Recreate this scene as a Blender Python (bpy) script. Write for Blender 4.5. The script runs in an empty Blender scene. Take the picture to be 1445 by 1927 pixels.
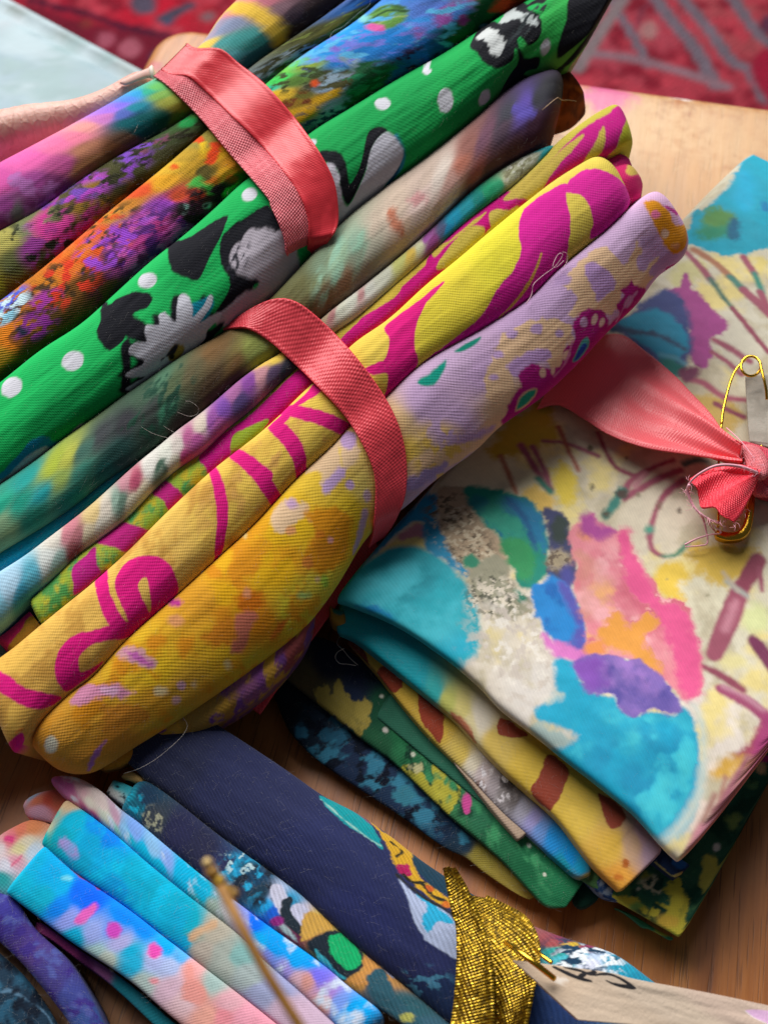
import bpy, math, random
import numpy as np
from mathutils.kdtree import KDTree
random.seed(7)
RNG = np.random.default_rng(11)
scn = bpy.context.scene
COL = scn.collection

# ------------------------------------------------------------------ camera
CAM_H = 0.124
PITCH = math.radians(55.0)
TANH = math.tan(math.radians(22.5))
cam_d = bpy.data.cameras.new("camera")
cam = bpy.data.objects.new("camera", cam_d)
COL.objects.link(cam)
cam.location = (0.0, 0.0, CAM_H)
cam.rotation_euler = (math.pi / 2 - PITCH, 0.0, 0.0)
cam_d.sensor_fit = 'VERTICAL'
cam_d.sensor_height = 24.0
cam_d.lens = 12.0 / TANH
cam_d.clip_start = 0.004
cam_d.clip_end = 30.0
cam_d.dof.use_dof = True
cam_d.dof.focus_distance = 0.128
cam_d.dof.aperture_fstop = 31.0
scn.camera = cam

# ------------------------------------------------------------------ light: one big window, up and to the left
world = bpy.data.worlds.new("World")
scn.world = world
world.use_nodes = True
bg = world.node_tree.nodes["Background"]
bg.inputs[0].default_value = (0.80, 0.88, 1.0, 1.0)
bg.inputs[1].default_value = 0.07

def area_lamp(name, loc, target, sx, sy, watts, col):
    d = bpy.data.lights.new(name, 'AREA')
    d.shape = 'RECTANGLE'; d.size = sx; d.size_y = sy
    d.energy = watts; d.color = col
    o = bpy.data.objects.new(name, d); COL.objects.link(o)
    o.location = loc
    v = np.array(target) - np.array(loc)
    from mathutils import Vector
    o.rotation_euler = Vector(v).to_track_quat('-Z', 'Y').to_euler()
    return o
area_lamp("window_light", (-0.30, 1.00, 0.82), (0.0, 0.09, 0.02), 1.25, 0.85, 32.5, (1.0, 0.985, 0.955))
scn.view_settings.view_transform = 'Standard'
scn.view_settings.look = 'None'
scn.view_settings.exposure = 0.0
scn.view_settings.gamma = 1.0
scn.cycles.max_bounces = 6
scn.cycles.use_denoising = True

# ------------------------------------------------------------------ projection helpers (photo pixels 1445 x 1927)
CP, SP = math.cos(PITCH), math.sin(PITCH)
EYE = np.array([0.0, 0.0, CAM_H])
FWD = np.array([0.0, CP, -SP]); UPV = np.array([0.0, SP, CP]); RGT = np.array([1.0, 0.0, 0.0])

def rays(px):
    px = np.atleast_2d(np.asarray(px, float))
    x = (px[:, 0] - 722.5) / 963.5 * TANH
    y = -(px[:, 1] - 963.5) / 963.5 * TANH
    return x[:, None] * RGT + y[:, None] * UPV + FWD
def project(P):
    q = P - EYE
    w = q @ FWD
    return np.stack([722.5 + (q @ RGT) / w / TANH * 963.5, 963.5 - (q @ UPV) / w / TANH * 963.5], -1)
def on_plane(px, p0, n):
    r = rays(px)
    t = ((p0 - EYE) @ n) / (r @ n)
    return EYE + r * t[:, None]
def zplane(z):
    return lambda px: on_plane(px, np.array([0, 0, z]), np.array([0, 0, 1.0]))
def tilted(cpx, z, tilt_y, tilt_x=0.0, off=0.0):
    n = np.array([-math.sin(tilt_x), -math.sin(tilt_y), math.cos(tilt_y)]); n /= np.linalg.norm(n)
    p0 = zplane(z)([cpx])[0] + n * off
    return lambda px: on_plane(px, p0, n)

def z(ox, oy, *v, s=2.89):
    a = np.array(v, float).reshape(-1, 2) / s
    return [(ox + p[0], oy + p[1]) for p in a]

# ------------------------------------------------------------------ noise
_T = RNG.random((256, 256))
def vnoise(x, y):
    xi = np.floor(x).astype(int); yi = np.floor(y).astype(int)
    fx = x - xi; fy = y - yi
    fx = fx * fx * (3 - 2 * fx); fy = fy * fy * (3 - 2 * fy)
    a = _T[xi & 255, yi & 255]; b = _T[(xi + 1) & 255, yi & 255]
    c = _T[xi & 255, (yi + 1) & 255]; d = _T[(xi + 1) & 255, (yi + 1) & 255]
    return (a + (b - a) * fx) * (1 - fy) + (c + (d - c) * fx) * fy
def fbm(x, y, o=4):
    s = 0; a = 0.5; t = 0
    for i in range(o):
        s = s + a * vnoise(x + 17.3 * i, y - 9.1 * i); t += a; a *= 0.5; x = x * 2.03; y = y * 2.03
    return s / t

def hexlin(h):
    if not isinstance(h, str): return np.array(h, float)
    c = np.array([int(h[i:i + 2], 16) for i in (0, 2, 4)]) / 255.0
    return np.where(c <= 0.04045, c / 12.92, ((c + 0.055) / 1.055) ** 2.4)
def hex4(h): return (*hexlin(h), 1.0)

# ------------------------------------------------------------------ curves
def catmull(P, n):
    P = np.asarray(P, float)
    if len(P) == 2:
        t = np.linspace(0, 1, n)[:, None]
        return P[0] * (1 - t) + P[1] * t
    Q = np.vstack([2 * P[0] - P[1], P, 2 * P[-1] - P[-2]])
    out = []
    for i in range(1, len(Q) - 2):
        t = np.linspace(0, 1, 14, endpoint=False)[:, None]
        p0, p1, p2, p3 = Q[i - 1], Q[i], Q[i + 1], Q[i + 2]
        out.append(0.5 * (2 * p1 + (p2 - p0) * t + (2 * p0 - 5 * p1 + 4 * p2 - p3) * t ** 2 + (3 * p1 - p0 - 3 * p2 + p3) * t ** 3))
    out.append(P[-1:])
    return resample(np.vstack(out), n)
def resample(P, n):
    d = np.r_[0, np.cumsum(np.linalg.norm(np.diff(P, axis=0), axis=1))]
    t = np.linspace(0, d[-1], n)
    return np.stack([np.interp(t, d, P[:, k]) for k in range(P.shape[1])], -1)
def norm(v): return v / np.maximum(np.linalg.norm(v, axis=-1, keepdims=True), 1e-12)

# ------------------------------------------------------------------ objects
def link(name, data, parent=None):
    o = bpy.data.objects.new(name, data); COL.objects.link(o)
    if parent is not None: o.parent = parent
    return o
def tag(o, label=None, cat=None, group=None, kind=None):
    if label: o['label'] = label
    if cat: o['category'] = cat
    if group: o['group'] = group
    if kind: o['kind'] = kind
    return o
def empty(name, loc=(0, 0, 0)):
    o = bpy.data.objects.new(name, None); COL.objects.link(o); o.empty_display_size = 0.005
    return o

def raw_mesh(name, V, quads, mat, UV=None, color=None, smooth=True, extra_polys=(), parent=None):
    me = bpy.data.meshes.new(name)
    nq = len(quads)
    ex = [np.asarray(p, np.int32) for p in extra_polys]
    loops = np.concatenate([np.asarray(quads, np.int32).ravel()] + ex) if nq or ex else np.zeros(0, np.int32)
    me.vertices.add(len(V)); me.vertices.foreach_set("co", np.asarray(V, np.float32).ravel())
    me.loops.add(len(loops)); me.loops.foreach_set("vertex_index", loops)
    k = quads.shape[1] if nq else 4
    starts = list(range(0, nq * k, k)); tot = [k] * nq; p = nq * k
    for e in ex: starts.append(p); tot.append(len(e)); p += len(e)
    me.polygons.add(len(starts))
    me.polygons.foreach_set("loop_start", np.asarray(starts, np.int32))
    me.polygons.foreach_set("loop_total", np.asarray(tot, np.int32))
    if UV is not None:
        l = me.uv_layers.new(name="UVMap")
        l.data.foreach_set("uv", np.asarray(UV, np.float32)[loops].ravel())
    if color is not None:
        a = me.color_attributes.new("print", 'FLOAT_COLOR', 'POINT')
        c4 = np.ones((len(V), 4), np.float32); c4[:, :3] = color
        a.data.foreach_set("color", c4.ravel())
    me.update(calc_edges=True)
    me.polygons.foreach_set("use_smooth", np.full(len(starts), smooth))
    if mat is not None: me.materials.append(mat)
    return link(name, me, parent)

class Grid:
    """a regular sheet of vertices: P (nu,nv,3), UV in metres, top = columns a viewer sees"""
    def __init__(s, P, UV, top=None):
        s.P = P; s.UV = UV; s.nu, s.nv = P.shape[:2]
        s.top = top if top is not None else (0, s.nv)
        s.color = None
    def quads(s, flip=False):
        i = np.arange(s.nu * s.nv).reshape(s.nu, s.nv)
        q = np.stack([i[:-1, :-1], i[1:, :-1], i[1:, 1:], i[:-1, 1:]], -1).reshape(-1, 4)
        return q[:, ::-1] if flip else q
    def build(s, name, mat, parent=None, caps=False, flip=False):
        i = np.arange(s.nu * s.nv).reshape(s.nu, s.nv)
        ex = []
        a = s.nu // 2; b = (s.top[0] + s.top[1]) // 2
        nn = np.cross(s.P[a + 1, b] - s.P[a, b], s.P[a, b + 1] - s.P[a, b])
        flip = nn @ (EYE - s.P[a, b]) < 0
        if caps:
            ex = [i[0, :-1][::-1] if not flip else i[0, :-1], i[-1, :-1] if not flip else i[-1, :-1][::-1]]
        return raw_mesh(name, s.P.reshape(-1, 3), s.quads(flip), mat, s.UV.reshape(-1, 2),
                        None if s.color is None else s.color.reshape(-1, 3), True, ex, parent)
    # ---- px -> uv on this sheet
    def mapper(s):
        a, b = s.top
        P = s.P[:, a:b].reshape(-1, 3); U = s.UV[:, a:b].reshape(-1, 2)
        st = max(1, len(P) // 26000)
        P = P[::st]; U = U[::st]
        px = project(P)
        kd = KDTree(len(px))
        for i, p in enumerate(px): kd.insert((p[0], p[1], 0), i)
        kd.balance()
        A = np.c_[px, np.ones(len(px))]
        M, *_ = np.linalg.lstsq(A, U, rcond=None)
        s.scale = math.sqrt(abs(np.linalg.det(M[:2])))
        def f(pts):
            out = []
            for p in pts:
                _, i, _ = kd.find((p[0], p[1], 0))
                out.append(U[i] + (np.array([p[0], p[1]]) - px[i]) @ M[:2])
            return np.array(out)
        return f

# ------------------------------------------------------------------ printing cloth: shapes laid out on the cloth in its own metres
def smooth_poly(Q, n=None):
    Q = np.asarray(Q); m = len(Q)
    E = np.vstack([Q[-1:], Q, Q[:2]])
    out = []
    k = 5 if m < 30 else 3
    for i in range(1, m + 1):
        t = np.linspace(0, 1, k, endpoint=False)[:, None]
        p0, p1, p2, p3 = E[i - 1], E[i], E[i + 1], E[i + 2]
        out.append(0.5 * (2 * p1 + (p2 - p0) * t + (2 * p0 - 5 * p1 + 4 * p2 - p3) * t ** 2 + (3 * p1 - p0 - 3 * p2 + p3) * t ** 3))
    return np.vstack(out)
def sdf_poly(X, Q):
    d = np.full(len(X), 1e9); ins = np.zeros(len(X), bool)
    n = len(Q)
    for i in range(n):
        a = Q[i]; b = Q[(i + 1) % n]
        e = b - a; w = X - a
        t = np.clip((w @ e) / max(e @ e, 1e-18), 0, 1)
        r = w - t[:, None] * e
        d = np.minimum(d, (r * r).sum(1))
        c = (a[1] > X[:, 1]) != (b[1] > X[:, 1])
        if e[1] != 0:
            xx = a[0] + (X[:, 1] - a[1]) * e[0] / e[1]
            ins ^= c & (X[:, 0] < xx)
    return np.where(ins, -1, 1) * np.sqrt(d)
def sdf_stroke(X, Q, R):
    d = np.full(len(X), 1e9)
    for i in range(len(Q) - 1):
        a = Q[i]; b = Q[i + 1]; e = b - a; w = X - a
        t = np.clip((w @ e) / max(e @ e, 1e-18), 0, 1)
        r = np.linalg.norm(w - t[:, None] * e, axis=1) - (R[i] * (1 - t) + R[i + 1] * t)
        d = np.minimum(d, r)
    return d
def sstep(a, b, x):
    t = np.clip((x - a) / (b - a), 0, 1); return t * t * (3 - 2 * t)

def paint(g, base, shapes, warp=10, wpow=2.2, mottle=0.06, seed=0, vivid=0, bleed=0):
    f = g.mapper(); k = g.scale
    X = g.UV.reshape(-1, 2)
    so = seed * 37.7
    n1 = fbm(X[:, 0] / (k * 60) + so, X[:, 1] / (k * 60) - so) - .5
    n2 = fbm(X[:, 0] / (k * 60) - so + 50, X[:, 1] / (k * 60) + 31 + so) - .5
    fine = fbm(X[:, 0] / (k * 14) + 7 + so, X[:, 1] / (k * 14) + so, 4) - .5
    grit = fbm(X[:, 0] / (k * 5) + so, X[:, 1] / (k * 5) + 3 + so, 2) - .5
    if isinstance(base, str):
        C = np.tile(hexlin(base), (len(X), 1))
    else:
        W = X + np.stack([n1, n2], -1) * (warp * k * 2.5)
        q = f([(b[0], b[1]) for b in base]) / k
        cols = np.array([hexlin(b[2]) for b in base])
        Wk = W / k
        C = np.empty((len(X), 3))
        for s0 in range(0, len(X), 30000):
            w = Wk[s0:s0 + 30000]
            d2 = ((w[:, None, :] - q[None]) ** 2).sum(-1) + 30.0
            ww = d2 ** (-wpow)
            C[s0:s0 + 30000] = (ww @ cols) / ww.sum(1, keepdims=True)
    for sh in shapes:
        t = sh[0]
        if t == 'n':                       # scattered flecks of ink
            _, hx, sc, th, soft, sd = sh[:6]
            v = fbm(X[:, 0] / (k * sc) + sd * 3.1, X[:, 1] / (k * sc) + sd * 7.7, 4)
            a = sstep(th - soft * 1.5, th + soft * 1.5, v)
            if len(sh) > 6:                # only inside a soft disc (x, y, r)
                x, y, r = sh[6]
                c = f([(x, y)])[0]
                a = a * sstep(r * k * 1.25, r * k * .6, np.linalg.norm(X - c, axis=1))
            if len(sh) > 7:                # only where this ink already lies
                a = a * sstep(.16, .05, np.linalg.norm(np.sqrt(C) - np.sqrt(hexlin(sh[7])), axis=1))
            C = C + (hexlin(hx) - C) * a[:, None]
            continue
        if t == 'p':
            _, pts, hx = sh[:3]; soft = sh[3] if len(sh) > 3 else 2.0; rough = sh[4] if len(sh) > 4 else 2.0; soft += bleed
            Q = f(pts); Q = smooth_poly(Q); marg = (soft + rough * 2 + 4) * k
        elif t == 's':
            _, pts, r, hx = sh[:4]; soft = sh[4] if len(sh) > 4 else 2.0; rough = sh[5] if len(sh) > 5 else 1.5; soft += bleed
            m = max(12, 4 * len(pts))
            Q = catmull(f(pts), m)
            r = np.atleast_1d(np.asarray(r, float))
            R = np.interp(np.linspace(0, 1, m), np.linspace(0, 1, len(r)), r) * k if len(r) > 1 else np.full(m, r[0] * k)
            marg = R.max() + (soft + rough * 2 + 4) * k
        else:                              # dot
            _, x, y, rx, ry, hx = sh[:6]; soft = sh[6] if len(sh) > 6 else 2.0; rough = sh[7] if len(sh) > 7 else 1.5
            an = math.radians(sh[8]) if len(sh) > 8 else 0; soft += bleed
            ph = np.linspace(0, 2 * math.pi, 14, endpoint=False)
            pts = [(x + rx * math.cos(p) * math.cos(an) - ry * math.sin(p) * math.sin(an),
                    y + rx * math.cos(p) * math.sin(an) + ry * math.sin(p) * math.cos(an)) for p in ph]
            Q = smooth_poly(f(pts)); marg = (soft + rough * 2 + 4) * k
        lo = Q.min(0) - marg; hi = Q.max(0) + marg
        m = (X[:, 0] > lo[0]) & (X[:, 0] < hi[0]) & (X[:, 1] > lo[1]) & (X[:, 1] < hi[1])
        if not m.any(): continue
        Xm = X[m]
        d = sdf_stroke(Xm, Q, R) if t == 's' else sdf_poly(Xm, Q)
        d = d + (fine[m] * 2.4 + grit[m] * .7) * rough * k
        a = sstep(soft * k, -soft * k, d)
        op = 1.0
        cc = hexlin(hx)
        C[m] = C[m] + (cc - C[m]) * (a * op)[:, None]
    if vivid:                              # strengthen the blues and pull some red out of them
        b_ = sstep(.03, .2, C[:, 2] - C[:, 0])[:, None]
        m_ = C.mean(1, keepdims=True)
        C = C + b_ * ((m_ + (C - m_) * vivid) * np.array([.75, .95, 1.0]) - C)
    C = C * (1 + mottle * (n1 * 1.6 + fine * 1.4 + grit))[:, None]
    g.color = np.clip(C, 0.0015, 0.95).reshape(g.nu, g.nv, 3)
    return g

# ------------------------------------------------------------------ a folded length of cloth: a rounded fold between two edge curves
FOLDS = []          # every built sheet, for draping ribbons over
def fold_grid(L, R, zf, zr=None, p=2.0, hr=0.62, h=None, d=0.008, e0=0.004, e1=0.004, ep=2.6, spacing=2.4,
              wrinkle=0.00012, nlift=0.3, up=False, inset=0.16, seed=0, zl=None, pinch=None, drape=True, dent=(), smooth=0):
    zl = zl or zf; zr = zr or zf
    Lp = np.asarray(L, float); Rp = np.asarray(R, float)
    plen = np.linalg.norm(np.diff(Lp, axis=0), axis=1).sum()
    nu = int(max(24, plen / spacing))
    L3 = catmull(zl(Lp), nu); R3 = catmull(zr(Rp), nu)
    if smooth and nu > 60:                  # cloth under tension runs straighter than a traced line
        def sm_(A):
            r = int(3 * smooth / spacing); kk = np.exp(-.5 * (np.arange(-r, r + 1) / (smooth / spacing)) ** 2); kk /= kk.sum()
            r = min(r, nu - 2); kk = kk[len(kk) // 2 - r:len(kk) // 2 + r + 1]; kk /= kk.sum()
            Ap = np.vstack([2 * A[0] - A[1:r + 1][::-1], A, 2 * A[-1] - A[-r - 1:-1][::-1]])
            return np.stack([np.convolve(Ap[:, k], kk, 'valid') for k in range(3)], 1)
        L3, R3 = sm_(L3), sm_(R3)
    mid = (L3 + R3) / 2
    W = R3 - L3; hw = np.linalg.norm(W, axis=1) / 2; X = norm(W)
    T = norm(np.gradient(mid, axis=0))
    view = norm(EYE - mid.mean(0))
    N = norm(view * (1 - nlift) + np.array([0, 0, 1.0]) * nlift) if not up else np.array([0, 0, 1.0])
    N = np.tile(N, (nu, 1))
    X = norm(X)
    N = norm(N - (N * X).sum(1, keepdims=True) * X)
    hwm = hw.mean()
    pxw = np.linalg.norm(project(R3) - project(L3), axis=1).max()
    # profile in (x in half-widths, y in half-widths)
    hh = (h / hwm) if h is not None else hr
    ph = np.linspace(0, math.pi, 400)
    c = -np.cos(ph); s = np.sin(ph)
    x = np.sign(c) * np.abs(c) ** (2 / p); y = hh * np.abs(s) ** (2 / p)
    dd = d / hwm
    side = np.array([[1.0, 0], [1.0 - inset * .35, -dd * .35], [1.0 - inset, -dd * .8], [1 - inset * 1.6, -dd * .97], [0.0, -dd]])
    pr = np.vstack([np.stack([x, y], -1), side[1:]])
    left = side[::-1].copy(); left[:, 0] *= -1
    ntop = int(max(14, pxw * (1 + .45 * min(hh, 1)) / spacing))
    top = resample(np.stack([x, y], -1), ntop)
    nside = 9
    rs = resample(side, nside)[1:]
    ls = resample(left, nside)[:-1]
    prof = np.vstack([ls, top, rs])
    nv = len(prof)
    vlen = np.r_[0, np.cumsum(np.linalg.norm(np.diff(prof, axis=0), axis=1))] * hwm
    u = np.r_[0, np.cumsum(np.linalg.norm(np.diff(mid, axis=0), axis=1))]
    # rounded ends
    ks = np.ones(nu)
    if e0 > 0:
        xx = np.clip((e0 - u) / e0, 0, 1); ks *= np.maximum(1 - xx ** ep, 0.0) ** (1 / ep)
    if e1 > 0:
        xx = np.clip((u - (u[-1] - e1)) / e1, 0, 1); ks *= np.maximum(1 - xx ** ep, 0.0) ** (1 / ep)
    ks = np.maximum(ks, 0.03)
    cy = -dd * .45
    px_ = prof[:, 0][None] * ks[:, None]
    py_ = (prof[:, 1][None] - cy) * ks[:, None] + cy
    P = mid[:, None] + X[:, None] * (px_ * hw[:, None])[..., None] + N[:, None] * (py_ * (hw if h is None else np.full(nu, hwm))[:, None])[..., None]
    UVg = np.stack(np.broadcast_arrays(u[:, None], vlen[None]), -1).copy()
    if wrinkle:
        so = seed * 13.7
        a = fbm(UVg[..., 0] / 0.006 + so, UVg[..., 1] / 0.0035 + so, 3) - .5
        b = fbm(UVg[..., 0] / 0.022 - so, UVg[..., 1] / 0.006 + 2 * so, 2) - .5
        c_ = fbm(UVg[..., 0] / 0.018 + so, UVg[..., 1] / 0.0016 - so, 3) - .5
        dist = (a * 1.0 + b * 2.2 + c_ * (0 if up else .6)) * wrinkle * 2
        P = P + N[:, None] * dist[..., None] + X[:, None] * (dist * .3)[..., None]
    for line, wpx, dep in dent:             # cloth pulled in under a tied ribbon, swelling a little either side
        q = project(P.reshape(-1, 3)); ln = catmull(np.array(line, float), 40)
        dd2 = sdf_stroke(q, ln, np.zeros(40)).reshape(P.shape[:2])
        P = P - N[:, None] * (dep * np.exp(-(dd2 / wpx) ** 2) - dep * .15 * np.exp(-((dd2 - wpx * 2.2) / wpx) ** 2))[..., None]
    a0 = len(ls); g = Grid(P, UVg, (a0, a0 + ntop))
    if drape: FOLDS.append(g)
    return g

# ------------------------------------------------------------------ materials
class NT:
    def __init__(s, name):
        s.m = bpy.data.materials.new(name); s.m.use_nodes = True
        s.t = s.m.node_tree; s.t.nodes.clear()
        s.out = s.n('ShaderNodeOutputMaterial')
        s.b = s.n('ShaderNodeBsdfPrincipled'); s.l(s.b.outputs[0], s.out.inputs[0])
    def n(s, t, **k):
        nd = s.t.nodes.new(t)
        for a, v in k.items(): setattr(nd, a, v)
        return nd
    def l(s, a, b): s.t.links.new(a, b)
    def math(s, op, a, b=None, c=None):
        nd = s.n('ShaderNodeMath', operation=op)
        for i, v in enumerate((a, b, c)):
            if v is None: continue
            if isinstance(v, (int, float)): nd.inputs[i].default_value = v
            else: s.l(v, nd.inputs[i])
        return nd.outputs[0]
    def mix(s, f, a, b, bt='MIX'):
        nd = s.n('ShaderNodeMix', data_type='RGBA', blend_type=bt)
        for i, v in ((0, f), (6, a), (7, b)):
            if isinstance(v, (int, float)): nd.inputs[i].default_value = v
            elif isinstance(v, tuple): nd.inputs[i].default_value = v
            else: s.l(v, nd.inputs[i])
        return nd.outputs[2]
    def noise(s, vec, scale, detail=3, rough=.55):
        nd = s.n('ShaderNodeTexNoise'); nd.inputs['Scale'].default_value = scale
        nd.inputs['Detail'].default_value = detail; nd.inputs['Roughness'].default_value = rough
        s.l(vec, nd.inputs['Vector']); return nd.outputs[0]
    def ramp(s, f, *st):
        nd = s.n('ShaderNodeValToRGB'); e = nd.color_ramp.elements
        while len(e) < len(st): e.new(0.5)
        for i, (p, c) in enumerate(st): e[i].position = p; e[i].color = c
        s.l(f, nd.inputs[0]); return nd.outputs[0]
    def bump(s, h, dist, strength=1.0, nrm=None):
        nd = s.n('ShaderNodeBump'); nd.inputs['Strength'].default_value = strength; nd.inputs['Distance'].default_value = dist
        s.l(h, nd.inputs['Height'])
        if nrm is not None: s.l(nrm, nd.inputs['Normal'])
        return nd.outputs[0]

def fabric(name, kind='plain', period=0.00042, angle=0.0, bump=0.00007, rough=0.82, sheen=0.06, dark=0.26, color=None, spec=.12, fuzz=.03):
    M = NT(name)
    uv = M.n('ShaderNodeUVMap').outputs[0]
    nz = M.n('ShaderNodeTexNoise'); nz.inputs['Scale'].default_value = 260; nz.inputs['Detail'].default_value = 2
    M.l(uv, nz.inputs['Vector'])
    sub = M.n('ShaderNodeVectorMath', operation='SUBTRACT'); M.l(nz.outputs['Color'], sub.inputs[0]); sub.inputs[1].default_value = (.5, .5, .5)
    scl = M.n('ShaderNodeVectorMath', operation='SCALE'); M.l(sub.outputs[0], scl.inputs[0]); scl.inputs['Scale'].default_value = period * 1.1
    add = M.n('ShaderNodeVectorMath', operation='ADD'); M.l(uv, add.inputs[0]); M.l(scl.outputs[0], add.inputs[1])
    mp = M.n('ShaderNodeMapping'); mp.inputs['Rotation'].default_value = (0, 0, math.radians(angle))
    w = 2 * math.pi / period
    mp.inputs['Scale'].default_value = (w, w, 1)
    M.l(add.outputs[0], mp.inputs['Vector'])
    sx = M.n('ShaderNodeSeparateXYZ'); M.l(mp.outputs[0], sx.inputs[0])
    if kind == 'plain':
        h = M.math('MULTIPLY', M.math('SINE', sx.outputs[0]), M.math('SINE', sx.outputs[1]))
    elif kind == 'twill':
        line = M.math('SINE', sx.outputs[0])
        cross = M.math('SINE', M.math('MULTIPLY', sx.outputs[1], 1.3))
        h = M.math('ADD', M.math('MULTIPLY', line, .8), M.math('MULTIPLY', M.math('MULTIPLY', cross, line), .35))
    else:                                   # satin ribbon: fine weft ribs
        line = M.math('SINE', sx.outputs[0])
        cross = M.math('SINE', M.math('ADD', sx.outputs[1], M.math('MULTIPLY', sx.outputs[0], .5)))
        h = M.math('ADD', M.math('MULTIPLY', line, .55), M.math('MULTIPLY', cross, .45))
    def thr(sx_, sy_):
        m_ = M.n('ShaderNodeMapping'); m_.inputs['Rotation'].default_value = (0, 0, math.radians(angle)); m_.inputs['Scale'].default_value = (sx_, sy_, 1)
        M.l(uv, m_.inputs['Vector']); return M.noise(m_.outputs[0], 1.0, 2, .5)
    q_ = 1.0 / period
    uneven = M.math('ADD', thr(q_ * .9, q_ * .04), thr(q_ * .04, q_ * .9))
    h = M.math('MULTIPLY', h, M.math('MULTIPLY_ADD', uneven, 1.6, -.75))
    slub = M.noise(uv, 900, 3, .6)
    h2 = M.math('ADD', h, M.math('MULTIPLY', M.math('SUBTRACT', slub, .5), 1.3))
    at = M.n('ShaderNodeAttribute', attribute_name='print').outputs[0] if color is None else None
    base = at if at is not None else hex4(color)
    gap = M.math('MULTIPLY_ADD', h, .5, .5)
    k = M.math('MULTIPLY_ADD', gap, dark, 1.0 - dark * .72)  # thread gaps darkened, relief shade between threads mixed into the colour
    rgb = M.n('ShaderNodeCombineColor')
    for i in range(3): M.l(k, rgb.inputs[i])
    c = M.mix(1.0, base, rgb.outputs[0], 'MULTIPLY')
    if fuzz:                                # pale worn tips of threads
        fz = M.noise(uv, 5200, 2, .7)
        f = M.math('MULTIPLY', M.math('GREATER_THAN', fz, .66), fuzz)
        c = M.mix(f, c, (.75, .72, .7, 1))
    M.l(c, M.b.inputs['Base Color'])
    M.b.inputs['Roughness'].default_value = rough
    M.b.inputs['Specular IOR Level'].default_value = spec
    M.b.inputs['Sheen Weight'].default_value = sheen
    M.b.inputs['Sheen Roughness'].default_value = .45
    M.l(M.bump(h2, bump), M.b.inputs['Normal'])
    return M.m

def plain_mat(name, color, rough=.5, metal=0.0, bump=0, bscale=800, spec=.5, var=.0):
    M = NT(name)
    tc = M.n('ShaderNodeTexCoord').outputs['Object']
    nz = M.noise(tc, bscale, 4)
    if var:
        c = M.mix(nz, tuple(np.r_[hexlin(color) * (1 - var), 1]), tuple(np.r_[np.minimum(hexlin(color) * (1 + var), 1), 1]))
        M.l(c, M.b.inputs['Base Color'])
    else: M.b.inputs['Base Color'].default_value = hex4(color)
    M.b.inputs['Roughness'].default_value = rough; M.b.inputs['Metallic'].default_value = metal
    M.b.inputs['Specular IOR Level'].default_value = spec
    if bump: M.l(M.bump(nz, bump), M.b.inputs['Normal'])
    return M.m

def tube(name, P, r, mat, parent=None, seg=8, taper=None, closed=False):
    P = np.asarray(P, float); n = len(P)
    T = norm(np.gradient(P, axis=0)); ref = np.array([.31, .17, .93])
    A = norm(np.cross(T, ref)); B = np.cross(T, A)
    rr = np.full(n, r) if taper is None else r * np.asarray(taper)
    ph = np.linspace(0, 2 * math.pi, seg, endpoint=False)
    V = P[:, None] + rr[:, None, None] * (A[:, None] * np.cos(ph)[None, :, None] + B[:, None] * np.sin(ph)[None, :, None])
    i = np.arange(n * seg).reshape(n, seg); j = np.roll(i, -1, 1)
    q = np.stack([i[:-1], j[:-1], j[1:], i[1:]], -1).reshape(-1, 4)
    caps = [] if closed else [i[0][::-1], i[-1]]
    return raw_mesh(name, V.reshape(-1, 3), q, mat, None, None, True, caps, parent)
# ================================================================== the setting
FLOOR_Z = -0.42
M = NT('floor_boards'); tc = M.n('ShaderNodeTexCoord').outputs['Object']
M.l(M.ramp(M.noise(tc, 9, 4), (0.2, hex4('4a3020')), (0.8, hex4('6a4830'))), M.b.inputs['Base Color']); M.b.inputs['Roughness'].default_value = .5
fl = raw_mesh('floor', np.array([[-3, -3, FLOOR_Z - .006], [3, -3, FLOOR_Z - .006], [3, 3, FLOOR_Z - .006], [-3, 3, FLOOR_Z - .006]]), np.array([[0, 1, 2, 3]]), M.m)
tag(fl, kind='structure')

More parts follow.
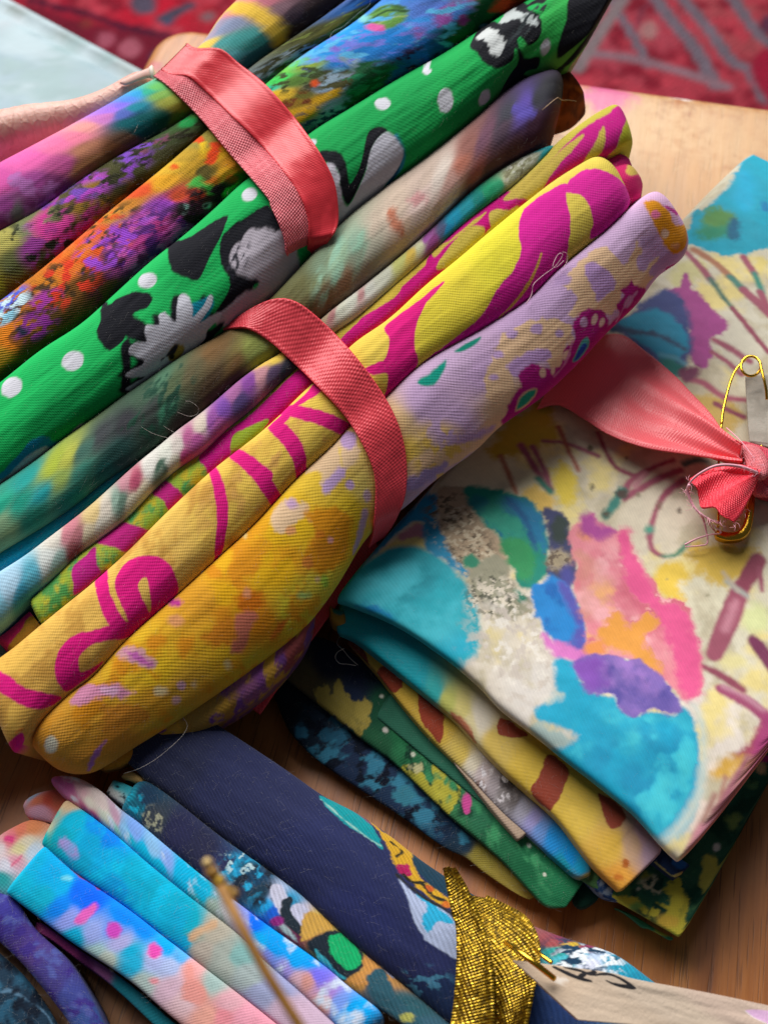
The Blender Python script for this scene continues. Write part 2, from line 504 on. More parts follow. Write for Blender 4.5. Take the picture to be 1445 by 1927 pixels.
# ---- rug far below
def world_grid(x0, x1, y0, y1, zz, nx, ny):
    xs = np.linspace(x0, x1, nx); ys = np.linspace(y0, y1, ny)
    Xg, Yg = np.meshgrid(xs, ys, indexing='ij')
    return np.stack([Xg, Yg, np.full_like(Xg, zz)], -1)
def rug_print(g):
    A = lambda *v: z(980, 0, *v, s=3.108)
    B = lambda *v: z(0, 0, *v, s=4.25)
    mv = '786a78'
    sh = [
        ('n', '8a1c30', 40, .56, .08, 3), ('n', 'c04050', 30, .62, .08, 5),
        ('p', B(200, 60, 500, 130, 900, 230, 1400, 330, 1500, 900, 200, 500), '74182e', 14, 6),
        ('s', B(250, 0, 520, 70, 760, 130, 1000, 210, 1360, 290), 9, '4c1630', 6, 6),
        ('s', A(520, 0, 620, 150, 690, 270, 740, 380), 9, mv, 3), ('s', A(760, -40, 900, 140, 1020, 290, 1140, 500), 13, mv, 3),
        ('s', A(920, -40, 1100, 180, 1230, 360, 1330, 410, 1420, 580), 12, mv, 3), ('s', A(1200, -60, 1330, 120, 1400, 220, 1500, 280), 12, mv, 3),
        ('s', A(300, 300, 600, 330, 800, 380, 1000, 440, 1200, 510), 11, '94727e', 4),
        ('s', A(600, -20, 470, 170, 330, 400), 12, '8c7c80', 5),
        ('s', A(690, 150, 700, 60, 760, 20), 4, '80384c', 3),
        ('d', *A(745, 178)[0], 17, 17, 'b07c7c', 6), ('d', *A(1440, 140)[0], 14, 18, '60304a', 5),
        ('p', A(1420, 280, 1500, 340, 1500, 600, 1420, 560, 1340, 400), 'a01838', 6),
        ('d', *B(850, 320)[0], 17, 15, 'a85468', 6), ('d', *B(1040, 385)[0], 21, 18, 'ac5a6c', 6),
        ('d', *B(1150, 30)[0], 24, 21, '5a5064', 6), ('d', *B(1340, 150)[0], 15, 13, '38506c', 5), ('d', *B(1400, 110)[0], 12, 12, '8a4858', 5),
        ('d', *B(1240, 450)[0], 8, 12, '404058', 5), ('d', *B(700, 190)[0], 14, 8, '803030', 5),
        ('s', z(0, 0, 880, 100, 960, 60, 1040, 30), 10, '48485c', 5), ('d', *z(0, 0, 1130, 90)[0], 16, 9, '8a6068', 5),
    ]
    paint(g, [(1200, 80, 'b04454'), (1300, 140, 'b43c4c'), (1440, 60, 'b04c54'), (100, 20, 'a81c34'), (300, 20, 'c01c34'), (260, 100, '8a1c34'), (420, 10, 'b02838'), (600, -40, 'b02838'), (900, -60, 'b02c40')],
          sh, mottle=.10)
rg = Grid(world_grid(-.62, .72, .12, 1.35, FLOOR_Z, 420, 400), None)
rg.UV = rg.P[..., :2].copy()
rug_print(rg)
rugm = fabric('rug_wool', 'plain', .006, 0, .0012, .95, .05, .2, spec=.05, fuzz=0)
rug = empty('rug')
ro = rg.build('pile', rugm, rug)
V = np.array([[x, y, zz] for zz in (FLOOR_Z - .005, FLOOR_Z - .0004) for x, y in ((-.63, .11), (.73, .11), (.73, 1.36), (-.63, 1.36))])
Q = np.array([[0, 3, 2, 1], [4, 5, 6, 7], [0, 1, 5, 4], [1, 2, 6, 5], [2, 3, 7, 6], [3, 0, 4, 7]])
raw_mesh('backing', V, Q, plain_mat('rug_backing', '6a2030', .95), smooth=False, parent=rug)
tag(rug, 'red patterned woven rug with mauve stripes lying on the floor below the table', 'rug')

# ---- wooden table
zt = zplane(0.0)
pA = zt([(352, 44)])[0][:2]; pB = zt([(1445, 192)])[0][:2]
bx = (pB - pA) / np.linalg.norm(pB - pA); by = np.array([bx[1], -bx[0]])      # by runs towards the viewer
cor = zt([(306, 39)])[0][:2]
yaw = math.atan2(bx[1], bx[0])
TW, TD, TT, RC = .62, .70, .024, .0065
def rrect(w, d, r, inset, zz, n=8):
    out = []
    for cx, cy, a0 in ((w - r, -r, 90), (r, -r, 180), (r, -d + r, 270), (w - r, -d + r, 360)):
        for k in range(n + 1):
            a = math.radians(a0 - 0 + 90 * k / n) if False else math.radians(a0 + 90 * k / n - (0))
            out.append((cx + (r - inset) * math.cos(a), cy + (r - inset) * math.sin(a), zz))
    return out
def slab(name, w, d, t, r, mat, bev=.0025, parent=None):
    # order: corner (w,0) 0..90, (0,0) 90..180, (0,-d) 180..270, (w,-d) 270..360
    def ring(inset, zz):
        o = []
        for cx, cy, a0 in ((w - r, -r, 0), (r, -r, 90), (r, -d + r, 180), (w - r, -d + r, 270)):
            for k in range(9):
                a = math.radians(a0 + 90 * k / 8)
                o.append((cx + (r - inset) * math.cos(a), cy + (r - inset) * math.sin(a), zz))
        return o
    rings = [ring(bev, -t)]
    for k in range(5):
        a = math.radians(90 * k / 4); rings.append(ring(bev * (1 - math.sin(a)), -t + bev * (1 - math.cos(a))))
    for k in range(6):
        a = math.radians(90 * k / 5); rings.append(ring(bev * (1 - math.cos(a)), -bev + bev * math.sin(a)))
    V = np.array(sum(rings, [])); n = 36; m = len(rings)
    i = np.arange(n * m).reshape(m, n); j = np.roll(i, -1, 1)
    q = np.stack([i[:-1], j[:-1], j[1:], i[1:]], -1).reshape(-1, 4)
    return raw_mesh(name, V, q, mat, None, None, True, [i[0][::-1], i[-1]], parent)

M = NT('varnished_pine'); tc = M.n('ShaderNodeTexCoord').outputs['Object']
mp = M.n('ShaderNodeMapping'); mp.inputs['Scale'].default_value = (1, .07, 1); M.l(tc, mp.inputs['Vector'])
n1 = M.noise(mp.outputs[0], 240, 5, .6); n2 = M.noise(mp.outputs[0], 900, 4, .65)
wv = M.n('ShaderNodeTexWave'); wv.wave_type = 'BANDS'; wv.bands_direction = 'X'
wv.inputs['Scale'].default_value = 85; wv.inputs['Distortion'].default_value = 5.0; wv.inputs['Detail'].default_value = 3; wv.inputs['Detail Scale'].default_value = .55
M.l(mp.outputs[0], wv.inputs['Vector'])
g_ = M.math('ADD', M.math('MULTIPLY', n1, .68), M.math('ADD', M.math('MULTIPLY', wv.outputs[0], .09), M.math('MULTIPLY', n2, .3)))
c = M.ramp(g_, (.25, hex4('7a4016')), (.45, hex4('9c581f')), (.60, hex4('b46c2c')), (.80, hex4('c88844')))
blot = M.noise(tc, 70, 4)
c = M.mix(M.ramp(blot, (.45, (0, 0, 0, 1)), (.7, (.35, .35, .35, 1))), c, hex4('c8955a'))
mp3 = M.n('ShaderNodeMapping'); mp3.inputs['Scale'].default_value = (1, .032, 1); M.l(tc, mp3.inputs['Vector'])
pores = M.ramp(M.noise(mp3.outputs[0], 4200, 2, .5), (.32, (1, 1, 1, 1)), (.42, (0, 0, 0, 1)))
c = M.mix(M.math('MULTIPLY', pores, .52), c, hex4('35190c'))
def stain(px, py, r, colr, amt, c):  # round colour marks: spilt paint, plus gloss and reflection painted into the wood
    w = zt([(px, py)])[0][:2] - cor
    loc = (w @ bx, -(w @ by), 0)
    vm = M.n('ShaderNodeVectorMath', operation='DISTANCE'); M.l(tc, vm.inputs[0]); vm.inputs[1].default_value = (loc[0], loc[1], 0)
    d = M.math('ADD', vm.outputs['Value'], M.math('MULTIPLY', M.math('SUBTRACT', M.noise(tc, 500, 3), .5), r * 1.2))
    mr = M.n('ShaderNodeMapRange'); mr.interpolation_type = 'SMOOTHSTEP'
    mr.inputs['From Min'].default_value = r; mr.inputs['From Max'].default_value = r * .3; mr.inputs['To Max'].default_value = amt
    M.l(d, mr.inputs['Value'])
    return M.mix(mr.outputs[0], c, hex4(colr))
c = stain(1240, 330, .032, 'd6ac76', .50, c)  # window gloss on the far tabletop, painted into the wood colour
c = stain(1150, 220, .016, 'dcb684', .5, c)  # same painted gloss, nearer the bundle
c = stain(1400, 250, .014, 'd8b080', .5, c)  # same painted gloss, towards the right edge
c = stain(1140, 180, .0062, 'd0408c', .85, c)
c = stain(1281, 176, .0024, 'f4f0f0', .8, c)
c = stain(288, 124, .0022, 'b03048', .7, c)  # reddish reflection at the table corner, painted as colour
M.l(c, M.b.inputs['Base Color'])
M.l(M.math('MULTIPLY_ADD', n2, .2, .36), M.b.inputs['Roughness'])
M.b.inputs['Specular IOR Level'].default_value = .55
M.l(M.bump(M.math('SUBTRACT', n2, M.math('MULTIPLY', pores, .4)), .00005, .6), M.b.inputs['Normal'])
wood = M.m
table = empty('table')
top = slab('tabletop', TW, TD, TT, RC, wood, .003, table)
def leg(w, t, hgt, x, y, mat, parent, z0):
    b = .004; V = []
    for zz, k in ((z0, 1), (z0 - hgt * .6, .95), (z0 - hgt, .8)):
        h = w / 2 * k
        V += [(x - h + b, y - h, zz), (x + h - b, y - h, zz), (x + h, y - h + b, zz), (x + h, y + h - b, zz), (x + h - b, y + h, zz), (x - h + b, y + h, zz), (x - h, y + h - b, zz), (x - h, y - h + b, zz)]
    i = np.arange(24).reshape(3, 8); j = np.roll(i, -1, 1)
    q = np.stack([i[:-1], i[1:], j[1:], j[:-1]], -1).reshape(-1, 4)
    return raw_mesh('leg', np.array(V), q, mat, None, None, False, [i[0], i[-1][::-1]], parent)
for x in (.06, TW - .06):
    for y in (-.06, -TD + .06): leg(.05, 0, -FLOOR_Z - TT, x, y, wood, table, -TT)
table.location = (cor[0], cor[1], 0); table.rotation_euler = (0, 0, yaw)
tag(table, 'worn orange-brown wooden table with a pink paint stain under the fabric bundles', 'table')

# ---- pale painted board / side table at the left
ZB = -0.035
zb = zplane(ZB)
e0 = zb([(45, 0)])[0][:2]; e1 = zb([(290, 131)])[0][:2]
ex = (e1 - e0) / np.linalg.norm(e1 - e0); ey = np.array([ex[1], -ex[0]])   # ey: to the viewer / left
if ey[0] > 0: ey = -ey
org = e1 + ex * .004
BW, BD = .34, .30
side = empty('side_table')
def sp(u, v, zz): w = org - ex * u + ey * v; return (w[0], w[1], zz)
nu, nv = 200, 180
us = np.linspace(.0, BW, nu); vs = np.linspace(.0, BD, nv)
P = np.array([[sp(u, v, ZB) for v in vs] for u in us])
for k in range(nu):
    v = vs
    groove = np.exp(-((v - .0052) / .0012) ** 2) * .0016
    edge = np.where(v < .0025, (1 - np.sqrt(np.maximum(0, 1 - ((.0025 - v) / .0025) ** 2))) * .0025, 0)
    P[k, :, 2] -= groove + edge
gs = Grid(P, np.stack(np.meshgrid(us, vs, indexing='ij'), -1))
gm = lambda *v: z(0, 0, *v, s=4.25)
paint(gs, [(60, 60, '98acb4'), (20, 150, '94acb8'), (150, 120, '90a8b0'), (200, 140, '94aab4'), (100, 40, '94a4a8'), (30, 20, 'b0bcc4'), (0, 100, '8ca4b0'), (240, 130, 'a4b4b8')],
      [('s', z(0, 0, -60, -30, 20, 14, 640, 372, 800, 465), 5, '808e8c', 4, 2), ('n', 'a8bcc4', 60, .56, .08, 2), ('n', '8ea8ac', 45, .62, .07, 4), ('s', gm(0, 600, 180, 560, 350, 490, 560, 460), 4, '8aa4a8', 5, 5), ('s', gm(0, 760, 200, 640, 420, 560), 4, '90aab0', 5, 5), ('s', gm(300, 560, 460, 620, 520, 680), 5, '90aaae', 5, 5)], mottle=.05)
M = NT('pale_paint'); M.l(M.n('ShaderNodeAttribute', attribute_name='print').outputs[0], M.b.inputs['Base Color'])
M.b.inputs['Roughness'].default_value = .55; M.b.inputs['Specular IOR Level'].default_value = .3; tc = M.n('ShaderNodeTexCoord').outputs['Object']
M.l(M.bump(M.noise(tc, 90, 4), .0012, .5), M.b.inputs['Normal'])
gs.build('painted_top', M.m, side)
paintm = plain_mat('pale_edge', 'b4c0c0', .4)
V = np.array([sp(0, 0.0, ZB - .0026), sp(BW, 0, ZB - .0026), sp(BW, BD, ZB - .0026), sp(0, BD, ZB - .0026), sp(0, 0, ZB - .018), sp(BW, 0, ZB - .018), sp(BW, BD, ZB - .018), sp(0, BD, ZB - .018)])
raw_mesh('edge_board', V, Q, paintm, smooth=False, parent=side)
for u in (.03, BW - .03):
    for v in (.03, BD - .03):
        w = sp(u, v, 0); leg(.03, 0, -FLOOR_Z + ZB - .018, w[0], w[1], paintm, side, ZB - .018)
tag(side, 'pale blue-grey brushed painted side table with a grooved rim, behind the thumb', 'side table')
# ================================================================== the two tied bundles of folded cloth across the picture
TILT = math.radians(15)
BP = tilted((600, 620), .0235, TILT)
def BPo(off): return tilted((600, 620), .0235, TILT, off=off)
C1_ = [(-340, 547), (-60, 352), (0, 315), (104, 258), (208, 201), (249, 177), (294, 153), (335, 122), (384, 83), (415, 38), (450, 3), (480, -40)]
C12 = [(-340, 669), (-60, 474), (0, 438), (80, 394), (145, 346), (225, 294), (277, 266), (363, 215), (466, 133), (538, 83), (594, 45), (656, 0), (705, -40)]
C23 = [(-340, 807), (-60, 612), (0, 571), (69, 519), (145, 455), (208, 400), (301, 325), (391, 249), (500, 163), (566, 111), (649, 59), (698, 21), (722, 0), (780, -45), (880, -100)]
C34 = [(-340, 963), (-60, 768), (0, 727), (80, 663), (156, 614), (221, 556), (287, 496), (346, 450), (415, 390), (464, 346), (583, 260), (649, 218), (746, 158), (836, 108), (900, 66), (950, 33), (1020, -8), (1110, -62), (1215, -112)]
C45 = [(-340, 1150), (-60, 955), (0, 915), (69, 868), (114, 833), (173, 791), (239, 743), (311, 694), (398, 639), (424, 621), (521, 552), (639, 426), (711, 367), (798, 302), (900, 221), (938, 184), (987, 152), (1042, 134), (1086, 119)]
C56 = [(-340, 1275), (-60, 1080), (0, 1039), (69, 997), (138, 952), (194, 907), (263, 862), (332, 812), (381, 777), (450, 718), (500, 682), (528, 666), (604, 601), (677, 545), (781, 459), (883, 363), (945, 318), (1000, 287), (1052, 268)]
C6a = [(-340, 1313), (-60, 1118), (0, 1077), (45, 1049), (104, 1004), (166, 956), (221, 907), (263, 869), (300, 840), (345, 806)]
C67 = [(-340, 1419), (-60, 1224), (0, 1182), (52, 1129), (100, 1091), (145, 1046), (180, 1021), (242, 973), (277, 935), (332, 883), (384, 848), (426, 807), (469, 774), (556, 694), (630, 623), (663, 604), (760, 521), (817, 470), (886, 408), (952, 360), (1008, 311), (1044, 275)]
C78 = [(74, 1181), (138, 1129), (173, 1101), (242, 1039), (311, 970), (391, 895), (432, 862), (504, 805), (587, 725), (656, 656), (729, 605), (800, 540), (859, 492), (914, 445), (980, 391), (1042, 343), (1104, 304), (1153, 289), (1203, 252)]
C89 = [(12, 1440), (45, 1400), (75, 1360), (138, 1300), (175, 1275), (242, 1201), (332, 1122), (408, 1053), (480, 987), (556, 904), (635, 831), (656, 803), (725, 749), (763, 711), (800, 680), (860, 645), (904, 621), (990, 566), (1042, 514), (1087, 476), (1146, 428), (1201, 368)]
C9_ = [(118, 1468), (180, 1452), (250, 1408), (350, 1345), (430, 1290), (500, 1240), (575, 1180), (630, 1110), (690, 1015), (735, 975), (763, 956), (815, 907), (900, 845), (938, 805), (1021, 746), (1094, 677), (1146, 621), (1198, 573), (1239, 518), (1281, 490), (1306, 435)]
RA_ = [(335, 112), (380, 130), (440, 190), (500, 252), (550, 325), (585, 385), (585, 440), (560, 500)]
RB_ = [(424, 618), (480, 590), (530, 610), (600, 660), (665, 735), (720, 820), (735, 890), (725, 970), (700, 1030)]
DA = [(RA_, 42, .00055)]; DB = [(RB_, 42, .00060)]
def cut(C, a, b): return [p for p in C if a <= p[0] <= b]

PLAIN = fabric('cotton_plain', 'plain', .00040, 8, .000014, .85, dark=.11)
PLAINC = fabric('cotton_coarse', 'plain', .00045, 6, .000017, .85, dark=.13)
TWILL = fabric('cotton_twill', 'twill', .00033, 47, .000028, .82, dark=.34)
FINE = fabric('cotton_fine', 'plain', .00037, 10, .000012, .8, dark=.09)
SATEEN = fabric('cotton_sateen', 'twill', .00034, 118, .000004, .62, dark=.06, spec=.25)
G_TOP = 'folded fabrics tied in the upper bundle'
CLOTHS = []
def cloth(name, g, mat, label, group, parent=None):
    o = g.build(name, mat, parent, caps=True)
    if parent is None:
        tag(o, label, 'fabric', group); CLOTHS.append((o, g))
    return o

# ---- rainbow fabric (top of the bundle)
g = fold_grid(C1_, C12, BP, zl=BPo(-.0012), seed=1, smooth=16, p=2.25, dent=DA, hr=0.52, d=.019, e0=0, e1=.004)
paint(g, [(-40, 350, 'c860b0'), (0, 345, 'd858a8'), (60, 300, 'f06ab4'), (110, 268, 'f77cae'), (120, 310, 'cc5a9c'), (20, 390, 'a8489c'), (70, 350, 'b04fa0'), (0, 420, '8a3a80'), (60, 390, '8c4080'), (100, 350, '90407c'),
          (140, 255, 'f684a4'), (160, 240, 'f4a09c'), (170, 285, 'cf8a6c'), (160, 320, 'b0764e'), (185, 300, 'b57c52'), (215, 285, '94603c'), (245, 262, '7a5844'),
          (195, 222, 'd07ec8'), (208, 207, 'b07af0'), (222, 200, '8a78f4'), (240, 187, '5c90f0'), (255, 178, '38a4e0'), (235, 215, '5a70c8'), (255, 205, '2090a8'), (250, 232, '0f6e78'), (275, 225, '0c6468'), (262, 250, '0b565c'), (300, 225, '10584c'),
          (275, 172, '38b494'), (292, 165, '70c468'), (305, 180, '88b858'), (325, 190, 'a8ac48'), (345, 200, 'a89838'), (340, 225, '6c7430'), (35, 395, '807c7c'),
          (372, 100, 'e8d050'), (388, 85, 'f0d060'), (398, 62, 'b0a0b8'), (420, 55, '8c98b8'), (420, 80, '4ca0a0'), (450, 75, '3f9492'), (480, 80, '30807c'), (470, 115, '2c6470'), (500, 100, '2c5f6c'), (430, 110, '4a949c'), (440, 135, '3c6c78'), (515, 90, '34606c'),
          (455, 8, 'f08c90'), (490, 5, 'c87484'), (530, 15, '80606c'), (560, 20, '50404c'), (590, 20, '4a3a38'), (560, 60, '4a3a34'), (540, 85, '40302c'), (640, 0, '4c3c38'), (480, -30, 'b06878')],
      [('s', [(385, 66), (403, 40), (430, 17), (462, 18), (497, 34), (521, 58), (527, 84)], [8, 13, 13, 12, 8], 'f0c448', 7, 4),
       ('n', 'b870b8', 26, .66, .05, 3, (40, 380, 70))], warp=5, wpow=2.6, seed=1, bleed=1.5)
cloth('folded_fabric', g, PLAIN, 'slim rainbow fabric fold, magenta through blue, green and yellow, beside the thumb', G_TOP)

# ---- olive and purple speckled fabric
g = fold_grid(C12, C23, BP, seed=2, smooth=16, p=2.25, dent=DA, hr=0.45, d=.019, e0=0, e1=.004)
paint(g, [(-30, 470, 'b0a050'), (0, 450, 'b4ac58'), (60, 425, '7c8458'), (30, 500, '5c6034'), (0, 545, 'a0941c'), (90, 480, '3c3c1e'), (60, 515, '6c5a1e'), (0, 568, '40a030'), (20, 540, '705818'), (140, 440, '403018'), (190, 380, '5c4818'), (120, 450, '48201c'), (230, 340, '44441c'),
          (280, 300, '5a5a34'), (330, 262, '4a5430'), (300, 290, '505030'), (250, 350, '40401c'), (370, 230, '406c34'), (400, 235, '40502c'), (480, 165, '8a9c98'), (510, 140, '7c94ac'), (520, 120, '8898a0'), (560, 95, '6c704c'), (600, 75, '6c6c2c'), (640, 45, '787830'), (680, 20, '5c6430'), (688, 2, '2f78d0'), (730, -10, '7858ac'), (590, 60, '545428')],
      [('n', '7e4cc0', 24, .56, .05, 1, (110, 385, 62)), ('n', 'c24cd0', 18, .57, .05, 2, (150, 355, 50)), ('n', 'a050dc', 20, .52, .05, 4, (215, 312, 55)), ('n', '8c54d8', 18, .54, .05, 9, (262, 282, 36)), ('n', '8a5068', 14, .58, .05, 5, (290, 272, 34)),
       ('n', 'd83c98', 20, .50, .05, 6, (118, 415, 52)), ('n', 'b02c88', 16, .52, .05, 7, (150, 410, 42)), ('n', '90348c', 16, .48, .05, 8, (82, 468, 36)),
       ('n', '987020', 22, .56, .06, 3, (180, 370, 50)), ('n', '202414', 16, .62, .04, 11, (90, 440, 70)), ('n', '2c2c14', 14, .62, .05, 13, (280, 300, 120)),
       ('d', 352, 225, 18, 14, '28b058', 4, 6), ('d', 368, 217, 8, 5, '60c850', 3, 4),
       ('n', '405468', 13, .55, .04, 21, (505, 140, 60)), ('n', '3c3c1c', 16, .52, .04, 22, (540, 110, 50)), ('n', 'a8b8c8', 12, .6, .03, 23, (570, 92, 40)), ('n', '8c9c48', 14, .62, .05, 25, (630, 45, 70))], warp=8, seed=2, bleed=1.5, mottle=.10)
cloth('folded_fabric', g, TWILL, 'narrow olive fabric fold speckled with purple, second beside the rainbow fold', G_TOP)

# ---- orange / violet / blue painterly fabric
g = fold_grid(C23, C34, BP, seed=3, smooth=16, p=2.25, dent=DA, hr=0.48, d=.019, e0=0, e1=.004)
ZA = lambda *v: z(400, 0, *v)
ZB_ = lambda *v: z(0, 400, *v)
paint(g, [(-40, 640, 'e07820'), (0, 620, 'f08a1c'), (25, 640, 'ec8418'), (0, 670, 'c09020'), (55, 560, 'c87824'), (100, 530, 'd4801c'), (90, 575, '8a5418'), (150, 480, 'f07c24'), (130, 510, 'e87828'), (185, 435, 'f46c38'), (215, 405, 'e09838'), (240, 385, 'd88c30'), (262, 362, 'ec5828'), (300, 345, 'f4b024'), (330, 312, 'e8b834'), (350, 295, 'c8a030'), (390, 265, 'a0923c'),
          (60, 650, '5c4814'), (120, 590, '5a4014'), (190, 540, '54202c'), (20, 700, '403810'), (170, 530, '5c3c14'), (140, 545, '805018'), (250, 490, '6a2060'), (285, 450, 'a03494'), (240, 440, 'b044c4'), (220, 470, '8c3c90'), (290, 400, 'b85ce0'), (310, 385, 'a848cc'), (260, 460, 'c03c90'), (300, 430, 'b83484'), (330, 425, '802468'), (355, 400, '5a1840'), (400, 365, '3c1c14'), (375, 360, 'b8341c'), (388, 343, 'd47014'),
          (400, 290, 'e0a814'), (425, 320, 'e4a81c'), (440, 310, 'e0901c'), (390, 325, '7c681c'), (430, 350, '489c34'), (370, 310, 'd0a028'), (330, 370, 'd04c20'), (455, 335, '508830'),
          (505, 170, '20c8a0'), (525, 150, '40cc58'), (555, 122, '70d050'), (580, 118, '90a838'), (560, 150, '5c8434'), (530, 182, 'f0c434'), (512, 180, 'f4cc28'), (550, 195, '98781c'), (570, 180, '6c6820'), (560, 215, 'e0b018'), (600, 185, 'b08c1c'), (625, 145, '5c602c'), (640, 165, '50583c'), (615, 165, '8ca4c0'), (640, 205, '9cb8d8'), (600, 240, '88a4c0'), (650, 192, '90a8c0'), (575, 245, '60788c'), (680, 165, '1f7440'), (710, 135, '1a743c'), (700, 185, '124c30'), (660, 210, '406c58'),
          (610, 100, '2098ec'), (640, 90, '2a9cf4'), (680, 60, '24a0f4'), (740, 75, '1f8ce8'), (800, 40, '3a9cf4'), (830, 20, '6088e8'), (780, 95, '1874d4'), (760, 135, '1464bc'), (820, 95, '1458a8'), (850, 30, '4c90e8'), (700, 75, '2494f0'), (660, 110, '1c84dc'), (860, 75, '10482c'), (900, 35, '146c3c'), (885, 50, '186030'), (945, 10, 'd05020'), (960, -5, 'd83830'), (920, 40, '1c4028'), (840, -30, '3c8ce8')],
      [('n', '4c3414', 20, .56, .05, 2, (110, 560, 110)), ('n', '503c10', 15, .58, .05, 3, (200, 430, 70)), ('n', 'f4601c', 18, .60, .05, 4, (170, 450, 80)), ('n', 'e83c20', 16, .55, .05, 5, (125, 530, 60)), ('n', '5a2078', 16, .56, .05, 6, (270, 450, 80)), ('n', 'd85cb8', 15, .60, .05, 7, (265, 450, 70)), ('n', 'a84ce0', 14, .55, .05, 8, (205, 465, 55)),
       ('n', 'b03ca8', 13, .47, .05, 9, (85, 568, 28)), ('n', '9834a0', 13, .45, .05, 10, (68, 610, 34)), ('d', 42, 622, 11, 9, '202c44', 3, 5),
       ('n', '5060e0', 11, .44, .04, 11, (20, 562, 34)), ('n', 'd0ecf8', 11, .52, .04, 12, (18, 575, 36)), ('n', '98d8f0', 12, .50, .04, 13, (6, 596, 22)),
       ('p', z(0, 0, 1130, 860, 1150, 780, 1200, 790, 1190, 840, 1160, 890, 1120, 885), 'f84c14', 3, 4), ('d', 375, 262, 9, 6, 'f05018', 3, 4), ('d', 330, 313, 8, 5, 'f06018', 3, 4), ('d', 382, 278, 6, 10, 'f4c820', 3, 4),
       ('d', 386, 325, 16, 14, '5c5018', 4, 6), ('p', z(0, 0, 1020, 1000, 1080, 960, 1100, 1000, 1200, 1020, 1300, 1000, 1290, 1060, 1180, 1060, 1080, 1030), '48b848', 4, 6), ('d', 436, 338, 10, 8, 'f08018', 3, 5), ('d', 370, 365, 14, 9, 'd03c20', 4, 6),
       ('d', 348, 394, 7, 10, 'a8d4d0', 3, 6), ('d', 390, 387, 5, 4, 'a8c8c8', 2, 3), ('n', '1c0c14', 20, .52, .06, 15, (390, 385, 60)),
       ('n', '342c12', 13, .53, .04, 16, (625, 150, 40)), ('n', '7c3c14', 13, .56, .04, 17, (545, 195, 36)), ('n', '3c4c20', 11, .58, .04, 18, (560, 145, 50)),
       ('p', ZA(600, 420, 680, 380, 740, 400, 770, 350, 700, 300, 740, 290, 800, 340, 760, 430, 720, 500, 620, 500, 580, 470), '9cb4c8', 4, 10), ('n', '4c4a24', 12, .50, .04, 19, (640, 150, 36)),
       ('d', 592, 157, 8, 7, 'f05820', 2, 3), ('p', ZA(450, 620, 560, 540, 640, 490, 690, 490, 680, 530, 600, 560, 520, 630, 470, 670), 'e8b01c', 3, 7), ('n', '284868', 10, .58, .04, 20, (610, 235, 60)),
       ('p', ZA(780, 350, 860, 335, 930, 345, 960, 400, 950, 440, 900, 470, 850, 560, 720, 600, 740, 500, 760, 430), '145c34', 4, 8), ('n', '208858', 14, .62, .04, 22, (700, 155, 50)),
       ('p', ZA(830, 90, 950, 20, 1040, 40, 1065, 80, 1000, 140, 930, 160, 880, 140), '6aa048', 3, 4), ('s', ZA(850, 120, 940, 60, 1050, 60), 3, '2c5428', 2, 3), ('s', ZA(880, 140, 960, 100, 1040, 90), 2.5, 'b0cc70', 2, 3), ('s', ZA(870, 70, 960, 30, 1030, 45), 3, '3c6830', 2, 3),
       ('d', 683, 33, 12, 8, '88d8d8', 3, 5), ('d', 706, 52, 18, 7, 'f068b8', 2, 3, 8), ('p', ZA(1090, 150, 1140, 150, 1150, 200, 1110, 230, 1090, 190), 'a070cc', 3, 4), ('s', ZA(1240, 120, 1260, 60, 1330, 10, 1400, -20), [9, 7, 6, 5], 'a060b8', 4, 5), ('d', 836, 38, 10, 14, 'a858b8', 3, 4),
       ('n', '7c88f0', 16, .62, .05, 24, (680, 80, 80)), ('n', '60c0f4', 20, .64, .05, 25, (740, 60, 120)), ('d', 632, 92, 9, 5, '8870e0', 3, 4), ('s', ZA(700, 310, 740, 350, 790, 360), 2, '90a8b8', 2, 3),
       ('p', [(845, 75), (872, 40), (905, -5), (950, -20), (935, 20), (900, 55), (870, 85)], '126034', 4, 8), ('d', 872, 38, 8, 10, 'a03890', 3, 4), ('p', [(925, 20), (945, -5), (985, -20), (975, 5), (945, 22)], 'd84c20', 3, 5), ('n', '3c1c40', 14, .6, .05, 29, (790, 125, 60))],
      warp=7, wpow=2.6, seed=3, bleed=1.5, mottle=.10)
cloth('folded_fabric', g, TWILL, 'painterly fabric fold, orange and violet turning bright blue, above the green fold', G_TOP)

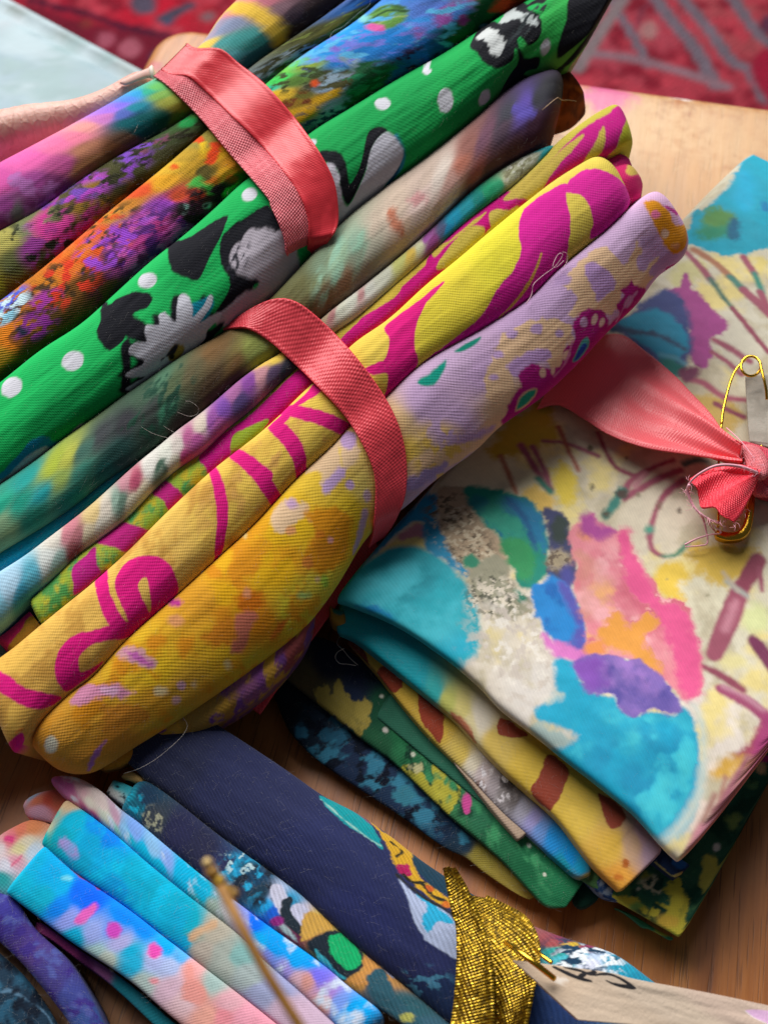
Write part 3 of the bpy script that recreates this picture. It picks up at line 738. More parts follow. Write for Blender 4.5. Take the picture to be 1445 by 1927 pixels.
# ---- green daisy fabric
g = fold_grid(C34 + [], C45, BP, seed=4, smooth=16, p=2.25, dent=DA, hr=0.42, d=.019, e0=0, e1=.0016, ep=4, spacing=2.0)
K = '15161f'; Wc = 'd4d4de'; tl = '1890b0'
petals = ZB_(695, 968, 690, 955, 740, 925, 790, 892, 702, 893, 690, 875, 770, 832, 780, 800, 712, 772, 705, 735, 750, 702, 800, 705, 788, 650, 800, 608, 868, 612, 862, 560, 900, 542, 958, 600, 968, 480, 990, 443, 1030, 460, 1048, 520, 1052, 570, 1110, 500, 1140, 448, 1162, 460, 1140, 525, 1090, 600, 1170, 548, 1202, 540, 1190, 585, 1130, 640, 1110, 692, 1000, 785, 880, 872, 800, 930, 720, 968)
shad = [(x - 13, y + 1) for x, y in petals]
Z3 = lambda *v: z(800, 0, *v)
paint(g, [(0, 800, '18bc60'), (200, 650, '1cbc60'), (400, 480, '14b058'), (700, 250, '12a050'), (900, 120, '18ac54'), (1050, 60, '30b050'), (1080, 100, '60a048'), (100, 850, '10a052')],
      [('d', 278, 528, 18, 14, Wc, 2, 1, -25), ('d', 138, 679, 21, 18, Wc, 2, 1, -25), ('d', 23, 729, 21, 17, Wc, 2, 1, -40), ('d', 470, 366, 15, 12, Wc, 2, 1, -25), ('d', 720, 195, 15, 11, Wc, 2, 1), ('d', 838, 189, 15, 23, Wc, 2, 1), ('d', 911, 183, 9, 16, Wc, 2, 1, 25), ('d', 1026, 88, 9, 15, Wc, 2, 1, 15), ('d', 588, 268, 7, 6, Wc, 2, 1), ('d', 803, 133, 8, 7, Wc, 2, 1),
       ('p', ZB_(560, 522, 600, 500, 640, 468, 740, 432, 805, 436, 830, 465, 800, 515, 735, 545, 715, 572, 780, 600, 760, 650, 690, 640, 672, 695, 600, 748, 548, 712, 528, 650, 545, 590), K, 1.5, 2),
       ('p', ZB_(915, 212, 1000, 150, 1100, 88, 1230, 15, 1222, 80, 1150, 230, 1100, 340, 1060, 370, 980, 340, 925, 290), K, 1.5, 2),
       ('p', [(500, 386), (517, 398), (545, 450), (552, 560), (487, 535), (472, 556), (440, 575), (405, 592), (434, 537), (419, 505), (413, 472), (420, 443), (440, 422), (468, 405)], K, 1.5, 2),
       ('p', [(555, 440), (520, 434), (480, 429), (462, 440), (455, 452), (438, 468), (433, 492), (445, 511), (465, 521), (486, 524), (482, 541), (466, 551), (445, 562), (420, 586), (410, 612), (470, 602), (560, 540)], 'bdb4c0', 3, 3),
       ('n', '2c2c38', 9, .60, .04, 3, (446, 490, 24)), ('s', [(444, 482), (448, 492), (446, 502)], 4, '2a2a34', 3, 5),
       ('p', shad, K, 4, 2), ('s', ZB_(690, 600, 740, 640, 800, 660), 12, K, 3, 2), ('s', ZB_(680, 720, 690, 800, 690, 960), 8, K, 3, 2), ('p', ZB_(960, 690, 1130, 640, 1220, 600, 1100, 740, 900, 880, 720, 1000, 690, 970), K, 3, 2),
       ('p', ZB_(1040, 500, 1090, 480, 1150, 450, 1165, 480, 1150, 540, 1100, 600, 1050, 590), '0c94b0', 3, 2),
       ('p', petals, 'd2d2de', 1.5, 1.5), ('d', 332, 663, 20, 11, 'b89a44', 2, 4, -42), ('s', ZB_(880, 800, 930, 760, 960, 730), 3, '2c2c38', 2, 4), ('d', 322, 672, 5, 3, '2c2818', 2, 3),
       ('p', ZB_(-20, 1450, 90, 1330, 180, 1235, 250, 1222, 330, 1262, 280, 1300, 200, 1300, 120, 1380, 40, 1450), '1080a8', 3, 3), ('p', ZB_(-20, 1480, 60, 1420, 120, 1350, 200, 1292, 262, 1280, 275, 1310, 200, 1380, 80, 1470), 'bcb4c0', 3, 2),
       ('p', ZB_(370, 1225, 385, 1195, 440, 1150, 470, 1158, 430, 1195), 'b8b4c0', 3, 2),
       ('p', ZA(585, 822, 640, 820, 690, 830, 725, 885, 745, 1000, 800, 905, 828, 780, 850, 715, 905, 688, 952, 708, 905, 745, 868, 800, 825, 950, 738, 1115, 695, 1040, 685, 940, 630, 890, 590, 870), K, 1.5, 1.5),
       ('s', ZA(985, 750, 1030, 850, 1020, 920, 960, 990), 5, '2888a8', 3, 2), ('s', ZA(1000, 930, 960, 1000, 910, 1060), 6, '14587c', 3, 2), ('s', ZA(960, 1010, 900, 1080, 860, 1120), 4, K, 3, 2),
       ('p', ZA(618, 885, 680, 925, 700, 1045, 740, 1118, 826, 950, 862, 812, 905, 745, 950, 715, 1000, 758, 1035, 830, 1005, 920, 950, 990, 890, 1065, 800, 1140, 720, 1210, 670, 1260, 650, 1000), 'cdcbd8', 2, 1.5),
       ('p', Z3(245, 240, 300, 180, 400, 125, 440, 100, 400, 118, 480, 66, 560, 46, 612, 75, 632, 150, 605, 222, 560, 242, 528, 205, 512, 200, 500, 240, 545, 318, 622, 306, 605, 370, 545, 395, 560, 430, 430, 560, 395, 530, 450, 420, 502, 340, 488, 260, 480, 320, 440, 355, 390, 372, 330, 345, 280, 290), K, 1.5, 1.5),
       ('p', Z3(268, 210, 340, 155, 392, 168, 432, 222, 420, 280, 388, 312, 350, 272, 330, 232), 'd0d4d4', 2, 5), ('p', Z3(400, 120, 440, 92, 500, 62, 560, 68, 604, 100, 606, 142, 560, 130, 510, 110, 460, 112), 'c0c8c8', 2, 5),
       ('n', '30383c', 12, .58, .04, 8, (1000, 38, 40)), ('s', Z3(540, 40, 600, 10, 650, 0), 6, K, 2, 2),
       ('p', Z3(800, -40, 1040, -60, 1010, 10, 962, 110, 880, 190, 765, 290, 718, 310, 728, 230, 762, 120), K, 1.5, 1.5),
       ('s', Z3(1040, 0, 960, 130, 860, 240, 790, 330, 700, 400), [5, 6, 7, 7, 6], K, 2, 1.5), ('s', Z3(1075, 0, 1000, 140, 900, 250, 815, 340), 7, 'b8a090', 2, 2)],
      warp=6, seed=4, mottle=.04)
cloth('folded_fabric', g, PLAIN, 'bright green fabric fold printed with white dots, black splashes and a white daisy', G_TOP)

# ---- dark smoky fabric
G_MID = 'folded fabrics tied in the middle bundle'
g = fold_grid(C45, C56, BP, seed=5, smooth=16, p=2.25, dent=DB, hr=0.44, d=.019, e0=0, e1=.0045)
paint(g, [(-40, 990, '60a890'), (0, 990, '8cb088'), (15, 1015, '90b080'), (0, 955, '28b090'), (40, 950, '22a088'), (80, 930, '22a0a4'), (50, 900, '2aa8a0'), (100, 875, 'b8c848'), (130, 862, 'c0c454'), (110, 905, '98b058'), (150, 895, '3c8474'), (130, 950, '1c8880'), (60, 980, '2c8c78'), (160, 850, '4a7468'), (190, 820, '484c50'), (240, 790, '3c3c42'), (290, 760, '444a48'), (220, 850, '2c5450'), (200, 885, '206460'), (270, 735, '4a6450'), (300, 720, '588468'), (310, 770, '3c7c60'), (290, 790, '36403c'), (330, 715, '607050'), (370, 690, '6c6448'), (340, 790, '3c3c34'), (400, 660, '80603c'), (450, 680, '7c5c38'), (400, 720, '5c4834'), (475, 650, '98a054'), (490, 662, 'a0ac5c'), (440, 715, '54443a'), (520, 622, '645434'),
          (560, 550, '78764c'), (590, 530, '7c7c50'), (575, 575, '6c6440'), (610, 565, '906c4c'), (600, 500, '8aa084'), (640, 488, 'b0d0ac'), (660, 465, 'a8c4ac'), (680, 480, '98a890'), (650, 530, '9c7458'), (690, 510, '9c8878'), (700, 430, 'd8c4b0'), (740, 395, 'e0c8b4'), (760, 440, 'e4c4ac'), (700, 470, 'b8b4a0'), (790, 375, 'e8ccc4'), (780, 425, 'dcc0b4'), (830, 330, 'e8d8cc'), (845, 370, 'e4c8bc'), (800, 340, 'd8c0b0'), (850, 345, 'd8a89c'), (870, 310, 'c87c68'), (895, 330, 'b0645c'), (880, 280, '9c6860'), (910, 260, '7c5468'), (880, 365, '8c5448'), (870, 380, 'a08078'), (945, 240, '584454'), (960, 290, '5c3c40'), (930, 310, '6c4848'), (985, 205, '6c58b8'), (950, 220, '4c4c58'), (1020, 185, '404048'), (1040, 165, '3c3c42'), (1010, 240, '4c2c40'), (1050, 235, '6c2c3c'), (1060, 255, '702440'), (1080, 210, '403038')],
      [('n', 'a8d8bc', 26, .60, .12, 3, (640, 485, 60)), ('s', ZA(960, 1150, 985, 1200, 1030, 1270), [4, 9, 6], 'd08468', 6, 8), ('s', ZA(1060, 1090, 1120, 1080, 1170, 1090), [5, 8, 4], 'dca0a0', 6, 8), ('d', 985, 208, 22, 9, '6a5cc0', 6, 8, 20), ('d', 1052, 238, 9, 16, '8c3040', 4, 6), ('n', '285040', 16, .62, .05, 6, (300, 760, 70))], warp=9, wpow=2.0, seed=5, bleed=1.2, mottle=.08)
o5 = cloth('folded_fabric', g, FINE, 'smoky dark fabric fold fading from teal to black, cream and plum, below the green fold', G_MID)
ga = fold_grid([(960, 200), (1030, 155), (1073, 129)], [(985, 235), (1060, 205), (1102, 172)], BPo(-.0022), seed=6, hr=.5, d=.006, e0=.002, e1=.0014, ep=4)
paint(ga, 'a84c1c', [('n', '6c2c14', 20, .55, .08, 2), ('s', [(1040, 160), (1066, 160), (1095, 170)], 3, 'c86428', 4, 4)], seed=6)
cloth('inner_fold', ga, FINE, None, None, o5)

# ---- pale watercolour fabric, narrow
g = fold_grid(C6a[:-1] + cut(C56, 332, 2000)[0:], C67, BPo(.0005), seed=7, smooth=16, p=2.25, dent=DB, hr=0.50, d=.019, e0=0, e1=.0016)
paint(g, [(-40, 1180, '80c0e0'), (0, 1150, '88cce4'), (20, 1105, 'b4d8f0'), (60, 1085, '60b8d0'), (40, 1120, '48a8c8'), (90, 1050, 'e0e4e0'), (110, 1065, 'a0c0b8'), (100, 1020, 'dcd4c8'), (130, 1000, 'd08490'), (150, 1012, 'b06c74'), (142, 1032, '985458'), (175, 968, 'e0c488'), (195, 985, 'dcd4c4'), (165, 1005, 'd8c8a8'), (200, 955, 'e4d8c8'), (218, 940, '98b4a4'), (228, 940, '688474'), (235, 910, 'cc909c'), (255, 905, 'bc5c74'), (265, 932, 'e8dcbc'), (250, 950, 'd8d0b8'), (285, 872, 'e8e4dc'), (302, 885, '788878'), (312, 858, 'e8e8dc'), (330, 870, 'dcd4c0'), (335, 840, 'e0d4cc'), (350, 828, 'c06498'), (345, 862, 'cc5090'), (370, 830, 'c05ca0'), (378, 803, 'e4d4c4'), (400, 790, 'a058a8'), (420, 770, '8450b0'), (410, 800, 'b860a8'), (450, 755, '5c4880'), (470, 718, '904ca4'), (440, 740, 'b06ca4'), (490, 705, 'd094a0'), (495, 683, 'ecc45c'), (520, 672, 'f0cc58'), (515, 700, '5c4868'), (540, 695, '3c3c4c'),
          (610, 600, 'c4b090'), (625, 592, 'c48888'), (640, 582, 'dcdcc8'), (665, 562, 'e0e0d0'), (682, 552, 'cc9494'), (692, 545, 'dcdcd0'), (720, 520, 'dcdcc8'), (755, 490, 'd8d884'), (770, 480, 'ecc85c'), (790, 462, 'e0e0b4'), (780, 450, 'd8d8c0'), (800, 450, 'b060b0'), (815, 455, '9c4c8c'), (832, 435, '5c6488'), (850, 415, '20a0c4'), (842, 432, '2088b8'), (880, 390, '289cac'), (900, 375, '208c84'), (920, 360, '28a070'), (940, 348, '34a878'), (955, 338, 'c8c8a4'), (980, 315, 'b8b898'), (1000, 297, 'bcbca0'), (1018, 278, '38c0c8'), (1038, 262, '30c4c8'), (1030, 285, '38b0b4')],
      [('n', '8c8868', 9, .54, .04, 3, (975, 322, 44)), ('n', 'dcdccc', 9, .6, .04, 4, (980, 315, 44)), ('s', ZB_(860, 1400, 880, 1360, 900, 1400), 5, '506c5c', 4, 6), ('d', 258, 908, 9, 14, 'b04c68', 5, 7)], warp=3, wpow=2.8, seed=7, bleed=1.2)
cloth('folded_fabric', g, FINE, 'thin pale watercolour fabric fold with cream, cyan and mauve patches', G_MID)
g = fold_grid(C56[:9], C6a, BPo(-.0008), seed=8, hr=.45, d=.008, e0=0, e1=.004)
paint(g, [(0, 1060, '18a8cc'), (100, 990, '18a0c0'), (180, 935, '1890a8'), (250, 885, '308878'), (300, 845, '9c6068'), (320, 825, '885058'), (-40, 1090, '18b0d0')], [], warp=5, seed=8)
cloth('folded_fabric', g, FINE, 'thin turquoise edge of fabric between the smoky fold and the pale watercolour fold', G_MID)

# ---- lime / magenta fabric, narrow
L7 = [(50, 1138)] + cut(C67, 60, 1010) + [(1049, 268), (1111, 221), (1150, 199), (1180, 186)]
g = fold_grid(L7, C78, BP, seed=9, smooth=16, p=2.25, dent=DB, hr=0.46, d=.019, e0=.0012, e1=.0030, ep=3.5)
MG = 'e0188c'
lime = 'b8c840'
Z5 = lambda *v: z(400, 400, *v)
Z7 = lambda *v: z(0, 800, *v)
Z6 = lambda *v: z(800, 400, *v)
paint(g, [(60, 1150, 'a8c040'), (200, 1030, 'b4c444'), (300, 950, 'a8c848'), (380, 890, 'b4cc44'), (450, 850, 'a8c84c'), (560, 720, 'd8c048'), (800, 500, 'e8c850'), (1000, 350, 'e0c85c'), (1130, 250, 'd8c850'), (1200, 210, 'd4d838')],
      [('n', '5cb060', 22, .54, .08, 2, (230, 1000, 240)), ('n', 'dcc83c', 18, .58, .08, 3, (230, 1000, 240)), ('n', '58a858', 20, .52, .08, 5, (90, 1130, 60)),
       ('p', Z7(395, 775, 460, 715, 520, 660, 528, 760, 545, 810, 410, 930, 400, 850), 'd02890', 1.5, 2), ('p', Z7(510, 625, 640, 535, 720, 545, 815, 572, 760, 620, 690, 690, 640, 672), 'd42c8c', 1.5, 2), ('p', Z7(830, 370, 900, 305, 1000, 395, 930, 480, 885, 410), 'd42c8c', 1.5, 2),
       ('p', Z7(1080, 175, 1150, 100, 1300, -10, 1500, -190, 1640, -310, 1700, -250, 1560, -130, 1400, 0, 1290, 60, 1265, 130, 1150, 270, 1110, 220), 'dc1c90', 1.5, 2),
       ('p', [(520, 745), (540, 722), (560, 700), (590, 690), (640, 640), (690, 590), (750, 545), (800, 500), (845, 470), (860, 490), (800, 545), (730, 612), (656, 668), (587, 735), (540, 780), (500, 812), (470, 830), (480, 790)], MG, 1.5, 2),
       ('p', Z5(108, 1300, 115, 1215, 200, 1165, 300, 1125, 270, 1190, 190, 1260), 'b0c83c', 1.5, 2),
       ('p', Z5(745, 605, 840, 520, 1000, 395, 1045, 345, 1020, 425, 960, 482, 850, 545, 770, 595), 'e4c44c', 1.5, 2),
       ('p', [(805, 485), (845, 445), (880, 415), (905, 395), (935, 372), (955, 360), (985, 372), (960, 395), (930, 405), (925, 425), (905, 445), (868, 462), (850, 490), (815, 520), (800, 530)], MG, 1.5, 2),
       ('p', Z3(42, 1362, 130, 1310, 220, 1232, 330, 1150, 300, 1195, 215, 1255, 110, 1340, 50, 1400), 'e4c858', 1.5, 2),
       ('p', Z3(420, 1090, 560, 960, 700, 850, 860, 700, 1000, 610, 1085, 540, 1100, 640, 1060, 740, 1000, 840, 850, 920, 700, 1020, 560, 1110, 500, 1120), 'dc2494', 1.5, 2),
       ('p', Z3(425, 1082, 560, 955, 700, 850, 855, 732, 820, 792, 700, 932, 605, 1062, 560, 1092, 520, 1077), 'e0c45c', 1.5, 2),
       ('p', Z3(835, 925, 880, 845, 930, 765, 958, 690, 978, 700, 972, 790, 910, 875), 'dcc458', 1.5, 2),
       ('p', Z3(345, 1172, 380, 1142, 470, 1150, 540, 1165, 420, 1250, 365, 1262), 'e0c85c', 1.5, 2), ('p', Z3(60, 1450, 140, 1330, 230, 1240, 312, 1230, 312, 1290, 200, 1400, 100, 1460), 'e0c858', 1.5, 2),
       ('p', Z3(1082, 530, 1130, 555, 1210, 640, 1190, 740, 1000, 870, 1058, 770, 1092, 650), 'd4d83c', 1.5, 2)],
      warp=5, seed=9)
o7 = cloth('folded_fabric', g, PLAIN, 'narrow magenta fabric fold with lime and yellow leaves and a lime tip', G_MID)
ga = fold_grid([(-10, 1205), (20, 1183), (56, 1150)], [(18, 1228), (50, 1205), (80, 1182)], BPo(-.0012), seed=10, hr=.4, d=.006, e0=.0008, e1=0)
paint(ga, 'd42c7c', [('p', Z7(45, 1215, 110, 1120, 165, 1040, 230, 1090, 100, 1230), 'c09038', 1.5, 2)], seed=10)
cloth('inner_fold', ga, PLAIN, None, None, o7)

# ---- yellow / magenta fabric, wide
L8 = [(-50, 1272), (0, 1240), (21, 1226)] + cut(C78, 74, 1110) + [(1128, 292), (1160, 294)]
g = fold_grid(L8, C89, BP, seed=11, smooth=16, p=2.25, dent=DB, hr=0.46, d=.019, e0=.004, e1=.0040, ep=3.2, spacing=2.0)
Z8 = lambda *v: z(400, 800, *v)
R5 = lambda *v: z(0, 900, *v, s=2.0)
PK = 'e61c84'
Z10 = z
paint(g, [(0, 1350, 'ecbc58'), (150, 1200, 'ecbc5c'), (300, 1080, 'ecc060'), (450, 930, 'f0c858'), (600, 780, 'f0cc58'), (700, 680, 'f0d058'), (850, 580, 'ecd844'), (950, 480, 'ece040'), (1100, 380, 'e4cc58'), (60, 1420, 'e0a850')],
      [('n', 'd09c48', 34, .58, .10, 2, (250, 1150, 350)), ('n', 'dca858', 24, .6, .1, 4, (500, 900, 160)),
       ('p', [(-60, 1260), (0, 1262), (50, 1295), (115, 1310), (95, 1330), (50, 1330), (0, 1302), (-60, 1290)], PK, 1.2, 1.5), ('p', [(8, 1436), (30, 1428), (46, 1396), (40, 1378), (20, 1400), (0, 1425)], PK, 1.2, 1.5), ('d', 38, 1375, 10, 3, 'f08038', 3, 3, -30),
       ('s', Z7(560, 820, 575, 930, 620, 1030, 680, 1110), [13, 15, 15, 14], PK, 1.2, 1.5),
       ('p', Z7(628, 880, 640, 810, 690, 745, 770, 712, 860, 716, 930, 765, 968, 860, 960, 925, 890, 1010, 800, 1080, 720, 1160, 690, 1130, 700, 1075, 690, 1040, 650, 960), PK, 1.2, 1.5),
       ('p', Z7(752, 870, 775, 835, 800, 838, 815, 900, 826, 980, 815, 1020, 790, 970, 765, 925), 'ecc060', 1.2, 1.5), ('s', Z7(590, 840, 620, 920, 660, 1010, 700, 1075), [2, 5, 4, 1], 'ecbc58', 1.2, 1.5),
       ('p', Z7(500, 1120, 600, 1090, 700, 1070, 800, 1030, 760, 1110, 690, 1160, 600, 1170, 500, 1195, 440, 1250, 430, 1310, 445, 1345, 520, 1310, 560, 1290, 440, 1400, 370, 1450, 320, 1410, 298, 1330, 315, 1240, 370, 1170, 430, 1135), PK, 1.2, 1.5),
       ('s', Z7(1165, 265, 1190, 360, 1208, 480, 1204, 600, 1180, 730), [8, 9, 10, 9, 7], PK, 1.2, 1.5),
       ('s', Z8(115, 165, 220, 230, 290, 320, 355, 420), [8, 13, 13, 12], PK, 1.2, 1.5), ('s', Z8(335, 0, 420, 80, 470, 170, 485, 280), [12, 14, 14, 12], PK, 1.2, 1.5),
       ('s', Z5(380, 1095, 460, 1085, 600, 1120, 720, 1175, 760, 1200), [11, 11, 11, 12, 12], PK, 1.2, 1.5), ('p', Z5(300, 1170, 420, 1060, 500, 990, 560, 925, 600, 960, 520, 1020, 430, 1075, 420, 1115, 350, 1170), PK, 1.2, 1.5), ('s', Z5(110, 1320, 200, 1370, 300, 1440), [10, 12, 12], PK, 1.2, 1.5),
       ('s', Z8(0, 240, 40, 350, 55, 500, 30, 690), [8, 10, 11, 8], PK, 1.2, 1.5),
       ('p', Z5(820, 855, 900, 812, 940, 795, 962, 690, 945, 612, 1160, 450, 1260, 380, 1180, 460, 1128, 560, 1102, 640, 1100, 730, 1115, 828, 1060, 905, 930, 1035, 950, 930, 945, 878, 875, 882, 840, 870), PK, 1.2, 1.5),
       ('p', Z6(-20, 470, 100, 375, 60, 430, 0, 490), PK, 1.2, 1.5),
       ('p', [(985, 395), (1030, 360), (1066, 345), (1064, 372), (1074, 415), (1068, 460), (1062, 500), (1050, 520), (990, 572), (904, 625), (860, 645), (812, 678), (788, 690), (850, 640), (900, 600), (935, 545), (968, 505), (980, 470), (975, 440)], 'e0249c', 1.2, 2),
       ('p', Z3(835, 935, 900, 920, 960, 925, 1040, 965, 1110, 1045, 1160, 1110, 1110, 1160, 905, 1300, 912, 1200, 885, 1110, 840, 1060, 750, 1035), 'e0289c', 1.2, 2),
       ('s', Z6(632, 225, 600, 310, 540, 420, 400, 570), [1.5, 3.2, 3, 1.5], 'e8b850', 1.2, 1.5),
       ('d', 1202, 340, 9, 14, 'd82494', 1.5, 1.5)],
      warp=10, seed=11, mottle=.05)
o8 = cloth('folded_fabric', g, PLAIN, 'broad golden yellow fabric fold with bold magenta brush strokes', G_MID)
ga = fold_grid([(1110, 318), (1163, 291), (1184, 289)], [(1130, 350), (1180, 322), (1191, 310)], BPo(-.0012), seed=12, hr=.6, d=.004, e0=0, e1=.0016)
paint(ga, 'dc2c84', [], seed=12); cloth('inner_fold', ga, PLAIN, None, None, o8)
ga = fold_grid([(1110, 330), (1180, 310), (1204, 322)], [(1130, 390), (1195, 378), (1212, 350)], BPo(-.0010), seed=13, hr=.6, d=.004, e0=0, e1=.0018)
paint(ga, 'd4286c', [('d', 1188, 322, 12, 8, 'd8b858', 2, 2)], seed=13); cloth('inner_fold', ga, PLAIN, None, None, o8)

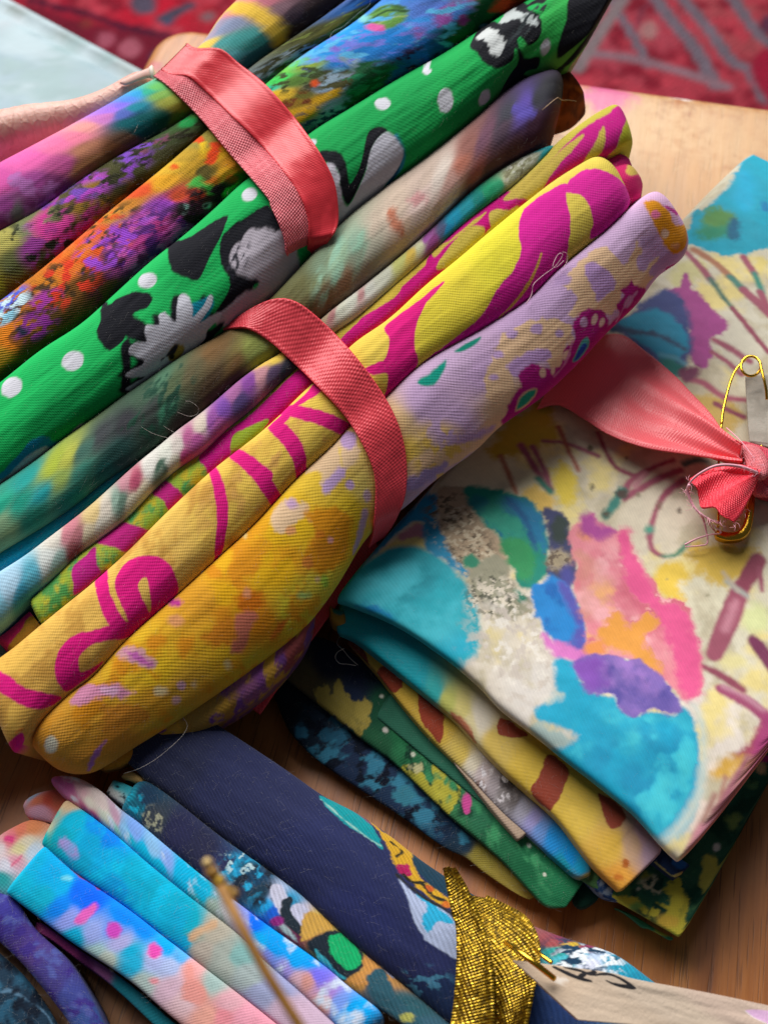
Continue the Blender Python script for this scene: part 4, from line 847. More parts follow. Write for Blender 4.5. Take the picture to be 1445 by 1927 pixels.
# ---- outermost fold: amber at one end, lilac and peach at the other
L9 = [(45, 1402), (75, 1362)] + cut(C89, 138, 1146) + [(1190, 386), (1240, 341)]
g = fold_grid(L9, C9_, BP, zr=BPo(-.0035), seed=14, smooth=16, p=2.25, dent=DB, hr=0.42, d=.009, e0=.0042, e1=.0042, ep=3.0, spacing=2.0)
LL = 'c8a4d4'; PCH = 'f0c8a0'; MP = 'b41c84'
Z9 = lambda *v: z(945, 300, *v)
paint(g, [(60, 1430, 'e8a040'), (100, 1390, 'f0ac40'), (150, 1370, 'eca838'), (150, 1440, 'e09838'), (220, 1400, 'd89030'), (200, 1320, 'ecb434'), (300, 1320, 'e8a830'), (250, 1260, 'f0c02c'), (300, 1270, 'f4c828'), (430, 1215, 'f4c42c'), (380, 1130, 'eca830'), (340, 1300, 'dca838'), (330, 1350, 'ccac38'), (430, 1120, 'f4b81c'), (480, 1170, 'e89420'), (450, 1205, 'e0942c'), (450, 1000, 'f4bc20'), (560, 980, 'f4c424'), (640, 1000, 'ecb81c'), (600, 900, 'f0c840'), (650, 850, 'f0cc70'), (600, 1100, 'e8d444'), (560, 1150, 'e4d83c'), (480, 1250, 'dcc838'), (660, 960, 'ecc830'), (690, 930, 'e8d070'), (520, 1060, 'f4bc1c'),
          (740, 800, 'ecc890'), (760, 850, 'e8c458'), (800, 760, 'ccaad4'), (850, 800, 'ccaad4'), (800, 900, 'c8a8c8'), (780, 940, 'c0a0b8'), (900, 700, 'd0acd8'), (860, 680, 'd0b0d4'), (1000, 600, 'd4b0dc'), (1050, 550, 'd4b0dc'), (1130, 470, 'dcb8e0'), (1180, 430, 'e0bce4'), (1230, 370, 'e4b8dc'), (1280, 420, 'd8a8c8'), (1250, 480, 'd0a8dc'), (950, 760, 'ecc8a0')],
      [('n', 'e89820', 36, .60, .08, 31, (330, 1230, 300)), 
       ('p', Z6(325, 890, 385, 720, 430, 655, 520, 605, 640, 575, 770, 595, 795, 640, 765, 740, 745, 830, 690, 880, 640, 750, 560, 775, 450, 830, 485, 920, 440, 1010, 345, 1010), PCH, 2, 6),
       ('p', Z6(735, 380, 850, 255, 960, 180, 1020, 225, 1080, 285, 1130, 200, 1150, 140, 1200, 285, 1265, 240, 1250, 335, 1180, 425, 1120, 485, 1080, 410, 1050, 510, 1000, 560, 930, 540, 850, 570, 775, 565, 820, 480, 805, 430), PCH, 2, 6),
       ('p', Z6(862, 300, 900, 268, 960, 290, 1018, 340, 1030, 415, 985, 440, 940, 482, 900, 400), 'c8a0d8', 2, 5), ('d', 822, 642, 10, 9, LL, 2, 3), ('p', Z6(730, 330, 790, 350, 770, 390, 700, 400), LL, 3, 5),
       ('p', Z6(0, 1310, 130, 1270, 300, 1170, 430, 1080, 410, 1180, 260, 1300, 60, 1420, -60, 1500, -100, 1400), 'ecc49c', 3, 6), ('n', 'e8c060', 22, .58, .05, 33, (830, 855, 60)), ('s', Z6(170, 1250, 300, 1200, 380, 1160), [4, 8, 3], 'c4a0cc', 3, 5), ('s', Z8(1060, 330, 1150, 290, 1260, 220), [10, 14, 6], 'b098cc', 4, 6),
       ('d', 963, 628, 11, 9, LL, 2, 3), ('d', 1009, 619, 11, 10, LL, 2, 3), ('d', 1051, 627, 8, 7, LL, 2, 3), ('d', 937, 667, 12, 9, LL, 2, 3), ('p', Z6(450, 830, 500, 790, 600, 745, 660, 745, 675, 790, 600, 820, 520, 900, 480, 890), 'c8a0d8', 2, 5), ('d', 1219, 455, 15, 12, LL, 2, 4), ('d', 1208, 494, 11, 15, LL, 2, 4), ('d', 930, 710, 8, 7, LL, 2, 3), ('p', Z6(1215, 340, 1260, 260, 1330, 210, 1380, 240, 1300, 330), 'c8a0d8', 2, 5),
       ('p', Z6(405, 1150, 440, 1075, 480, 1000, 515, 950, 505, 880, 580, 828, 680, 845, 745, 820, 755, 740, 815, 680, 800, 610, 830, 555, 900, 525, 980, 545, 990, 620, 1045, 560, 1040, 500, 1085, 450, 1060, 420, 1112, 400, 1118, 350, 1135, 392, 1195, 420, 1180, 490, 1100, 560, 990, 660, 850, 810, 700, 950, 560, 1060, 460, 1140), MP, 2, 5),
       ('d', 1021, 701, 6, 9, 'f0c8b0', 1.5, 1.5), ('d', 1040, 697, 4, 8, 'f0c8b0', 1.5, 1.5), ('d', 1073, 640, 7, 10, 'f0c8b0', 1.5, 1.5, 20), ('d', 1065, 668, 6, 10, 'f0c8b0', 1.5, 1.5, 30), ('d', 1118, 601, 5, 10, 'f0d0c0', 1.5, 1.5, 20), ('d', 1132, 607, 5, 9, 'f0d0c0', 1.5, 1.5, 20), ('d', 1098, 606, 7, 9, 'd8b0dc', 2, 2), ('d', 1182, 568, 6, 12, 'd0a0d0', 2, 2, 30), ('s', Z6(1150, 430, 1090, 500, 1040, 590), 2, 'd890c8', 1.5, 2), ('s', Z6(700, 890, 760, 820, 800, 700), 2, 'd880b8', 1.5, 2),
       ('p', Z6(488, 1080, 505, 1020, 540, 975, 585, 958, 608, 962, 590, 1005, 535, 1060), 'e0b890', 1.2, 1.5), ('p', Z6(494, 1070, 512, 1022, 545, 982, 585, 965, 600, 968, 583, 1002, 530, 1055), '28a084', 1.2, 1.5),
       ('p', Z6(800, 810, 825, 750, 850, 700, 878, 675, 890, 700, 880, 740, 835, 800), '58b0a8', 1.2, 1.5), ('p', Z6(808, 805, 830, 755, 860, 715, 878, 720, 865, 750, 832, 795), '2850b8', 1.2, 1.5),
       ('p', Z6(-20, 900, 20, 880, 80, 830, 115, 800, 105, 855, 60, 930, 0, 945, -40, 930), '0c9480', 1.5, 2), ('p', Z6(160, 755, 220, 715, 300, 675, 280, 710, 200, 755), '108874', 1.5, 2),
       ('p', Z9(772, 235, 860, 238, 912, 300, 942, 352, 1000, 345, 1003, 420, 985, 490, 925, 512, 872, 455, 828, 370), 'e8981c', 2, 4), ('d', 1233, 404, 9, 8, 'f078a8', 2, 3), ('d', 1249, 440, 8, 9, 'f0c8b0', 2, 3), ('d', 1270, 462, 8, 5, 'e8a070', 3, 4),
       ('p', Z9(745, 150, 800, 118, 860, 110, 930, 135, 1010, 205, 1030, 240, 960, 235, 890, 190, 830, 178, 770, 182), 'b82090', 2, 4), ('d', 1254, 352, 9, 7, 'd8a8d0', 2, 2), ('s', Z9(870, 248, 940, 290, 1000, 320), [3, 7, 4], 'c02890', 2, 4), ('d', 1308, 412, 14, 16, 'ec9838', 3, 5), ('p', Z9(940, 280, 1000, 260, 1020, 330, 960, 350), 'd8a8dc', 2, 4), ('d', 1300, 438, 8, 5, '50b0a8', 3, 3), ('p', Z9(890, 590, 960, 560, 920, 610), 'b82090', 2, 3),
       # amber end
       ('p', Z8(505, 255, 600, 155, 720, 45, 790, 100, 805, 160, 722, 232, 690, 130, 700, 265, 640, 335, 580, 335, 590, 262), 'ecc8a0', 3, 6), ('d', 656, 830, 15, 17, LL, 3, 4), ('s', Z8(700, 255, 665, 300, 620, 345), [8, 9, 10], 'ccaadc', 3, 4), ('d', 659, 912, 8, 9, LL, 2, 2), ('d', 690, 933, 7, 12, 'd8b8c8', 3, 3), ('s', Z8(830, 470, 800, 600, 765, 700), [6, 8, 3], 'c4a4c0', 3, 4),
       ('p', Z8(325, 480, 400, 408, 520, 440, 500, 492, 430, 540, 380, 585, 332, 560), 'ecc8a0', 3, 6), ('d', 550, 948, 12, 9, 'd0a8cc', 4, 4), ('d', 548, 999, 10, 9, 'eca468', 2, 3), ('d', 587, 975, 8, 9, 'f4c88c', 2, 3),
       ('p', Z8(510, 480, 620, 445, 740, 488, 752, 600, 720, 725, 620, 810, 515, 765, 485, 700, 560, 600), 'e4981c', 8, 10), ('d', 600, 1008, 10, 8, 'dc8424', 3, 5), ('d', 578, 1060, 11, 10, 'dc8838', 3, 5), ('d', 622, 1017, 6, 7, 'eca8a8', 2, 3), ('p', Z8(560, 650, 650, 640, 660, 700, 600, 730), 'd88c20', 5, 8), ('d', 598, 1090, 5, 5, 'e8c090', 3, 3), ('d', 570, 1120, 12, 8, 'b8d878', 5, 5), ('d', 612, 1095, 8, 12, 'b4d84c', 5, 5),
       ('p', Z8(140, 940, 200, 900, 275, 920, 270, 980, 200, 1020, 150, 1010), 'e07c18', 6, 8), ('d', 465, 1115, 7, 8, 'e89868', 3, 4), ('p', Z8(128, 1028, 240, 1025, 212, 1105, 155, 1225, 95, 1238, 110, 1150), 'd87c64', 3, 4), ('p', Z8(20, 1080, 110, 1040, 120, 1140, 90, 1200, 0, 1200, -60, 1160), 'e08c24', 5, 7), ('s', Z8(320, 1160, 370, 1100, 410, 1050), [3, 6, 2], 'e07c28', 4, 5),
       ('d', 260, 1236, 22, 14, 'e0a0a0', 4, 6, 25), ('p', R5(440, 660, 490, 635, 540, 650, 585, 700, 560, 715, 500, 690), 'e0a4ac', 3, 6), ('s', R5(480, 655, 530, 680, 560, 700), [3, 6, 3], 'cc68b8', 3, 6), ('p', R5(270, 830, 330, 780, 430, 775, 510, 805, 470, 828, 380, 825, 300, 850), 'e898bc', 3, 6), ('d', 208, 1300, 20, 9, 'f0b8dc', 3, 5, 10),
       ('d', 96, 1401, 13, 16, 'f4f0d8', 3, 3), ('d', 342, 1290, 10, 9, 'e4b0c4', 2, 3), ('d', 333, 1318, 9, 8, 'e4b0b0', 2, 3), ('d', 303, 1300, 13, 10, 'ecd4a0', 4, 4), ('d', 365, 1288, 7, 7, 'e8c89c', 4, 4), ('s', R5(400, 990, 360, 1040, 335, 1100), [2, 6, 2], 'b870b0', 2, 4), ('d', 330, 1133, 12, 8, 'c83c98', 4, 5), ('d', 332, 1168, 14, 11, 'e8a068', 4, 5), ('p', R5(380, 870, 500, 850, 560, 900, 480, 940, 400, 960), 'dc9030', 7, 8), ('d', 430, 1252, 8, 8, 'e8d090', 4, 4), ('s', Z8(180, 600, 150, 560, 110, 620), 3, 'f4d890', 4, 5)],
      warp=8, wpow=2.0, seed=14, bleed=1.2, mottle=.05)
o9 = cloth('folded_fabric', g, PLAINC, 'outermost plump fabric fold, amber yellow at one end, lilac with magenta paisley at the other', G_MID)
# the layer of the same cloth tucked beneath it
ga = fold_grid([(262, 1392), (340, 1335), (430, 1275), (520, 1210), (600, 1130)], [(275, 1412), (352, 1388), (440, 1345), (520, 1285), (588, 1205)], BPo(-.0042), seed=15, hr=.7, d=.006, e0=.002, e1=.003)
paint(ga, [(300, 1390, 'b89030'), (400, 1340, 'a88440'), (470, 1290, '9c6090'), (500, 1260, '8c5098'), (560, 1210, 'a05050'), (440, 1330, 'b08440')], [('n', '7c4c98', 24, .55, .06, 3), ('n', 'd0a040', 24, .6, .06, 4)], seed=15)
cloth('under_fold', ga, PLAINC, None, None, o9)
ga = fold_grid([(345, 1340), (420, 1300), (500, 1235)], [(365, 1398), (440, 1372), (520, 1300)], BPo(-.0062), seed=16, hr=.5, d=.003, e0=.002, e1=.003)
paint(ga, 'b08040', [('n', '7c4c98', 24, .5, .06, 3)], seed=16)
# hollow end of the fold (rolled-in lip)
ga = fold_grid([(172, 1418), (215, 1398), (262, 1384)], [(190, 1452), (232, 1440), (268, 1412)], BPo(-.0040), seed=17, hr=.5, d=.003, e0=.001, e1=.002)
paint(ga, 'c48428', [], seed=17)
cloth('rolled_lip', ga, PLAINC, None, None, o9)
# ================================================================== the flat folded stack at the right
G_ST = 'folded fabrics in the stack on the right'
Z11 = lambda *v: z(945, 1300, *v)
Z12 = lambda *v: z(400, 1200, *v)
Z13 = lambda *v: z(600, 1427, *v)
Zb = lambda *v: z(945, 800, *v)
R6 = lambda *v: z(600, 900, *v, s=1.71)
lip = [(614, 1130), (642, 1137), (711, 1163), (774, 1198), (850, 1253), (900, 1297), (945, 1344), (1028, 1407), (1118, 1480), (1187, 1537), (1250, 1605), (1292, 1640)]
ZC = .0098
def far_edge(near0, near1, far0, zz):
    w = zplane(zz)([near0, near1, far0])
    p4 = w[2] + (w[1] - w[0]) * 1.06
    return [far0, tuple(project(((w[2] + p4) / 2)[None])[0]), tuple(project(p4[None])[0])]
g = fold_grid(lip, far_edge(lip[0], lip[-1], (1400, 292), ZC), zplane(ZC), p=6, h=.0018, d=.0016, e0=.0014, e1=.0014, ep=2.6, up=True, seed=21, wrinkle=.00016, spacing=2.1, inset=.01)
PC = 'a4566a'; PC2 = '96485c'; CR = 'ddd2ba'
paint(g, [(900, 1300, 'e4d8c8'), (1000, 1000, 'dcd0b4'), (1150, 900, 'd8ccb4'), (1250, 950, 'dccfb8'), (1350, 1150, 'e0d8bc'), (1400, 1250, 'e4dcc4'), (1350, 1350, 'e8dcd0'), (1200, 500, 'd4ccb4'), (1350, 600, 'd8d0bc'), (1300, 800, 'd4c8ac'), (1000, 850, 'dcd0a8'), (1260, 1590, 'ecd4c8'), (1400, 1480, 'ecd0c0'), (780, 1230, 'd8c8c0'), (1000, 1180, 'e4d8c4'), (1000, 1290, 'dcd4cc')],
      [('n', 'c4b89c', 40, .60, .10, 41), ('n', 'ecd890', 60, .64, .08, 42),
       # yellow washes
       ('p', Z6(330, 1310, 480, 1130, 640, 1020, 710, 1120, 690, 1200, 570, 1290, 450, 1330), 'ccaa34', 9, 8), ('d', 1060, 908, 22, 40, 'ecd04c', 8, 10, -10), ('d', 1010, 940, 30, 26, 'ecc868', 9, 10), ('p', Zb(40, -60, 280, 20, 300, 90, 180, 110, 30, 60), 'd0b038', 8, 8), ('p', Zb(150, 350, 260, 380, 270, 470, 190, 470), 'e8c060', 8, 8),
       ('p', Zb(820, 830, 870, 740, 960, 740, 1010, 820, 960, 880, 990, 960, 900, 950, 840, 900), 'ecc850', 6, 8), ('p', Zb(1000, 720, 1100, 640, 1300, 650, 1400, 720, 1300, 840, 1150, 860), 'dcb850', 10, 12), ('d', 1420, 1165, 28, 26, 'dce0a4', 10, 8), ('d', 1380, 1245, 26, 14, 'e8dca0', 9, 8), ('d', 1430, 500, 14, 16, 'e4d080', 6, 6), ('p', Z9(900, 640, 980, 560, 1100, 560, 1050, 660, 950, 700), 'd8d098', 6, 8),
       ('p', Z9(1040, 1290, 1200, 1290, 1300, 1400, 1200, 1500, 1090, 1400), 'd0b060', 8, 8),
       # coloured-pencil strokes
       ('s', Zb(100, 110, 170, 220, 240, 340), 6, PC), ('s', Zb(165, 120, 220, 230, 262, 350), 5, PC), ('s', Zb(195, 290, 230, 330, 262, 362), 6, '38806c', 3), ('s', Zb(-10, 170, 40, 280, 75, 370), 4, 'b06a50'), ('s', Zb(225, 88, 350, 100, 520, 168), 4, PC), ('s', Zb(305, 10, 350, 120, 412, 245), 4, 'b0604c'), ('s', Zb(520, 40, 560, 140, 620, 230, 730, 285), 4, PC2),
       ('s', Zb(930, 190, 800, 240, 700, 300, 670, 350), [4, 5, 6], PC), ('s', Zb(970, 245, 860, 285, 740, 350, 660, 400), 6, PC), ('s', Zb(780, 260, 720, 330), 5, 'c48890', 3), ('s', Zb(650, 360, 610, 430, 560, 490), 8, '3c8478', 3, 3), ('d', 1170, 932, 10, 10, '50443c', 4, 5), ('d', 1140, 967, 9, 7, '564c3c', 4, 4), ('s', Zb(990, 210, 1060, 190, 1110, 200), 6, '46746c', 4, 3),
       ('s', Zb(980, 300, 890, 370, 840, 450, 812, 540, 800, 620, 820, 680, 870, 715), [6, 6, 5, 5, 5, 4], PC), ('s', Zb(870, 715, 940, 705, 1000, 650), 4, '5c8c70', 2, 3), ('d', 1223, 995, 8, 7, '50a088', 4, 4), ('d', 1240, 950, 6, 8, '8a7060', 4, 4),
       ('s', Zb(1300, 880, 1230, 1060, 1150, 1240), [14, 17, 13], PC), ('s', Zb(1270, 960, 1210, 1110), [6, 7], 'c88494', 4, 3), ('s', Zb(1385, 740, 1350, 800, 1305, 880), [14, 14, 10], PC2), ('s', Zb(1395, 780, 1410, 900), 4, PC), ('s', Zb(1220, 850, 1330, 930), 4, 'b4b8b0', 4), ('s', Zb(1360, 1170, 1420, 1240, 1500, 1360), [9, 12, 13], '7c3458'), ('s', Zb(1040, 1285, 1180, 1360, 1300, 1440), [4, 6, 7], PC2), ('s', Zb(1200, 800, 1280, 900), 2, 'c8b8a8', 3),
       ('s', Z11(1180, -10, 1330, 60, 1450, 160), [7, 9, 11], 'a44c70'), ('s', Z11(1200, -20, 1320, 30, 1420, 110), 3, 'c88ca0', 3), ('s', Z11(1460, 200, 1390, 300, 1280, 360), [15, 14, 8], 'a44c60', 4, 4), ('p', Z11(1400, 130, 1500, 160, 1500, 420, 1440, 330, 1380, 250), 'a84074', 5, 5), ('d', 1390, 1440, 26, 18, 'd8a850', 9, 8, -40), ('p', Z11(1130, 440, 1210, 380, 1290, 360, 1270, 420, 1180, 480), 'd8a848', 8, 6),
       ('s', Z11(1210, 480, 1240, 590), 4, 'b08070', 3), ('s', Z11(1155, 570, 1190, 660), 4, 'a87c70', 3), ('s', Z11(1285, 440, 1305, 510), 4, 'b08070', 3), ('s', Z11(1335, 360, 1350, 430), 4, 'a06070', 3), ('s', Z11(1090, 740, 1130, 745, 1170, 715), 6, 'd890a0', 4),
       
       ('d', 1110, 843, 3, 4, '6c6048', 2, 4), ('d', 1114, 917, 4, 5, '6c6450', 3, 5), ('d', 1231, 961, 4, 3, '6c6450', 2, 5), ('d', 1277, 961, 4, 5, '64584c', 2, 5), ('d', 1178, 863, 3, 3, '7c7460', 2, 4), ('d', 1255, 1090, 3, 3, '8c8468', 2, 4), ('d', 1200, 930, 3, 3, '8c7c68', 2, 4), ('d', 1330, 1120, 3, 2, '8c8468', 2, 4),
       # top corner: turquoise and magenta bloom
       ('p', Z9(1020, 300, 1100, 270, 1240, 120, 1340, -30, 1520, -40, 1560, 480, 1430, 482, 1372, 495, 1330, 525, 1285, 515, 1210, 525, 1130, 500, 1050, 470, 990, 450), '10a4c0', 2, 6), ('p', Z9(1090, 320, 1150, 260, 1240, 340, 1260, 400, 1140, 440, 1060, 410), '2c9070', 9, 8), ('d', 1350, 410, 30, 18, '5c9450', 9, 10), ('d', 1380, 432, 12, 18, '10688c', 7, 8), ('d', 1400, 360, 20, 40, '18b0d8', 12, 10), ('d', 1440, 390, 10, 10, '0c80b4', 5, 8),
       ('s', Z9(985, 490, 1080, 590, 1130, 650), 6, PC), ('s', Z9(1130, 650, 1200, 750, 1260, 820), 5, '4c7468', 3), ('s', Z9(1250, 810, 1340, 920, 1445, 1050), 6, PC2), ('s', Z9(1040, 490, 1150, 560, 1240, 640), 8, 'b0785c', 3), ('s', Z9(1240, 640, 1310, 710), 8, '54887c', 3), ('s', Z9(1310, 710, 1400, 790, 1460, 850), 9, PC), ('s', Z9(1310, 530, 1370, 620), 7, PC), ('s', Z9(1370, 620, 1410, 720), 6, '3c8c7c', 3), ('s', Z9(1400, 720, 1450, 830), 7, PC),
       ('p', Z9(880, 720, 930, 695, 970, 685, 988, 625, 1012, 632, 1015, 680, 1065, 725, 1110, 790, 1170, 835, 1222, 890, 1205, 935, 1130, 980, 1142, 1060, 1100, 1135, 1030, 1110, 1000, 1000, 1000, 900, 930, 800), 'ac4890', 3, 6), ('p', Z9(700, 830, 780, 760, 880, 700, 960, 740, 1020, 850, 1030, 960, 1020, 1080, 960, 1170, 880, 1130, 700, 1000, 600, 900), '3c4884', 6, 6), ('p', Z9(640, 880, 740, 830, 830, 810, 900, 840, 960, 890, 1005, 950, 1000, 1040, 920, 1110, 830, 1050, 700, 960), '0c8cb0', 4, 5), ('s', Z9(600, 920, 720, 935, 850, 960, 985, 1030), [8, 7, 6, 4], '28486c', 4, 4), ('d', 1265, 690, 26, 16, '0c7870', 8, 6, 20), ('s', Z9(860, 1060, 940, 1080, 990, 1110), 4, '58a0b8', 4),
       ('s', Z9(1150, 980, 1240, 1030, 1345, 1100), 6, PC), ('s', Z9(1140, 1050, 1220, 1100, 1300, 1170), 5, PC), ('s', Z9(1000, 1190, 1100, 1220, 1200, 1290, 1330, 1310), [8, 7, 6, 5], 'b05c70', 3), ('s', Z9(1160, 1330, 1260, 1380, 1310, 1400), 5, PC2), ('p', Z9(960, 1150, 1060, 1120, 1070, 1170, 1000, 1210), '80385c', 4, 4),
       # the big turquoise pool, the gold crackle, blue and green
       ('p', z(400, 800, 900, 660, 1060, 585, 1170, 600, 1190, 690, 1060, 690, 940, 720, 860, 760), 'd8c478', 8, 5),
       ('p', [(600, 1125), (650, 1085), (690, 1056), (730, 1033), (775, 1026), (815, 1040), (858, 1075), (888, 1118), (903, 1170), (900, 1220), (878, 1246), (842, 1262), (760, 1230), (690, 1180), (630, 1160)], '14a8b8', 5, 2), ('d', 850, 1215, 40, 30, '0cacc8', 12, 8),
       ('s', z(400, 800, 780, 980, 900, 1010, 1000, 1060), [6, 8, 4], '1488c4', 5, 5),
       ('p', z(400, 800, 1010, 600, 1060, 560, 1110, 530, 1160, 545, 1158, 600, 1100, 605, 1030, 625), 'c0808c', 3, 4),
       ('p', z(400, 800, 1170, 380, 1250, 380, 1250, 480, 1290, 640, 1320, 715, 1410, 790, 1380, 830, 1280, 750, 1170, 680, 1150, 560, 1100, 515, 1000, 590, 920, 680, 860, 690, 960, 570, 1060, 480), '1c8cb8', 2, 5), ('s', z(400, 800, 1190, 400, 1250, 440, 1240, 520, 1300, 660), 5, '28608c', 4, 5),
       ('p', R6(375, 50, 430, 30, 485, 38, 522, 110, 582, 190, 612, 260, 622, 340, 680, 392, 700, 445, 645, 440, 600, 452, 520, 405, 480, 300, 440, 255, 400, 180), 'b49c80', 2, 6), ('n', '6c5c48', 7, .58, .06, 44, (850, 960, 44)), ('n', '6c5c48', 7, .58, .06, 53, (885, 1030, 40)), ('n', 'd0c0a4', 6, .60, .05, 45, (870, 990, 50)), ('n', 'd4c4a8', 6, .58, .05, 54, (905, 1065, 40)), ('p', R6(480, 290, 560, 250, 612, 270, 622, 345, 680, 395, 690, 430, 600, 450, 520, 400), 'a09c84', 4, 9), ('n', '585848', 7, .56, .06, 46, (925, 1120, 42)), ('n', 'e4d8c4', 6, .57, .05, 47, (930, 1130, 46)),
       ('d', 885, 1057, 15, 12, '2c8c6c', 2, 5), ('d', 978, 1120, 8, 13, '208068', 2, 4, -30), ('n', 'ece4d8', 9, .60, .07, 48, (985, 1200, 80)), ('n', 'd0c4b8', 12, .62, .08, 49, (985, 1220, 100)),
       ('p', R6(470, 40, 500, 28, 540, 33, 625, 45, 695, 90, 722, 150, 738, 205, 735, 300, 690, 352, 640, 345, 612, 250, 570, 180, 510, 120), '108c78', 2, 5), ('p', R6(600, 60, 690, 90, 725, 160, 730, 250, 690, 200, 640, 130), '1478a4', 5, 7), ('p', R6(590, 190, 650, 190, 700, 240, 680, 320, 640, 320, 600, 250), '30985c', 6, 7), ('d', 900, 945, 16, 14, '108088', 5, 6), ('s', R6(600, 60, 660, 130, 700, 230), 4, '10588c', 4, 5),
       ('p', R6(722, 110, 750, 98, 792, 115, 806, 170, 830, 260, 832, 325, 760, 355, 735, 290, 742, 200), '40446c', 2, 5), ('d', 1053, 995, 16, 26, '32403c', 5, 6), ('d', 1050, 1053, 22, 20, 'a8987c', 4, 7), ('n', '6c5c4c', 7, .55, .04, 51, (1050, 1053, 24)), ('d', 1068, 1085, 15, 20, '4c4c98', 6, 6),
       ('p', R6(685, 350, 720, 330, 755, 310, 805, 355, 850, 430, 865, 530, 845, 585, 765, 535, 720, 480, 690, 420), '1c88d4', 2, 5), ('p', R6(770, 330, 810, 355, 850, 430, 868, 530, 845, 590, 800, 560, 830, 480, 790, 400), '5858b4', 6, 6), ('p', R6(720, 500, 780, 535, 862, 560, 850, 590, 800, 590, 750, 565), 'e07cc8', 4, 6),
       ('p', R6(805, 200, 815, 150, 850, 128, 880, 108, 902, 140, 960, 165, 992, 168, 1012, 230, 1040, 290, 1080, 340, 1100, 385, 1172, 400, 1202, 480, 1222, 560, 1232, 610, 1228, 690, 1182, 718, 1150, 695, 1100, 650, 1000, 590, 900, 575, 858, 560, 850, 440, 820, 360, 832, 300), 'e88c98', 1.5, 5),
       ('p', R6(960, 170, 1000, 180, 1040, 290, 1100, 385, 1172, 405, 1205, 490, 1225, 580, 1225, 690, 1180, 712, 1150, 640, 1130, 560, 1080, 440, 1020, 400, 980, 300), 'ec5c94', 8, 8), ('p', R6(830, 240, 900, 270, 950, 380, 900, 450, 850, 440, 830, 350), 'dc9488', 9, 8), ('d', 1105, 1000, 14, 22, 'dc8c60', 7, 7), ('p', R6(835, 130, 880, 110, 902, 145, 960, 168, 900, 200, 850, 180), 'b04c98', 6, 6), ('d', 1180, 1220, 30, 20, 'f0a0b4', 8, 8),
       ('p', R6(890, 500, 920, 460, 960, 435, 1000, 480, 1050, 425, 1085, 470, 1040, 520, 1080, 575, 1110, 630, 1060, 620, 1000, 580, 940, 550), 'eca044', 5, 8), ('p', R6(850, 540, 900, 520, 920, 560, 870, 575), 'f09850', 5, 6), ('d', 1230, 1350, 0.1, 0.1, CR),
       ('p', Z11(240, 60, 300, 20, 390, -30, 440, -60, 470, 20, 400, 50, 300, 60), '98c0c8', 9, 8),
       ('p', [(1043, 1246), (1062, 1240), (1082, 1250), (1097, 1286), (1120, 1303), (1155, 1309), (1167, 1333), (1190, 1347), (1220, 1338), (1266, 1344), (1284, 1330), (1302, 1352), (1316, 1400), (1320, 1460), (1310, 1515), (1282, 1560), (1235, 1585), (1187, 1545), (1118, 1490), (1060, 1440), (1024, 1404), (1060, 1399), (1085, 1390), (1062, 1372), (1010, 1352), (1018, 1325), (1058, 1318), (1045, 1280)], '12a8cc', 3, 5), ('d', 1250, 1540, 40, 30, '14a8c8', 12, 6), ('p', Z11(140, 200, 240, 190, 350, 240, 350, 300, 240, 310), 'a8bcb8', 6, 8), ('p', Z11(1020, 60, 1060, 130, 1080, 300, 1060, 480, 1000, 640, 900, 770, 820, 800, 900, 820, 1010, 720, 1090, 560, 1110, 300, 1080, 120), 'c8d4cc', 7, 4),
       ('p', R6(818, 600, 860, 570, 905, 568, 1000, 580, 1085, 620, 1140, 680, 1168, 740, 1130, 762, 1080, 745, 1050, 755, 1010, 768, 962, 735, 950, 702, 885, 692, 840, 650), '8068b8', 1.5, 5), ('p', R6(820, 600, 860, 575, 920, 590, 940, 670, 880, 685, 840, 650), '8850b8', 6, 6),
       # washes inside the pools, where the paint ran
       ('n', '44c8d8', 46, .56, .14, 61, (1190, 1450, 120), '12a8cc'), ('n', '0c90b8', 60, .56, .12, 62, (1220, 1480, 110), '12a8cc'), ('n', '40bccc', 50, .56, .14, 63, (760, 1140, 100), '14a8b8'), ('n', '0c94a4', 60, .57, .12, 64, (740, 1120, 90), '14a8b8'),
       ('n', 'f4b0b4', 34, .56, .14, 65, (1170, 1130, 110), 'e88c98'), ('n', 'd86c80', 40, .58, .12, 66, (1190, 1150, 120), 'e88c98'), ('n', 'f0b070', 30, .60, .12, 67, (1150, 1170, 70), 'e88c98'), ('n', '5c50a4', 30, .57, .12, 68, (1200, 1290, 60), '8068b8'), ('n', 'a078c8', 26, .58, .12, 69, (1170, 1290, 60), '8068b8'),
       ('n', '0c6c90', 30, .57, .12, 70, (960, 990, 60), '108c78'), ('n', '2c9c84', 30, .56, .12, 71, (930, 1000, 60), '108c78'), ('n', '1068b8', 26, .58, .12, 72, (1050, 1140, 50), '1c88d4')],
      warp=14, wpow=1.6, seed=21, mottle=.09, bleed=2.4)
cloth('folded_fabric', g, SATEEN, 'cream watercolour print fabric topping the stack, with turquoise pools and a pink bloom', G_ST)

